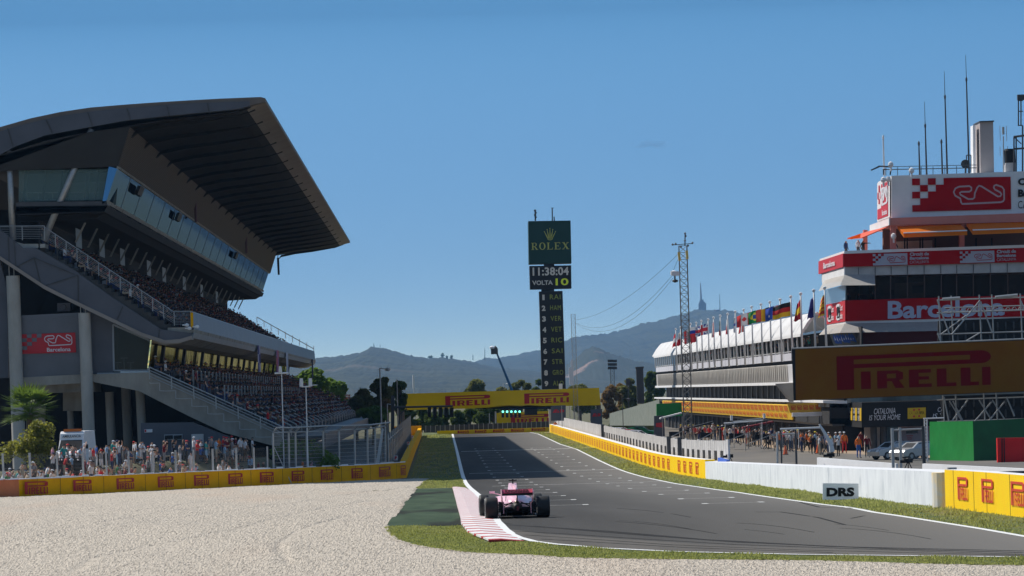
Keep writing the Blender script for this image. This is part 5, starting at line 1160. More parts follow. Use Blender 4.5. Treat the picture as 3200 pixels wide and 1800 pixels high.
# ================================================================ big screen with scaffold
SD = 385.0
scr = thing('video_screen', 'huge tilted dark yellow screen with red tyre maker lettering at the right', 'screen', P(2840, 1440, SD))
b = MB(); b.prism([P(2474, 1090, SD), P(3250, 1058, SD), P(3256, 1222, SD), P(2480, 1252, SD)], (.6, 2.2, 0)); b.build('housing', M['black'], scr)
b = MB(); f = qpx((2485, 1092), (3260, 1061), (3262, 1220), (2487, 1251), SD - .03); put(b, f, rects([(0, 0, 1, 1)])); b.build('display', M['screen'], scr)
b = MB(); put(b, qpx((2614, 1114), (3099, 1093), (3101, 1202), (2616, 1219), SD - .08), LA); b.build('lettering', M['screenred'], scr)
b = MB(); b.tube(P(2474, 1089, SD), P(3250, 1057, SD), .07); b.build('top_edge', M['steel'], scr)
b = MB(); z = 0
for x in (2935, 2974, 3062, 3101, 3190, 3230):
    b.tube(P(x - 2, 925 - (x - 2935) * .03, SD + 2.5), Vector((P(x - 2, 925, SD + 2.5).x + .2, SD + 2.5, -2.4)), .055)
for y in (938, 978, 1045, 1250, 1318): b.tube(P(2928, y, SD + 2.5), P(3260, y - 11, SD + 2.5), .055)
for x0, y0, x1, y1 in ((2930, 940, 2967, 1045), (3064, 942, 3101, 1040), (3190, 940, 3230, 1040), (2975, 1045, 3062, 940), (2940, 1045, 3020, 985), (2967, 1253, 3008, 1318), (2978, 1253, 3010, 1318), (3060, 1250, 3100, 1316), (3101, 1250, 3168, 1355), (3025, 1250, 2975, 1316), (3100, 1255, 3045, 1318), (3140, 1255, 3070, 1340), (2950, 1240, 2965, 1316), (3145, 1240, 3170, 1300), (2930, 1040, 2942, 1075), (3062, 1040, 3020, 1065)):
    b.tube(P(x0, y0, SD + 2), P(x1, y1, SD + 2), .06)
b.build('scaffold', M['steel'], scr)
b = MB()
for i in range(14):
    b.tube(P(2960 + i * 20, 975 - i * .5, SD + 3), P(2970 + i * 20, 962 - i * .5, SD + 3), .03); b.tube(P(2970 + i * 20, 962 - i * .5, SD + 3), P(2980 + i * 20, 975 - i * .5, SD + 3), .03)
b.tube(P(2950, 975, SD + 3), P(3260, 966, SD + 3), .05); b.tube(P(2950, 962, SD + 3), P(3260, 953, SD + 3), .05); b.tube(P(2945, 935, SD + 2.4), P(3000, 931, SD + 2.4), .13); b.tube(P(3110, 929, SD + 2.4), P(3180, 922, SD + 2.4), .13); b.build('truss', M['steel'], scr)
b = MB(); b.prism([P(2932, 1003, SD + 4), P(3260, 990, SD + 4), P(3260, 1065, SD + 4), P(2932, 1078, SD + 4)], (0, .5, 0)); b.prism([P(2945, 1238, SD + 4), P(3260, 1228, SD + 4), P(3260, 1330, SD + 4), P(2945, 1330, SD + 4)], (0, .5, 0)); rb = b.build('rear_panel', M['black'], scr)
b = MB()
for i in range(13):
    for y, d in ((1012, 20), (1050, 16), (1250, 22), (1285, 18)):
        x = 2943 + i * 25; c = P(x, y - i * .4 + 10, SD + 3.9); b.lathe(c, [(0, .35), (.06, .3), (.09, 0), (.06, -.3), (0, -.35)], 8)
b.build('cooling_fans', M['greydark'], rb)
# green sheeting and red sheet below it
gt = thing('tarpaulin_screen', 'green tarpaulin wrapped round the foot of the screen scaffold', 'tarpaulin', P(3000, 1450, 365))
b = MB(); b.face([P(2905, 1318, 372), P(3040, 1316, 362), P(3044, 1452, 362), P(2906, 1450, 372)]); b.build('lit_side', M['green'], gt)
b = MB(); b.face([P(3040, 1316, 362), P(3300, 1302, 362), P(3300, 1462, 362), P(3044, 1456, 362)]); b.build('shaded_side', mat('shade_painted_tarpaulin', (.008, .09, .03), (.01, .12, .04), .7, .5, bump=.5, bsc=.9), gt)  # same tarpaulin in darker green; its shade is painted into the colour
b = MB(); [b.path([P(x, 1306, 361.5), P(x + 2, 1455, 361.5)], .05) for x in (2889, 2897)]; [b.tube(P(2889, y, 361.4), P(2899, y + 9, 361.4), .03) for y in range(1310, 1450, 11)]; b.tube(P(2885, 1308, 361.4), P(2950, 1306, 361.4), .05); b.build('scaffold_ladder', M['whitemetal'], gt)
rs = thing('red_sheet', 'bright red sheet with black straps in front of the green tarpaulin', 'sheet', P(3160, 1461, 350))
b = MB(); b.prism([P(3116, 1369, 350), P(3300, 1366, 350), P(3300, 1466, 350), P(3118, 1459, 350)], (0, .5, 0)); b.build('sheet', mat('bright_red_sheet', (.75, .012, .012), (.82, .02, .02), .9, .45, bump=.4, bsc=1), rs)
b = MB(); [b.tube(P(x, 1369, 349.8), P(x + 1, 1458, 349.8), .045) for x in (3131, 3138)]; b.split('strap', M['black'], rs)
# ================================================================ gantry over the straight
GD = 690.0
ga = thing('banner_gantry', 'yellow banner gantry with two red logos spanning the far straight', 'gantry', P(1560, 1345, GD))
b = MB(); b.prism([P(1250, 1231, GD), P(1872, 1212, GD), P(1877, 1266, GD), P(1251, 1282, GD)], (0, 1.0, 0)); b.build('banner', M['gantryyellow'], ga)
for TLp in (((1391, 1238), (1533, 1233), (1533, 1264), (1392, 1270)), ((1638, 1230), (1780, 1226), (1779, 1257), (1639, 1262))):
    b = MB(); put(b, qpx(*TLp, GD - .05), LA); b.build('tyre_maker_logo', M['pred'], ga)
b = MB()
for x in (1256, 1870): q = P(x, 1280, GD + .5); b.tube(Vector((q.x, q.y, -2.43)), P(x, 1262, GD + .5), .35, None, 8); b.mark()
b.split('gantry_leg', M['greydark'], ga)
b = MB(); pts = [P(x, y, GD) for x, y in ((1518, 1274), (1560, 1270), (1590, 1267), (1625, 1269), (1650, 1266), (1700, 1269), (1720, 1267), (1720, 1271), (1518, 1277))]; b.prism(pts, (0, .4, 0)); b.build('loose_lower_edge', M['yellow2'], ga)
b = MB(); b.prism([P(1485, 1275, GD), P(1722, 1268, GD), P(1722, 1279, GD), P(1485, 1277, GD)], (0, .8, 0)); b.prism([P(1639, 1275, GD), P(1679, 1274, GD), P(1679, 1297, GD), P(1639, 1297, GD)], (0, .8, 0)); b.build('underside_box', M['black'], ga)
ledg = mat('green_signal_lamp', (.22, 1, .72), rough=.4, emit=1.6)
for i, x in enumerate((1571.5, 1584.7, 1598, 1610.7, 1623.7)):
    o = thing('start_light', 'green lit start signal hanging under the banner gantry, %s of five' % ['first from the left', 'second from the left', 'middle', 'fourth from the left', 'fifth from the left'][i], 'signal', P(x, 1305, GD - .6), 'start signals under the gantry')
    b = MB(); b.prism([P(x - 4.3, 1275, GD - .6), P(x + 4.3, 1275, GD - .6), P(x + 4.3, 1305, GD - .6), P(x - 4.3, 1305, GD - .6)], (0, .3, 0)); b.build('housing', M['black'], o)
    b = MB(); b.lathe(P(x, 1286.4, GD - .62), [(0, -.03), (.17, 0), (.17, .02)], 12, 'Y'); b.build('lamp', ledg, o)
# repeater signals on a dark post at the left
sp = thing('signal_post', 'dark post with a long arm carrying four dark signal panels left of the track', 'signal', gz(P(1236, 1300, 480).x, 480))
b = MB(); q = P(1228, 1300, 480); b.prism([P(1222, 1236, 480), P(1233, 1236, 480), P(1232, 1400, 480), P(1221, 1400, 480)], (0, .3, 0)); b.prism([P(1246, 1270, 480), P(1250, 1270, 480), P(1250, 1380, 480), P(1246, 1380, 480)], (0, .3, 0)); b.build('post', M['greydark'], sp)
b = MB(); b.tube(P(1232, 1273, 480), P(1415, 1269, 480), .1); b.tube(P(1250, 1295, 480), P(1272, 1277, 480), .06); b.build('arm', M['greydark'], sp)
for i in range(5):
    x = 1342 + i * 17.5; b = MB(); b.prism([P(x - 5.5, 1273, 480), P(x + 5.5, 1273, 480), P(x + 5.5, 1304, 480), P(x - 5.5, 1304, 480)], (0, .25, 0)); b.build('signal_panel', M['black'], sp)
b = MB()
for i in range(4): b.prism([P(1351.5 + i * 17, 1275, 480.1), P(1354 + i * 17, 1275, 480.1), P(1354 + i * 17, 1296, 480.1), P(1351.5 + i * 17, 1296, 480.1)], (0, .1, 0)); b.mark()
b.split('bracket', M['steel'], sp)
# second board beyond the end barrier
bo = thing('billboard', 'yellow billboard with red logo standing behind the end barrier', 'billboard', P(1638, 1345, FD + 14))
b = MB(); b.prism([P(1552, 1291, FD + 14), P(1722, 1284, FD + 14), P(1723, 1327, FD + 14), P(1554, 1332, FD + 14)], (0, .4, 0)); b.build('panel', M['gantryyellow'], bo)
b = MB(); put(b, qpx((1596, 1297), (1717, 1292), (1717, 1320), (1597, 1323), FD + 13.9), LA); b.build('lettering', M['pred'], bo)
b = MB(); [b.tube(P(x, 1330, FD + 14.2), P(x, 1348, FD + 14.2), .12) for x in (1560, 1600, 1640, 1690)]; b.tube(P(1549, 1286, FD + 14), P(1550, 1345, FD + 14), .12); b.build('leg', M['steel'], bo)
# ================================================================ leader board tower
RD = 706.0
rt = thing('scoring_tower', 'tall dark scoring tower with green clock sign and driver list', 'scoreboard', gz(P(1738, 1300, RD).x, RD))
b = MB(); b.prism([P(1651, 691, RD), P(1783, 689, RD), P(1786, 822, RD), P(1653, 825, RD)], (0, 5.4, 0)); gp = b.build('clock_sign', M['rolexgreen'], rt)
def rmap(x0, y0, x1, y1, lf=.05): return qpx((x0, y0), (x1, y0 - .02 * (x1 - x0)), (x1 + .5, y1 - .02 * (x1 - x0)), (x0 + .5, y1), RD, lf)
# serif capitals ROLEX
def serif():
    o = []; th = .34; tn = .12
    def add(i, parts):
        for p in parts:
            if len(p) == 4 and not isinstance(p[0], tuple): x0, y0, x1, y1 = p; p = ((x0, y0), (x1, y0), (x1, y1), (x0, y1))
            o.append(tuple((i * 1.02 + x * .9, y) for x, y in p))
    w = .20; s = .07
    stem = lambda x: [(x, 0, x + w, 1), (x - .1, 0, x + w + .1, s), (x - .1, 1 - s, x + w + .1, 1)]
    add(0, stem(.12) + [(.3, 1 - s, .62, 1), (.3, .44, .6, .51), ((.62, .5), (.80, .62), (.80, .88), (.62, 1), (.6, .93), (.64, .85), (.64, .65), (.6, .55)), ((.42, .47), (.62, .47), (.95, 0), (.72, 0)), (.66, 0, 1.0, s)])
    ring = []; n = 20
    for k in range(n):
        a = 2 * math.pi * k / n; b_ = 2 * math.pi * (k + 1) / n
        ring.append(((.5 + .46 * math.cos(a), .5 + .52 * math.sin(a)), (.5 + .46 * math.cos(b_), .5 + .52 * math.sin(b_)), (.5 + .27 * math.cos(b_), .5 + .45 * math.sin(b_)), (.5 + .27 * math.cos(a), .5 + .45 * math.sin(a))))
    add(1, ring)
    add(2, stem(.15) + [(.35, 0, .85, s), ((.78, s), (.85, s), (.93, .3), (.88, .3)), (.8, 0, .88, s)])
    add(3, stem(.12) + [(.3, 0, .8, s), (.3, 1 - s, .8, 1), (.3, .47, .6, .54), (.56, .38, .62, .63), ((.78, 0), (.86, 0), (.9, .28), (.85, .28)), ((.78, 1), (.86, 1), (.86, .74), (.81, .74))])
    add(4, [((.1, 1), (.36, 1), (.98, 0), (.72, 0)), ((.8, 1), (.9, 1), (.24, 0), (.14, 0)), (0, 0, .34, s), (.66, 0, 1.06, s), (.02, 1 - s, .42, 1), (.68, 1 - s, 1.0, 1)])
    W_ = 5.06; return rects([tuple((x / W_, y) for x, y in p) for p in o])
b = MB(); put(b, rmap(1660, 759, 1779, 781), serif()); b.build('lettering', M['gold'], gp)
b = MB(); cr = []
f = rmap(1701, 714, 1736, 751)
for i in range(5):
    tx = .0 + i * .25; ty = [.73, .9, 1.0, .9, .73][i]; bx = .28 + i * .11
    cr.append(((bx - .055, .2), (bx + .055, .2), (tx + .018, ty), (tx - .018, ty)))
    cr.append(tuple((tx + .045 * math.cos(k * math.pi / 4), ty + .04 * math.sin(k * math.pi / 4)) for k in range(8)))
cr.append(((.22, .3), (.78, .3), (.74, .14), (.26, .14)))
for k in range(10):
    a = math.pi + math.pi * k / 10; c = math.pi + math.pi * (k + 1) / 10
    cr.append(((.5 + .25 * math.cos(a), .14 + .14 * math.sin(a)), (.5 + .25 * math.cos(c), .14 + .14 * math.sin(c)), (.5 + .19 * math.cos(c), .14 + .08 * math.sin(c)), (.5 + .19 * math.cos(a), .14 + .08 * math.sin(a))))
put(b, f, rects(cr)); b.build('crown_emblem', M['gold'], gp)
b = MB(); b.prism([P(1655, 831, RD), P(1785, 829, RD), P(1786, 901, RD), P(1657, 904, RD)], (0, 4, 0)); ck = b.build('clock_display', M['black'], rt)
b = MB(); put(b, rmap(1664, 836, 1777, 862), text2d('11:38:04', .03, 0, 1.05)); put(b, rmap(1663, 877, 1727, 891), text2d('VOLTA', .025)); b.build('white_text', M['ledw'], ck)
b = MB(); put(b, rmap(1736, 870, 1776, 892), text2d('10', .02)); b.build('lap_number', M['ledy'], ck)
b = MB(); b.prism([P(1700, 822, RD + 1), P(1732, 822, RD + 1), P(1732, 832, RD + 1), P(1700, 832, RD + 1)], (0, 2, 0)); b.prism([P(1692, 900, RD + 1), P(1732, 900, RD + 1), P(1732, 912, RD + 1), P(1692, 912, RD + 1)], (0, 2, 0)); b.build('connector', M['greydark'], rt)
b = MB(); b.prism([P(1685, 911, RD), P(1758, 909, RD), P(1768, 1215, RD), P(1694, 1217, RD)], (0, 3.2, 0)); lst = b.build('position_column', M['black'], rt)
b = MB(); c = MB()
for i, nm in enumerate(('RAI', 'HAM', 'VER', 'VET', 'RIC', 'SAI', 'STR', 'GRO', 'ALO')):
    y = 921 + i * 33.7; x = i * 1.25
    put(b, rmap(1691.5 + x + (3 if i == 0 else 0), y, 1703 + x - (1.5 if i == 0 else 0), y + 17), text2d(str(i + 1), .05)); put(c, rmap(1718 + x, y - .5, 1751 + x, y + 14.5), text2d(nm, .0, 0, 1.15)); b.mark(); c.mark()
b.split('position_number', M['ledw'], lst); c.split('driver_code', mat('dim_yellow_led', (.22, .26, .04), rough=.5, emit=.08), lst)
b = MB(); q = P(1733, 1215, RD + 1.5); b.prism([P(1712, 1214, RD + 1), P(1754, 1212, RD + 1), Vector((P(1756, 1212, RD + 1).x, RD + 1, -2.4)), Vector((P(1714, 1212, RD + 1).x, RD + 1, -2.4))], (0, 1.6, 0)); b.build('tower_base', M['pitwall'], rt)
for x, y0, y1, nm in ((1673, 655, 690, 'thick weather sensor mast at the left'), (1726, 650, 690, 'thin aerial at the centre'), (1732, 677, 690, 'short stub aerial right of the centre')):
    b = MB(); b.tube(P(x, y1, RD + 1), P(x - .5, y0, RD + 1), .09 if x != 1673 else .12); 
    if x == 1673: [b.box(P(x - 1 + (k % 2) * 2, y0 + k * 7 + 3, RD + 1), (.35, .3, .22)) for k in range(4)]
    if x == 1726: b.box(P(x, y0, RD + 1), (.4, .1, .08))
    tag(b.build('mast', M['greydark'], origin=P(x, y1, RD + 1)), nm + ' on top of the scoring tower', 'mast', 'masts on the scoring tower')
# ================================================================ lattice masts
def lattice(name, lab, cat, x0, x1, yt, yb, D, wpx, m, seg, dx=0):
    o = thing(name, lab, cat, gz(P(x0, 1300, D).x, D)); w = wpx / ppx(D); top = P(x0, yt, D); zb = -2.4; bx = P(x1, yb, D).x; b = MB(); c = MB()
    cs = [(-w / 2, -w / 2), (w / 2, -w / 2), (w / 2, w / 2), (-w / 2, w / 2)]
    def pt(i, z): t = (z - zb) / (top.z - zb); return Vector((top.x + cs[i][0], D + cs[i][1], z))
    for i in range(4): b.tube(pt(i, zb), pt(i, top.z), w * .05, None, 5)
    n = seg; 
    for k in range(n):
        z0 = lerp(zb, top.z, k / n); z1 = lerp(zb, top.z, (k + 1) / n)
        for i in range(4):
            j = (i + 1) % 4; c.tube(pt(i, z1), pt(j, z1), w * .03, None, 4); c.tube(pt(i, z0), pt(j, z1), w * .025, None, 4)
            if i in (0, 2): c.tube(pt(j, z0), pt(i, z1), w * .025, None, 4)
    b.build('leg', m, o); c.build('bracing', m, o); return o, top, w
lm, lt, lw = lattice('lattice_mast', 'tall steel lattice mast with camera cable and yellow sleeves before the pit building', 'mast', 2134, 2150, 768, 1400, 470, 25, mat('weathered_steel', (.12, .115, .11), (.24, .235, .22), 2, .6), 30)
b = MB(); b.tube(lt + Vector((-1.0, 0, .1)), lt + Vector((.95, 0, .2)), .035); b.tube(lt + Vector((.2, 0, 0)), lt + Vector((.25, 0, 1.2)), .06); [b.lathe(lt + Vector((dx, 0, dz)), [(0, .14), (.13, 0), (0, -.14)], 8) for dx, dz in ((.25, 1.2), (.3, .95), (.22, .5), (-1.0, .15), (-.7, .2), (.95, .25), (-.2, -.1), (.5, 0))]; b.build('top_fittings', M['greydark'], lm)
b = MB(); b.tube(P(2121, 788, 469), P(2124, 815, 469), .13); b.mark(); b.tube(P(2146, 783, 469), P(2148, 810, 469), .13); b.split('yellow_sleeve', mat('yellow_foam', (.55, .42, .12), rough=.7), lm)
cc = thing('cable_camera', 'white stabilised cable camera hanging beside the tall lattice mast', 'camera', P(2110, 882, 468))
b = MB(); b.box(P(2111, 855, 468), (.75, .6, .42)); b.lathe(P(2105, 854, 468), [(0, .3), (.28, .2), (.3, -.15), (0, -.25)], 10); b.build('body', M['white'], cc)
b = MB(); b.tube(P(2109, 862, 468), P(2109, 876, 468), .08); b.lathe(P(2110, 878, 468), [(0, .18), (.22, .1), (.3, -.02), (.1, -.15), (0, -.15)], 12); b.tube(P(2101, 878, 468), P(2119, 878, 468), .09); b.build('camera_head', M['black'], cc)
l2, t2, w2 = lattice('lattice_mast', 'slim distant lattice mast to the right of the scoring tower', 'mast', 1791, 1795, 982, 1260, 690, 13, M['steel'], 26)
b = MB(); b.box(P(1783, 1175, 689), (.4, .4, 2.4)); b.box(P(1788, 1165, 689), (.3, .3, 3.6)); b.build('antenna_panel', M['white'], l2)
b = MB()
for a, e, sg_ in ((P(2121, 792, 470), P(1797, 1000, 690), .06), (P(2100, 862, 469), P(1797, 1008, 690), .11), (P(2104, 868, 469), P(1797, 1010, 690), .13)):
    pts = [a.lerp(e, t / 16) - Vector((0, 0, sg_ * 22 * 4 * (t / 16) * (1 - t / 16))) for t in range(17)]; b.path(pts, .016, 3)
b.tube(P(2118, 812, 469), P(2103, 848, 468), .02, None, 3); tag(b.build('camera_cable', M['greydark'], origin=P(1950, 930, 580)), 'thin sagging cables between the two lattice masts', 'cable')
# crane with camera basket
cr_ = thing('camera_crane', 'blue telescopic lift with a camera basket behind the banner gantry', 'crane', P(1604, 1345, 760))
b = MB(); b.tube(P(1553, 1105, 760), P(1606, 1235, 760), .14, .24, 8); b.tube(P(1606, 1235, 760), Vector((P(1612, 1235, 760).x, 760, -2)), .4, .5, 8); b.build('boom', mat('crane_blue', (.02, .10, .22), rough=.4), cr_)
b = MB(); b.box(P(1545, 1098, 760), (1.1, .8, .9)); b.lathe(P(1548, 1090, 760), [(0, .5), (.3, .2), (.3, -.6), (0, -.7)], 8); b.build('basket', M['greydark'], cr_)
b = MB(); b.lathe(P(1538, 1087, 760), [(0, .35), (.4, .15), (.42, -.1), (0, -.3)], 10); b.build('lamp_head', M['white'], cr_)
# light poles and small masts
def pole(x, yt, yb, D, nm, r=.09, m='steel', head=None):
    t = P(x, yt, D); b = MB(); q = Vector((t.x, D, zt(D))); b.tube(q, t, r, r * .7, 8)
    if head == 'lamp': b.tube(t, t + Vector((.5, 0, -.1)), .04); b.lathe(t + Vector((.7, 0, -.15)), [(0, .2), (.22, .1), (.22, -.1), (0, -.15)], 8)
    if head == 'twin':
        k = 1 / ppx(D); b.tube(t + Vector((-14 * k, 0, 0)), t + Vector((14 * k, 0, 0)), .05)
        for s in (-14, 14): b.tube(t + Vector((s * k, 0, 0)), t + Vector((s * k, 0, 26 * k)), .14, .12, 8)
        b.tube(t + Vector((14 * k, 0, 4 * k)), t + Vector((36 * k, 0, 4 * k)), .03)
    if head == 'tee': k = 1 / ppx(D); b.tube(t + Vector((-22 * k, 0, 0)), t + Vector((22 * k, 0, 0)), .07); b.lathe(t + Vector((-4 * k, 0, 12 * k)), [(0, .22), (.1, .2), (.13, -.2), (0, -.25)], 8)
    if head == 'box': b.box(t + Vector((0, 0, -.4)), (.5, .4, .9))
    if head == 'beacon': b.tube(t, t + Vector((0, 0, -2.5)), .2, .2, 6)
    tag(b.build('pole', M[m], q if False else None, origin=q), nm, 'pole'); 
pole(880, 1166, 1340, 340, 'slim pole with a white tee bar and antenna in front of the lower stand', .05, 'whitemetal', 'tee')
pole(956, 1208, 1340, 340, 'pole with two upright white antennas right of the tee bar pole', .05, 'whitemetal', 'twin')
pole(1187, 1150, 1340, 420, 'tall grey pole with a small lamp before the dark tree group', .09, 'steel', 'lamp')
pole(1210, 1262, 1340, 560, 'short pole with lamp right of the tall grey pole', .08, 'steel', 'lamp')
pole(1240, 1185, 1340, 640, 'thin pole just left of the banner gantry', .09, 'steel', None)
pole(1292, 1172, 1300, 900, 'red and white banded mast beyond the left end of the gantry', .12, 'whitemetal', 'beacon')
pole(1573, 1198, 1230, 900, 'short lamp pole above the gantry behind the crane boom', .12, 'whitemetal', 'lamp')
pole(1529, 1292, 1345, 730, 'slim pole left of the distant billboard', .07, 'steel', None)
pole(1752, 1200, 1230, 700, 'white double antenna over the bottom of the scoring tower', .07, 'white', 'box')
pole(1962, 1184, 1320, 620, 'dark pole with small white lamps before the russet trees', .07, 'greydark', 'box')
pole(1945, 1245, 1320, 560, 'small pole with a white camera near the pit exit', .05, 'greydark', 'lamp')
for x in (1755, 1780, 1795, 1808): pole(x, 1268, 1330, 650, 'thin fence pole under the right end of the gantry, %s' % {1755: 'leftmost', 1780: 'second from left', 1795: 'third from left', 1808: 'rightmost'}[x], .06, 'steel', None)
fm, ft, fw = lattice('floodlight_mast', 'dark floodlight mast right of the gantry before the hills', 'mast', 1913, 1918, 1140, 1330, 800, 12, M['greydark'], 14)
b = MB()
for dx in (-10, -3, 4, 11):
    for dy in (0, 11, 22): b.box(P(1913 + dx, 1128 + dy, 799), (.42, .4, .45))
b.build('lamp_cluster', M['greydark'], fm)
b = MB(); b.prism([P(1988, 1152, 600), P(2010, 1150, 600), P(2014, 1262, 600), P(1992, 1262, 600)], (0, 1, 0)); b.prism([P(1986, 1147, 600), P(2012, 1145, 600), P(2012, 1151, 600), P(1986, 1153, 600)], (0, 1, 0)); tag(b.build('pillar', M['greydark'], origin=P(2000, 1300, 600)), 'plain dark grey pillar left of the pit building', 'pillar')
# small grey standing boards near the pit exit
for x0, x1, y0, y1, D, nm in ((1722, 1768, 1268, 1300, 660, 'left one under the gantry end'), (1846, 1882, 1280, 1325, 600, 'right one by the parked cars')):
    o = thing('sponsor_board', 'grey board with a red emblem, ' + nm, 'sign', P((x0 + x1) / 2, 1335, D)); b = MB(); b.prism([P(x0, y0, D), P(x1, y0 - 2, D), P(x1, y1 + 15, D), P(x0, y1 + 15, D)], (0, .2, 0)); b.build('panel', M['greypanel'], o)
    b = MB(); put(b, qpx((x0 + 5, y0 + 12), (x1 - 5, y0 + 11), (x1 - 5, y0 + 21), (x0 + 5, y0 + 22), D - .05), rects([((0, 0), (.3, 0), (.45, 1), (.15, 1)), ((.35, 0), (.6, 0), (.5, .8)), (.65, 0, .75, 1), ((.78, 0), (1, .2), (1, .8), (.78, 1))])); b.build('red_emblem', M['redlit'], o)
# right fence of the pit exit, green netting
b = MB(); b.prism([P(1905, 1330, 620), P(1905, 1292, 620), P(2060, 1248, 560), P(2060, 1330, 560)], (.1, .2, 0)); tag(b.build('mesh_fence', mat('grey_green_net', (.16, .19, .17), (.22, .25, .23), 1.5, .8), origin=P(1980, 1330, 590)), 'long grey green netted fence rising towards the pit building', 'fence')
b = MB(); b.prism([P(2052, 1262, 552), P(2130, 1258, 552), P(2132, 1300, 552), P(2052, 1304, 552)], (0, 1, 0)); tag(b.build('green_hoarding', M['green'], origin=P(2090, 1304, 552)), 'green hoarding at the far end of the pit building', 'hoarding')
b = MB(); b.face([P(x, y, 650) for x, y in ((1890, 1352), (1905, 1322), (2060, 1330), (2060, 1350))]); o = b.build('grass_bank', M['grass'], origin=P(1980, 1345, 650)); o['kind'] = 'structure'
# ================================================================ hills
def hill(name, D, prof, depth, m, base=0.0, rough=1.0, seed=1, dens=10):
    rg = random.Random(seed); pts = []
    xs = [p[0] for p in prof]; x = xs[0]; step = dens; ridge = []
    ph = [rg.uniform(0, 6) for _ in range(12)]
    while x <= xs[-1]:
        for a, b_ in zip(prof, prof[1:]):
            if a[0] <= x <= b_[0]: y = a[1] + (b_[1] - a[1]) * (x - a[0]) / (b_[0] - a[0]); break
        ridge.append((x, y)); x += step
    rows = 26; V = []; Fs = []
    for r in range(rows + 1):
        t = r / rows
        for i, (x, y) in enumerate(ridge):
            D_ = D - depth * (1 - t)
            top = P(x, y, D); z = top.z * (t ** .8)
            wx = top.x
            bump = 0
            for k in range(6): bump += math.sin(wx * .0021 * 1.9 ** k + ph[k] + t * (5 + 2 * k) + math.sin(t * 7 + ph[k + 6])) / 1.7 ** k
            z += bump * top.z * .022 * rough * math.sin(math.pi * min(1, t * 1.0)) + (rg.uniform(-1, 1) * D * .00005 * rough)
            if r == rows: z = top.z + rg.uniform(-.5, 1.0) * D * .00022 * rough
            V.append((top.x, D_ + (rg.uniform(-.4, .4)) * depth / rows, z if t > 0 else -6))
    n = len(ridge)
    for r in range(rows):
        for i in range(n - 1): Fs.append((r * n + i, r * n + i + 1, (r + 1) * n + i + 1, (r + 1) * n + i))
    me = bpy.data.meshes.new(name); me.from_pydata(V, [], Fs); me.materials.append(m); me.polygons.foreach_set('use_smooth', [True] * len(Fs)); me.update(); o = bpy.data.objects.new(name, me); COL.objects.link(o); o['kind'] = 'structure'
    # back slope so that it has thickness
    return o
hm_ = mat('forested_hillside', (.004, .011, .007), (.036, .045, .026), .010, .95, third=((.07, .06, .04), .0021, .62, .74), contrast=(.4, .6))
rockm = mat('pale_rock_hillside', (.16, .13, .10), (.36, .28, .22), .02, .95, third=((.05, .07, .035), .015, .5, .6))
HL = [(-700, 1180), (-200, 1150), (400, 1130), (800, 1128), (985, 1120), (1040, 1116), (1085, 1110), (1125, 1103), (1150, 1091), (1163, 1084), (1180, 1086), (1196, 1089), (1235, 1099), (1270, 1108), (1300, 1115), (1340, 1120), (1380, 1118), (1420, 1122), (1450, 1127), (1480, 1132), (1510, 1140), (1560, 1150), (1750, 1170), (2000, 1200)]
hill('hills', 9800, HL, 4100, hm_, seed=4, dens=6)
HR = [(1380, 1140), (1450, 1138), (1485, 1132), (1510, 1122), (1535, 1118), (1560, 1120), (1600, 1112), (1640, 1104), (1680, 1096), (1720, 1088), (1760, 1070), (1775, 1062), (1800, 1054), (1830, 1050), (1870, 1046), (1900, 1042), (1930, 1036), (1960, 1028), (2000, 1012), (2040, 1008), (2060, 1003), (2090, 992), (2130, 984), (2150, 978), (2165, 970), (2190, 967), (2215, 968), (2240, 972), (2262, 968), (2290, 973), (2330, 985), (2400, 990), (2470, 982), (2530, 980), (2600, 985), (2700, 990), (2900, 1000), (3300, 1030), (4200, 1100)]
hill('hills', 13900, HR, 4000, hm_, seed=9, dens=6)
hill('rocky_hill', 8200, [(1640, 1215), (1700, 1180), (1760, 1150), (1800, 1120), (1825, 1095), (1850, 1083), (1870, 1086), (1895, 1100), (1930, 1112), (1990, 1130), (2060, 1140), (2200, 1160), (2600, 1180)], 950, mat('scrubby_rock_slope', (.014, .024, .014), (.03, .036, .022), .008, .95, third=((.24, .16, .13), .0065, .56, .62)), seed=5, dens=4)
# tan scar on the left hill top, church and masts on the right summit
b = MB(); D = 13850
for x0, x1, y0, y1 in ((2183, 2207, 947, 975), (2186, 2192, 940, 950), (2198, 2203, 943, 950), (2190, 2199, 936, 950)): b.prism([P(x0, y0, D), P(x1, y0, D), P(x1, y1, D), P(x0, y1, D)], (0, 8, 0))
b.tube(P(2191, 940, D), P(2189, 884, D), 3.4, 1, 6); tag(b.build('hilltop_church', mat('weathered_church_stone', (.22, .20, .20), rough=.9), origin=P(2194, 975, D)), 'distant church with a tall spire on the summit of the right hill', 'church')
b = MB(); b.tube(P(2250, 975, D), P(2249, 918, D), 1.6, .6, 5); tag(b.build('hilltop_mast', M['greydark'], origin=P(2250, 975, D)), 'thin distant mast on the hill right of the church', 'mast', 'masts on the hills')
b = MB(); b.prism([P(2235, 968, D - 30), P(2250, 967, D - 30), P(2250, 985, D - 30), P(2235, 985, D - 30)], (0, 8, 0)); tag(b.build('hilltop_building', mat('salmon_render', (.5, .33, .27), rough=.9), origin=P(2242, 985, D - 30)), 'small pale pink building on the hill right of the church', 'building')
for x, yt in ((1168, 1072), (1188, 1076), (1515, 1088), (1478, 1108), (1170, 1080)):
    b = MB(); b.tube(P(x, 1125, 9780), P(x, yt, 9780), 1.2, .7, 4); tag(b.build('hilltop_mast', M['greydark'], origin=P(x, 1125, 9780)), 'thin distant mast on the left hill ridge, %s' % {1168: 'at its summit', 1188: 'just right of the summit', 1515: 'tallest near the crane basket', 1478: 'in the dip before the crane', 1170: 'shorter twin at the summit'}[x], 'mast', 'masts on the hills')
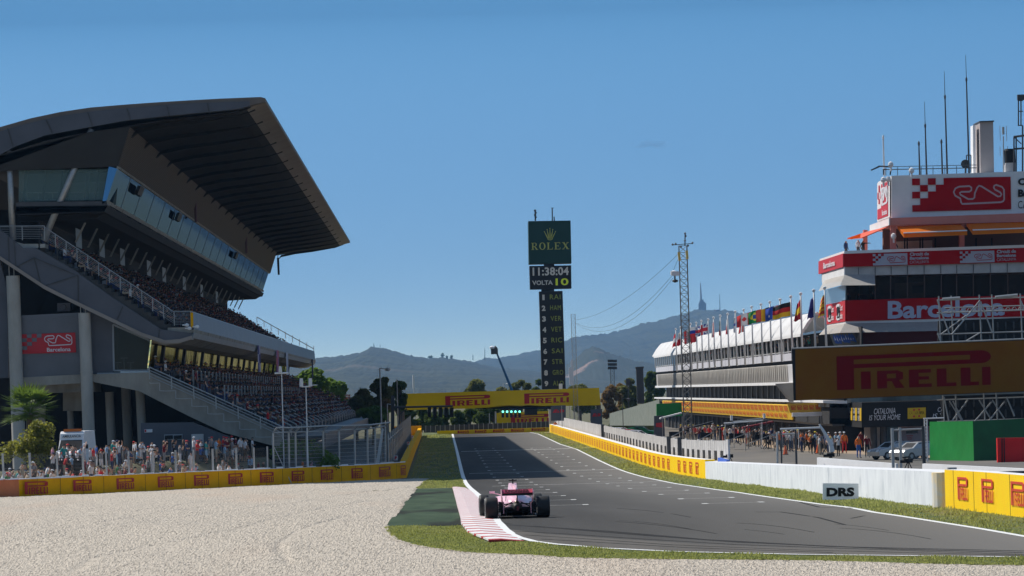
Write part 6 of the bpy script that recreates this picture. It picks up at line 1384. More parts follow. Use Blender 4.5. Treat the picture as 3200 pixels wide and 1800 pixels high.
# ================================================================ trees
def leaves(V, Fs, c, rad, n, size, rg, flat=.8):
    for _ in range(n):
        while True:
            p = Vector((rg.uniform(-1, 1), rg.uniform(-1, 1), rg.uniform(-1, 1)))
            if p.length <= 1: break
        p = p * (.55 + .45 * p.length)
        q = c + Vector((p.x * rad[0], p.y * rad[1], p.z * rad[2])); s = size * rg.uniform(.6, 1.4)
        u = Vector((rg.uniform(-1, 1), rg.uniform(-1, 1), rg.uniform(-.6, .6))).normalized(); w = u.cross(Vector((rg.uniform(-1, 1), rg.uniform(-1, 1), rg.uniform(-1, 1)))).normalized()
        k = len(V); V += [q - u * s - w * s * .6, q + u * s - w * s * .5, q + u * s * .8 + w * s * .7, q - u * s * .7 + w * s * .6]; Fs.append([k, k + 1, k + 2, k + 3])
def tree(name, lab, px, yt, yb, wpx, D, m, seed, lobes=9, n=260, leaf=.28, group=None, trunk=True):
    rg = random.Random(seed); k = 1 / ppx(D); top = P(px, yt, D); bz = zt(D); x0 = top.x; H = top.z - bz; Wd = wpx * k / 2
    crown_b = P(px, yb, D).z; Hc = top.z - max(crown_b, bz); cz = top.z - Hc / 2
    o = thing(name, lab, 'tree', Vector((x0, D, bz)), group)
    b = MB(); b.tube((x0, D, bz), (x0 + .2, D, cz), .28, .14, 8)
    V = []; Fs = []
    for i in range(lobes):
        a = rg.uniform(0, 6.28); rr = rg.uniform(.1, .72); t = rg.uniform(-.7, .72); sh = math.sqrt(max(.05, 1 - t * t))
        c = Vector((x0 + math.cos(a) * Wd * rr * sh, D + math.sin(a) * Wd * rr * sh, cz + t * Hc / 2 * .9)); R_ = rg.uniform(.24, .42)
        rad = (Wd * R_ * 1.15, Wd * R_ * 1.15, min(Wd, Hc / 2) * R_ * .95); b.tube((x0 + .1, D, lerp(bz, cz, .5)), c, .1, .04, 5); leaves(V, Fs, c, rad, n, leaf, rg)
    b.build('trunk', M['trunk'], o); mb = MB(); mb.v = V; mb.f = Fs; mb.m = [0] * len(Fs); mb.build('crown', m, o); return o
TG = 'trees beyond the circuit'
tr = [('big green plane tree behind the end of the grandstand, largest', 975, 1140, 1300, 130, 700, 'leafmid', 16), ('rounded green tree right of the biggest plane tree', 1045, 1165, 1300, 80, 720, 'leafmid', 12), ('bright green tree low at the right edge of the stand trees', 1062, 1215, 1300, 60, 690, 'leafmid', 9), ('dark tree merging with the back of the lower stand', 930, 1150, 1290, 80, 740, 'leafdark', 10),
      ('tall eucalyptus behind the grey pole, highest of its group', 1192, 1157, 1300, 62, 640, 'leafolive', 14), ('dark eucalyptus at the right of the pole group', 1242, 1180, 1300, 60, 650, 'leafdark', 12), ('olive tree at the left of the pole group', 1140, 1205, 1310, 70, 645, 'leafolive', 12), ('pale green bushy tree low below the pole group', 1165, 1262, 1330, 110, 600, 'leafmid', 12), ('small rounded tree at the left foot of the pole group', 1110, 1235, 1310, 45, 640, 'leafolive', 8), ('russet shrub tree beside the short lamp pole', 1206, 1242, 1290, 34, 600, 'leafbrown', 6),
      ('sparse eucalyptus behind the gantry, left of the crane', 1490, 1180, 1300, 85, 900, 'leafolive', 14), ('low olive tree just left of the crane boom', 1568, 1195, 1300, 60, 900, 'leafolive', 10), ('olive tree right of the crane boom', 1605, 1185, 1300, 50, 905, 'leafolive', 10), ('tall olive tree between crane and scoring tower', 1640, 1162, 1300, 60, 900, 'leafolive', 13), ('dark pointed tree touching the scoring tower', 1680, 1172, 1300, 36, 900, 'leafdark', 9), ('low dark tree right of the scoring tower', 1810, 1192, 1300, 80, 900, 'leafolive', 12), ('second low dark tree behind the slim mast', 1845, 1205, 1300, 50, 920, 'leafdark', 9),
      ('russet tree left of the dark pillar', 1910, 1195, 1320, 70, 760, 'leafbrown', 12), ('tall dark tree with russet side before the pillar', 1962, 1160, 1320, 90, 770, 'leafolive', 15), ('russet brown tree in the middle of the right group', 1935, 1178, 1320, 60, 780, 'leafbrown', 10), ('dark conifer like tree right of the pillar', 2026, 1128, 1290, 34, 800, 'leafdark', 10), ('dark tree hidden behind the pit building end', 2052, 1140, 1290, 40, 820, 'leafdark', 9)]
for i, (lb, x, yt, yb, w, D, m, lo) in enumerate(tr): tree('tree', lb, x, yt, yb, w * 1.08, D, M[m], 40 + i, lo + 3, 300, .27 if D < 800 else .33, TG)
# dark row of trees behind the end barrier
for i in range(13):
    x = 1275 + i * 38; tree('tree', 'dark tree in the shaded row behind the end fence, %s from the left' % ['first', 'second', 'third', 'fourth', 'fifth', 'sixth', 'seventh', 'eighth', 'ninth', 'tenth', '11th', '12th', '13th'][i], x, 1262 + (i % 3) * 5, 1345, 60, 765 + (i % 2) * 12, M['leafdark'], 90 + i, 9, 200, .36, 'dark tree row behind the end fence')
for x, yt, w in ((1344, 1112, 16), (1383, 1106, 12), (1397, 1113, 7), (1411, 1112, 8)):
    b = MB(); q = P(x, yt + 4, 9760); b.tube(P(x, 1130, 9760), q, 2, 1.4, 5); rg = random.Random(int(x)); V = []; Fs = []; leaves(V, Fs, q, (w * .32, 4, 2.6 if w > 14 else 4.8), 60, 1.5, rg); o = thing('pine_tree', 'tiny umbrella pine on the left hill ridge, %s' % {1344: 'widest and leftmost', 1383: 'tallest', 1397: 'smallest', 1411: 'rightmost'}[x], 'tree', P(x, 1130, 9760), 'pines on the ridge'); b.build('trunk', M['trunk'], o); mb = MB(); mb.v = V; mb.f = Fs; mb.m = [0] * len(Fs); mb.build('crown', M['leafdark'], o)
# palm and shrub at the far left
pm = thing('palm_tree', 'palm with wide green fronds at the left before the grandstand columns', 'tree', gz(P(85, 1300, 342).x, 342))
D = 342; c = P(92, 1290, D); b = MB(); b.tube((c.x, D, -2.4), c, .28, .22, 10); b.build('trunk', M['trunk'], pm)
rg = random.Random(5); b = MB()
for i in range(64):
    a = rg.uniform(0, 6.28); el = rg.uniform(-.35, 1.35); L = rg.uniform(1.6, 2.5); d = Vector((math.cos(a) * math.cos(el), math.sin(a) * math.cos(el), math.sin(el))); p = c.copy(); pts = [p.copy()]
    stem_l = L * .5; p = p + d * stem_l; pts.append(p.copy()); side = d.cross(Vector((0, 0, 1))).normalized(); upv = side.cross(d)
    b.tube(pts[0], pts[1], .025, .015, 4)
    for k in range(13):
        t = (k - 6) / 6; dd = (d * math.cos(t * 1.25) + side * math.sin(t * 1.25)).normalized(); e = p + dd * L * .55 * rg.uniform(.8, 1.1) + Vector((0, 0, -.18 * rg.random())); w = dd.cross(upv).normalized() * .065; m_ = p.lerp(e, .5)
        b.face([p, m_ + w, e, m_ - w])
thin(mat('palm_frond_green', (.055, .11, .018), (.13, .20, .035), 1.5, .5), (.18, .27, .04)); b.build('fronds', mat('palm_frond_green', (.055, .11, .018), (.13, .20, .035), 1.5, .5), pm)
ob = thing('shrub_tree', 'dense orange tree with yellow green leaves beneath the palm', 'tree', gz(P(108, 1380, 338).x, 338))
D = 338; V = []; Fs = []; rg = random.Random(8)
for cx, cy, r in ((110, 1362, .95), (85, 1385, .9), (135, 1385, .9), (100, 1405, 1.0), (145, 1345, .7), (150, 1400, .7), (70, 1408, .6), (115, 1335, .6), (108, 1425, 1.1)): leaves(V, Fs, P(cx, cy, D), (r, r, r * .9), 340, .085, rg)
mb = MB(); mb.v = V; mb.f = Fs; mb.m = [0] * len(Fs); thin(mat('citrus_leaves', (.09, .12, .02), (.24, .23, .04), 2.5, .6, third=((.50, .28, .03), 3, .62, .72)), (.35, .35, .05)); mb.build('crown', mat('citrus_leaves', (.09, .12, .02), (.24, .23, .04), 2.5, .6, third=((.50, .28, .03), 3, .62, .72)), ob); b = MB(); b.tube((P(108, 1400, D).x, D, -2.4), P(108, 1400, D), .15, .1, 8); b.build('trunk', M['trunk'], ob)
for cx, cy, r, nm in ((20, 1405, .9, 'low brown green bush at the left edge behind the fence'), (980, 1400, 1.0, 'green leafy bush behind the debris fence'), (880, 1395, .7, 'small bush left of the debris fence'), (1040, 1440, .8, 'ivy like bush low behind the debris fence')):
    V = []; Fs = []; rg = random.Random(cx); DD = 343; q = P(cx, cy, DD)
    for k in range(4): leaves(V, Fs, q + Vector((rg.uniform(-.8, .8), rg.uniform(-.5, .5), rg.uniform(-.8, .2))), (r * .8, r * .8, r * .7), 160, .08, rg)
    mb = MB(); mb.v = V; mb.f = Fs; mb.m = [0] * len(Fs); tag(mb.build('bush', MC['citrus_leaves'] if cx < 100 else M['leafmid'], origin=Vector((q.x, DD, zt(DD)))), nm, 'bush', 'bushes behind the left fence')
# ================================================================ people
SKN = [mat('skin%d' % i, c, rough=.6) for i, c in enumerate([(.52, .30, .20), (.42, .23, .15), (.30, .16, .10), (.58, .36, .26)])]
CL = {'white': (.68, .68, .70), 'grey': (.25, .25, .26), 'black': (.02, .02, .022), 'navy': (.03, .045, .12), 'red': (.62, .03, .03), 'light blue': (.28, .45, .62), 'teal': (.05, .32, .30), 'orange': (.85, .20, .03), 'green': (.05, .22, .08), 'pink': (.70, .32, .38), 'beige': (.45, .37, .27), 'brown': (.13, .08, .05), 'yellow': (.80, .62, .05), 'blue': (.05, .14, .45), 'dark grey': (.07, .07, .075), 'maroon': (.18, .02, .03)}
def cm(n): return mat('cloth_' + n.replace(' ', '_'), CL[n], rough=.85)
HAIRC = {'dark': (.02, .015, .012), 'brown': (.08, .045, .02), 'fair': (.35, .24, .12), 'grey': (.3, .3, .3)}
def hm2(n): return mat('hair_' + n, HAIRC[n], rough=.8)
# joints: head, neck, chest, pelvis, then arms and legs; y forward is negative (figures face -Y)
def skel(pose):
    J = {'hd': (0, -.02, 1.66), 'hb': (0, 0, 1.56), 'nk': (0, .01, 1.48), 'ch': (0, 0, 1.30), 'wa': (0, .01, 1.10), 'pe': (0, .01, .95)}
    for s, k in ((-1, 'l'), (1, 'r')):
        J.update({'sh' + k: (s * .19, 0, 1.40), 'el' + k: (s * .25, .04, 1.13), 'wr' + k: (s * .25, -.06, .89), 'ha' + k: (s * .25, -.09, .80), 'hi' + k: (s * .095, .01, .90), 'kn' + k: (s * .12, -.02, .50), 'an' + k: (s * .13, .02, .09), 'to' + k: (s * .15, -.14, .03)})
    def arm(k, el, wr, ha): J['el' + k] = el; J['wr' + k] = wr; J['ha' + k] = ha
    if pose == 'folded': arm('l', (-.25, -.05, 1.16), (.02, -.21, 1.16), (.11, -.18, 1.20)); arm('r', (.25, -.05, 1.16), (-.02, -.23, 1.20), (-.11, -.18, 1.18))
    if pose == 'camera': arm('l', (-.22, -.16, 1.28), (-.08, -.26, 1.52), (-.03, -.24, 1.60)); arm('r', (.22, -.16, 1.28), (.08, -.26, 1.52), (.03, -.24, 1.60))
    if pose == 'raised': arm('l', (-.34, -.05, 1.58), (-.22, -.14, 1.82), (-.14, -.16, 1.88)); arm('r', (.34, -.05, 1.58), (.22, -.14, 1.82), (.14, -.16, 1.88))
    if pose == 'lean': arm('l', (-.27, -.14, 1.16), (-.24, -.36, 1.06), (-.22, -.44, 1.06)); arm('r', (.27, -.14, 1.16), (.24, -.36, 1.06), (.22, -.44, 1.06)); J['ch'] = (0, -.10, 1.28); J['nk'] = (0, -.14, 1.44); J['hb'] = (0, -.17, 1.51); J['hd'] = (0, -.21, 1.60); J['shl'] = (-.19, -.12, 1.37); J['shr'] = (.19, -.12, 1.37)
    if pose == 'point': arm('r', (.40, -.10, 1.40), (.66, -.14, 1.40), (.75, -.15, 1.38))
    if pose == 'walk':
        J['knl'] = (-.11, -.16, .52); J['anl'] = (-.11, -.24, .10); J['tol'] = (-.11, -.40, .07); J['knr'] = (.11, .06, .50); J['anr'] = (.11, .34, .14); J['tor'] = (.12, .22, .03); arm('l', (-.25, .12, 1.14), (-.25, .12, .90), (-.25, .10, .81)); arm('r', (.25, -.08, 1.14), (.24, -.24, .95), (.23, -.29, .88))
    if pose in ('sit', 'sitcam'):
        dz = -.45
        for k in list(J):
            x, y, z = J[k]
            if k[:2] not in ('kn', 'an', 'to'): J[k] = (x, y, z + dz)
        for s, k in ((-1, 'l'), (1, 'r')): J['kn' + k] = (s * .14, -.44, .50); J['an' + k] = (s * .14, -.42, .09); J['to' + k] = (s * .15, -.58, .03)
        arm('l', (-.27, -.06, .72), (-.16, -.30, .62), (-.12, -.37, .60)); arm('r', (.27, -.06, .72), (.16, -.30, .62), (.12, -.37, .60))
        if pose == 'sitcam': arm('l', (-.22, -.18, .82), (-.08, -.26, 1.06), (-.03, -.24, 1.13)); arm('r', (.22, -.18, .82), (.08, -.26, 1.06), (.03, -.24, 1.13))
    return J
RAD = {'hd': .092, 'hb': .070, 'nk': .055, 'ch': .15, 'wa': .128, 'pe': .145, 'sh': .070, 'el': .046, 'wr': .033, 'ha': .038, 'hi': .088, 'kn': .062, 'an': .042, 'to': .038}
BN = [('hd', 'hb'), ('hb', 'nk'), ('nk', 'ch'), ('ch', 'wa'), ('wa', 'pe')] + [p for k in 'lr' for p in (('nk', 'sh' + k), ('sh' + k, 'el' + k), ('el' + k, 'wr' + k), ('wr' + k, 'ha' + k), ('pe', 'hi' + k), ('hi' + k, 'kn' + k), ('kn' + k, 'an' + k), ('an' + k, 'to' + k))]
PM = {}
def person_mesh(pose, shorts, longs):
    key = (pose, shorts, longs)
    if key in PM: return PM[key]
    J = skel(pose); ks = list(J); me = bpy.data.meshes.new('person'); me.from_pydata([J[k] for k in ks], [(ks.index(a), ks.index(b)) for a, b in BN], []); o = bpy.data.objects.new('p', me); COL.objects.link(o)
    o.modifiers.new('s', 'SKIN'); sv = me.skin_vertices[0].data
    for i, k in enumerate(ks): r = RAD.get(k, RAD.get(k[:2])); sv[i].radius = (r * (1.15 if k in ('ch', 'wa', 'pe') else .95 if k == 'hd' else 1), r * (.78 if k in ('ch', 'wa', 'pe') else 1)); sv[i].use_root = (k == 'pe')
    s = o.modifiers.new('u', 'SUBSURF'); s.levels = 1; s.render_levels = 1
    dg = bpy.context.evaluated_depsgraph_get(); m = bpy.data.meshes.new_from_object(o.evaluated_get(dg)); bpy.data.objects.remove(o); m.name = 'person'
    # face relief: nose and brow
    hd = Vector(J['hd'])
    for v in m.vertices:
        d = v.co - hd
        if d.length < .14 and d.y < -.05 and abs(d.x) < .03 and -.06 < d.z < .0: v.co.y -= .025
    def near(p):
        best = (9, None)
        for a, b in BN:
            A, B = Vector(J[a]), Vector(J[b]); t = max(0, min(1, (p - A).dot(B - A) / (B - A).length_squared)); dd = (p - A.lerp(B, t)).length - RAD.get(a, RAD.get(a[:2])) * .6
            if dd < best[0]: best = (dd, (a, b, t))
        return best[1]
    for i in range(4): m.materials.append(None)
    m.materials.append(None)
    for f in m.polygons:
        a, b, t = near(f.center); k = 0
        if a in ('hd',) or (a, b) == ('hb', 'nk'):
            d = f.center - hd; k = 3 if (d.z > .045 or (d.y > .02 and d.z > -.07)) else 0
        elif (a, b) == ('nk', 'ch'): k = 1
        elif a in ('ch',) or b[:2] == 'sh': k = 1
        elif a == 'wa': k = 1 if t < .75 else 2
        elif a[:2] == 'sh': k = 1 if (t < .65 or longs) else 0
        elif a[:2] == 'el': k = 1 if longs else 0
        elif a == 'pe' or a[:2] == 'hi': k = 2
        elif a[:2] == 'kn': k = 0 if shorts and t > .12 else 2
        elif a[:2] == 'an': k = 4
        f.material_index = k; f.use_smooth = True
    m.update(); PM[key] = (m, J); return PM[key]
cb_ = MB()
prof = []
for r in range(4):
    a = r / 3 * math.pi / 2; prof.append([Vector((.108 * math.cos(a) * math.cos(t * math.pi / 5), .118 * math.cos(a) * math.sin(t * math.pi / 5), .02 + .085 * math.sin(a))) for t in range(10)])
cb_.loft(prof, closed=True, caps=True); cb_.face([(-.075, -.08, .03), (.075, -.08, .03), (.06, -.20, .012), (-.06, -.20, .012)])
_cap = cb_.build('cap', mat('cloth_red', CL['red'])); CAPM = _cap.data; bpy.data.objects.remove(_cap)
cb2 = MB(); cb2.box((0, -.12, 0), (.13, .10, .09)); cb2.lathe((0, -.19, 0), [(.045, -.05), (.05, .05), (0, .05)], 8, 'Y'); _c = cb2.build('camera', M['black']); CAMM = _c.data; bpy.data.objects.remove(_c)
USED = set(); PCOUNT = 0; SHOE = mat('dark_shoes', (.03, .03, .03), rough=.7)
def person(loc, face, pose, shirt, trou, zone, group, cap=None, hair='dark', shorts=False, longs=False, scale=1.0, extra='', skin=None, cat='person', rng_=random):
    global PCOUNT
    m, J = person_mesh(pose, shorts, longs); o = bpy.data.objects.new('person', m); COL.objects.link(o); PCOUNT += 1
    o.location = loc; o.rotation_euler = (0, 0, face); o.scale = (scale,) * 3
    ms = [skin or SKN[rng_.randrange(4)], cm(shirt), cm(trou), cm(cap) if cap else hm2(hair), SHOE]
    for i, x in enumerate(ms): o.material_slots[i].link = 'OBJECT'; o.material_slots[i].material = x
    verb = {'stand': 'standing', 'folded': 'with folded arms', 'camera': 'holding a camera up', 'raised': 'with both arms raised', 'lean': 'leaning forward', 'point': 'stretching out an arm', 'walk': 'walking', 'sit': 'sitting', 'sitcam': 'sitting with a camera'}[pose]
    st = 'shorts' if shorts else 'trousers'
    base_ = ['%s %s %s in %s shirt%s %s' % (('person', verb, '', shirt, (' and %s cap' % cap) if cap else '', zone)), '%s %s in %s shirt, %s %s%s %s' % ('person', verb, shirt, trou, st, (', %s cap' % cap) if cap else ', %s hair' % hair, zone)]
    lab = extra or None
    if not lab:
        for c in base_:
            c = ' '.join(c.split())
            if c not in USED and len(c.split()) <= 16: lab = c; break
    if not lab:
        for w in ('nearer one', 'farther one', 'taller one', 'shorter one', 'left one', 'right one', 'middle one', 'hindmost one', 'foremost one'):
            c = ' '.join(('%s %s in %s shirt%s %s, %s' % ('person', verb, shirt, (' and %s cap' % cap) if cap else '', zone, w)).split())
            if c not in USED and len(c.split()) <= 16: lab = c; break
    lab = lab or ' '.join(('person in %s %s %s %s %s' % (shirt, 'and', trou, verb.split()[0], zone)).split()[:16])
    USED.add(lab); tag(o, lab, cat, group)
    if cap:
        c = bpy.data.objects.new('cap', CAPM); COL.objects.link(c); c.parent = o; c.location = Vector(J['hd']) + Vector((0, 0, .012)); c.material_slots[0].link = 'OBJECT'; c.material_slots[0].material = cm(cap)
    if pose in ('camera', 'sitcam'):
        c = bpy.data.objects.new('camera', CAMM); COL.objects.link(c); c.parent = o; c.location = Vector(J['hd']) + Vector((0, -.06, -.01))
    return o
rg = random.Random(21)
def gp(px, D): x = P(px, 1400, D).x; return Vector((x, D, zt(D)))
GA = 'spectators behind the left barrier'
# grass bank on which the standing spectators stand
def bank_h(px, f):
    t = max(0, min(1, (f - 3.0) / 6.5)); t = t * t * (3 - 2 * t); return t * lerp(1.5, 1.85, max(0, min(1, (px - 150) / 350))) * max(0, min(1, (900 - px) / 60))
def bank_pt(px, f):
    e = edge_at(px, LB_) + Vector((0, 1.3 + f, 0)); x = P(px, 1400, e.y).x; return Vector((x, e.y, zt(e.y) + bank_h(px, f)))
b = MB(); cols = list(range(-150, 911, 20)); fs_ = [0, 1.5, 3, 4, 5, 6, 7, 8, 9, 10, 13, 18, 26]
for i in range(len(cols) - 1):
    for j in range(len(fs_) - 1): b.face([bank_pt(cols[i], fs_[j]), bank_pt(cols[i + 1], fs_[j]), bank_pt(cols[i + 1], fs_[j + 1]), bank_pt(cols[i], fs_[j + 1])])
tag(b.build('grass_bank', mat('trodden_grass_bank', (.07, .08, .035), (.14, .12, .075), .8, .95), smooth=True), kind='structure')
FACE = math.pi / 2     # turned to the track on the right
def zone_left(px):
    for a, b in ((60, 'at the far left edge'), (100, 'under the shrub'), (160, 'left of the rack'), (260, 'behind the black rack'), (330, 'right of the black rack'), (395, 'right of the ambulance'), (450, 'beside the F board'), (520, 'before the cabin window'), (560, 'before the cabin door'), (620, 'under the stair foot'), (700, 'among the red caps'), (760, 'right of the red caps'), (999, 'near the debris fence')):
        if px < a: return b
# named people that stand out in the photograph: px, top of head py, D, pose, shirt, trousers, cap, hair, shorts
key = [(372, 1376, 345, 'raised', 'white', 'navy', None, 'dark', 0), (424, 1385, 346, 'stand', 'white', 'dark grey', None, 'brown', 0), (445, 1396, 346, 'folded', 'light blue', 'grey', None, 'dark', 0), (475, 1395, 345, 'folded', 'brown', 'dark grey', None, 'dark', 0), (513, 1387, 346, 'camera', 'black', 'grey', None, 'dark', 0), (541, 1384, 347, 'camera', 'black', 'navy', None, 'brown', 0), (562, 1386, 343, 'camera', 'grey', 'white', None, 'brown', 1), (573, 1370, 348, 'folded', 'brown', 'dark grey', None, 'brown', 0), (583, 1376, 344, 'folded', 'navy', 'black', 'red', 'dark', 0),
       (617, 1376, 344, 'folded', 'red', 'dark grey', 'red', 'dark', 0), (626, 1382, 348, 'stand', 'black', 'black', None, 'dark', 0), (644, 1375, 344, 'folded', 'teal', 'light blue', None, 'brown', 1), (654, 1370, 347, 'folded', 'navy', 'grey', 'grey', 'dark', 0), (662, 1376, 348, 'folded', 'black', 'dark grey', None, 'brown', 0), (675, 1370, 344, 'folded', 'light blue', 'beige', None, 'brown', 1), (685, 1368, 346, 'folded', 'orange', 'dark grey', None, 'fair', 1), (699, 1364, 346, 'folded', 'red', 'navy', 'red', 'dark', 1), (708, 1366, 344, 'folded', 'maroon', 'grey', 'red', 'dark', 1), (716, 1368, 348, 'folded', 'brown', 'dark grey', None, 'brown', 1),
       (726, 1370, 343, 'folded', 'grey', 'white', 'white', 'dark', 0), (724, 1362, 348, 'stand', 'red', 'black', 'red', 'dark', 0), (737, 1376, 347, 'stand', 'maroon', 'dark grey', None, 'brown', 0), (752, 1362, 344, 'stand', 'white', 'dark grey', None, 'grey', 1), (768, 1368, 346, 'folded', 'black', 'grey', None, 'brown', 1), (789, 1378, 345, 'folded', 'white', 'beige', 'black', 'dark', 0), (283, 1392, 338, 'stand', 'white', 'navy', None, 'dark', 0)]
for px, yt, D, pose, sh, tr_, cap, hair, so_ in key:
    f_ = {343: 7.5, 344: 8, 345: 8.5, 346: 9.2, 347: 10, 348: 10.8, 338: 4}[D]; q = bank_pt(px, f_); topz = P(px, yt, q.y).z; person(q, FACE + rg.uniform(-.7, .5), pose, sh, tr_, zone_left(px), GA, cap, hair, bool(so_), False, max(.92, min(1.12, (topz - q.z) / (1.76 if pose != 'raised' else 1.92))))
shl = ['white', 'white', 'white', 'white', 'light blue', 'grey', 'red', 'white', 'black', 'navy', 'teal', 'pink', 'beige', 'grey', 'white', 'green', 'blue', 'brown', 'maroon']; trl = ['dark grey', 'navy', 'grey', 'beige', 'light blue', 'black', 'white', 'brown']
n_ = 0
for i in range(140):
    px = 4 + (i * 823 / 140) + rg.uniform(-5, 5)
    if 800 < px: continue
    f_ = rg.uniform(.8, 10.5) if px > 150 else rg.uniform(.5, 6); q = bank_pt(px, f_); pose = rg.choice(['stand', 'folded', 'camera', 'stand', 'camera', 'sit', 'stand', 'lean', 'raised'] if px < 400 else ['sit', 'sitcam', 'sit', 'stand', 'sit', 'camera', 'folded'])
    person(q, FACE + rg.uniform(-1.1, .7), pose, rg.choice(shl), rg.choice(trl), zone_left(px), GA, rg.choice([None, None, 'white', 'red', 'navy', None, 'black']), rg.choice(['dark', 'brown', 'fair', 'dark']), rg.random() < .45, rg.random() < .15, rg.uniform(.86, 1.0), rng_=rg)
for px, D, sh in ((806, 338, 'maroon'), (822, 339, 'brown'), (945, 338, 'orange'), (972, 341, 'pink')):
    person(bank_pt(px, 5), FACE, 'sit' if px < 900 else 'stand', sh, 'beige', 'on the grass near the debris fence', GA, None, 'dark', True, rng_=rg)
# pit lane
GP_ = 'people working in the pit lane'
def zone_pit(px):
    for a, b in ((2150, 'by the lattice mast'), (2200, 'right of the lattice mast'), (2280, 'at the far garages'), (2340, 'below the far yellow strip'), (2400, 'below the yellow banner'), (2450, 'left of the fence frame'), (2500, 'behind the fence frame'), (2560, 'beside the orange cone'), (2620, 'near the curved arm'), (2680, 'left of the black canopy'), (2800, 'below the black canopy')):
        if px < a: return b
for i in range(86):
    px = 2128 + (i % 86) * 5.75 + rg.uniform(-4, 4)
    yb = lerp(1372, 1420, (px - 2128) / 490) + rg.uniform(-10, 8); g = G(px, min(yb, 1432)); D = min(g.y, 560)
    sh = rg.choice(['black', 'white', 'red', 'dark grey', 'white', 'black', 'navy', 'black', 'grey', 'maroon']) if px < 2400 else rg.choice(['white', 'red', 'white', 'grey', 'white', 'light blue', 'black', 'navy', 'orange'])
    q = gp(px, D); person(q, rg.uniform(-3.1, 3.1), rg.choice(['stand', 'stand', 'folded', 'walk', 'lean', 'camera']), sh, 'red' if sh == 'red' and rg.random() < .6 else rg.choice(['black', 'dark grey', 'navy', 'beige']), zone_pit(px), GP_, rg.choice(['white', None, 'black', 'white', None, 'yellow']), 'dark', rg.random() < .12, sh in ('red', 'black') and rg.random() < .6, rg.uniform(.94, 1.1), rng_=rg)
for px, yb, sh, tr_, cap, nm in ((2627, 1417, 'light blue', 'dark grey', 'white', ''), (2639, 1417, 'orange', 'red', 'white', ''), (2683, 1432, 'orange', 'blue', None, ''), (2692, 1412, 'maroon', 'black', None, ''), (2710, 1430, 'maroon', 'black', None, '')):
    g = G(px, yb); person(gp(px, g.y), rg.uniform(-1, 1), 'stand', sh, tr_, zone_pit(px), GP_, cap, 'dark', False, True, 1.08, rng_=rg)
person(gp(1738, 690), 0, 'stand', 'orange', 'white', 'by the far end of the yellow wall', 'trackside marshals', 'white', rng_=rg)
# balcony of the control tower
for px, yt, D, pose, sh, rot, nm in ((2643, 749, 444, 'stand', 'navy', .8, 'person in dark blue jacket alone at the left end of the tower balcony'), (2681, 746, 445, 'stand', 'white', .6, 'person in white shirt in the middle on the tower balcony'), (2697, 748, 443, 'point', 'black', .5, 'person in dark top stretching out an arm on the tower balcony'), (2795, 752, 441.5, 'lean', 'navy', 0, 'person leaning over the tower balcony parapet beside the corner pillar')):
    t = P(px, yt, D); person(Vector((t.x, D, t.z - 1.76)), rot, pose, sh, 'dark grey', '', 'people on the tower balcony', None, 'dark', False, True, 1.0, nm, rng_=rg)
for px, yt, nm in ((2649, 911, 'dark figure at the left window of the control room'), (2683, 913, 'dark figure left of the monitor in the control room'), (2728, 909, 'dark figure right of the monitor in the control room')):
    t = P(px, yt, TD + 3.5); person(Vector((t.x, TD + 3.5, t.z - 1.76)), 0, 'stand', 'black', 'black', '', 'people in the control room', None, 'dark', False, True, 1.0, nm, skin=SKN[2], rng_=rg)
# terrace under the tent
for i in range(36):
    x = 2470 + rg.choice((0, 8)); o = DP * (-18 + i * 6.9 + rg.uniform(-1.5, 1.5)); q = Q(x, 1111) + o + Vector((.5 + rg.random() * 1.6, 0, 0)); px = proj(q)[0]
    zn = 'on the terrace near the screen' if px > 2440 else 'on the terrace below the %s flagpoles' % ('right' if px > 2330 else 'middle' if px > 2220 else 'left') if px > 2120 else 'on the far end of the terrace'
    person(q, -1.4 + rg.uniform(-.8, .8), rg.choice(['lean', 'stand', 'camera', 'folded', 'lean']), rg.choice(['white', 'white', 'black', 'red', 'light blue', 'grey', 'navy', 'beige', 'teal']), 'dark grey', zn, 'guests on the tent terrace', rg.choice([None, None, 'white', 'red']), 'dark', rng_=rg)
# lone figures silhouetted on the upper deck, and the near rows of both decks
def tier_pt(a, b_, t, s): return S(lerp(a[0], b_[0], t), lerp(a[1], b_[1], t)) + DS * s
UA, UB = (118, 774), (532, 1026); LA_, LB2 = (467, 1160), (884, 1358)
def crowd_person(a, b_, t, s, deck, pose=None):
    q = tier_pt(a, b_, t, s); px = proj(q)[0]; sh = rg.choice(['grey', 'black', 'black', 'navy', 'maroon', 'dark grey', 'dark grey', 'white', 'brown', 'red'])
    person(q, FACE - .1, pose or rg.choice(['sit', 'sit', 'sitcam', 'stand']), sh, rg.choice(['dark grey', 'navy', 'black', 'beige']), 'on the %s deck, %s' % (deck, 'top rows' if t < .3 else 'upper middle rows' if t < .5 else 'lower middle rows' if t < .75 else 'bottom rows'), 'people in the near rows of the ' + deck + ' stand', rg.choice([None, 'red', 'white', None, None]), 'dark', rg.random() < .3, rng_=rg)
for k in range(18): r = (k % 18 + .5) / 18; crowd_person(UA, UB, r, 1.2 + (k // 18) * 1.1 + rg.uniform(-.2, .2), 'upper')
for k in range(13): r = (k % 13 + .5) / 13; crowd_person(LA_, LB2, r, 1.4 + (k // 13) * 1.2 + rg.uniform(-.2, .2), 'lower')
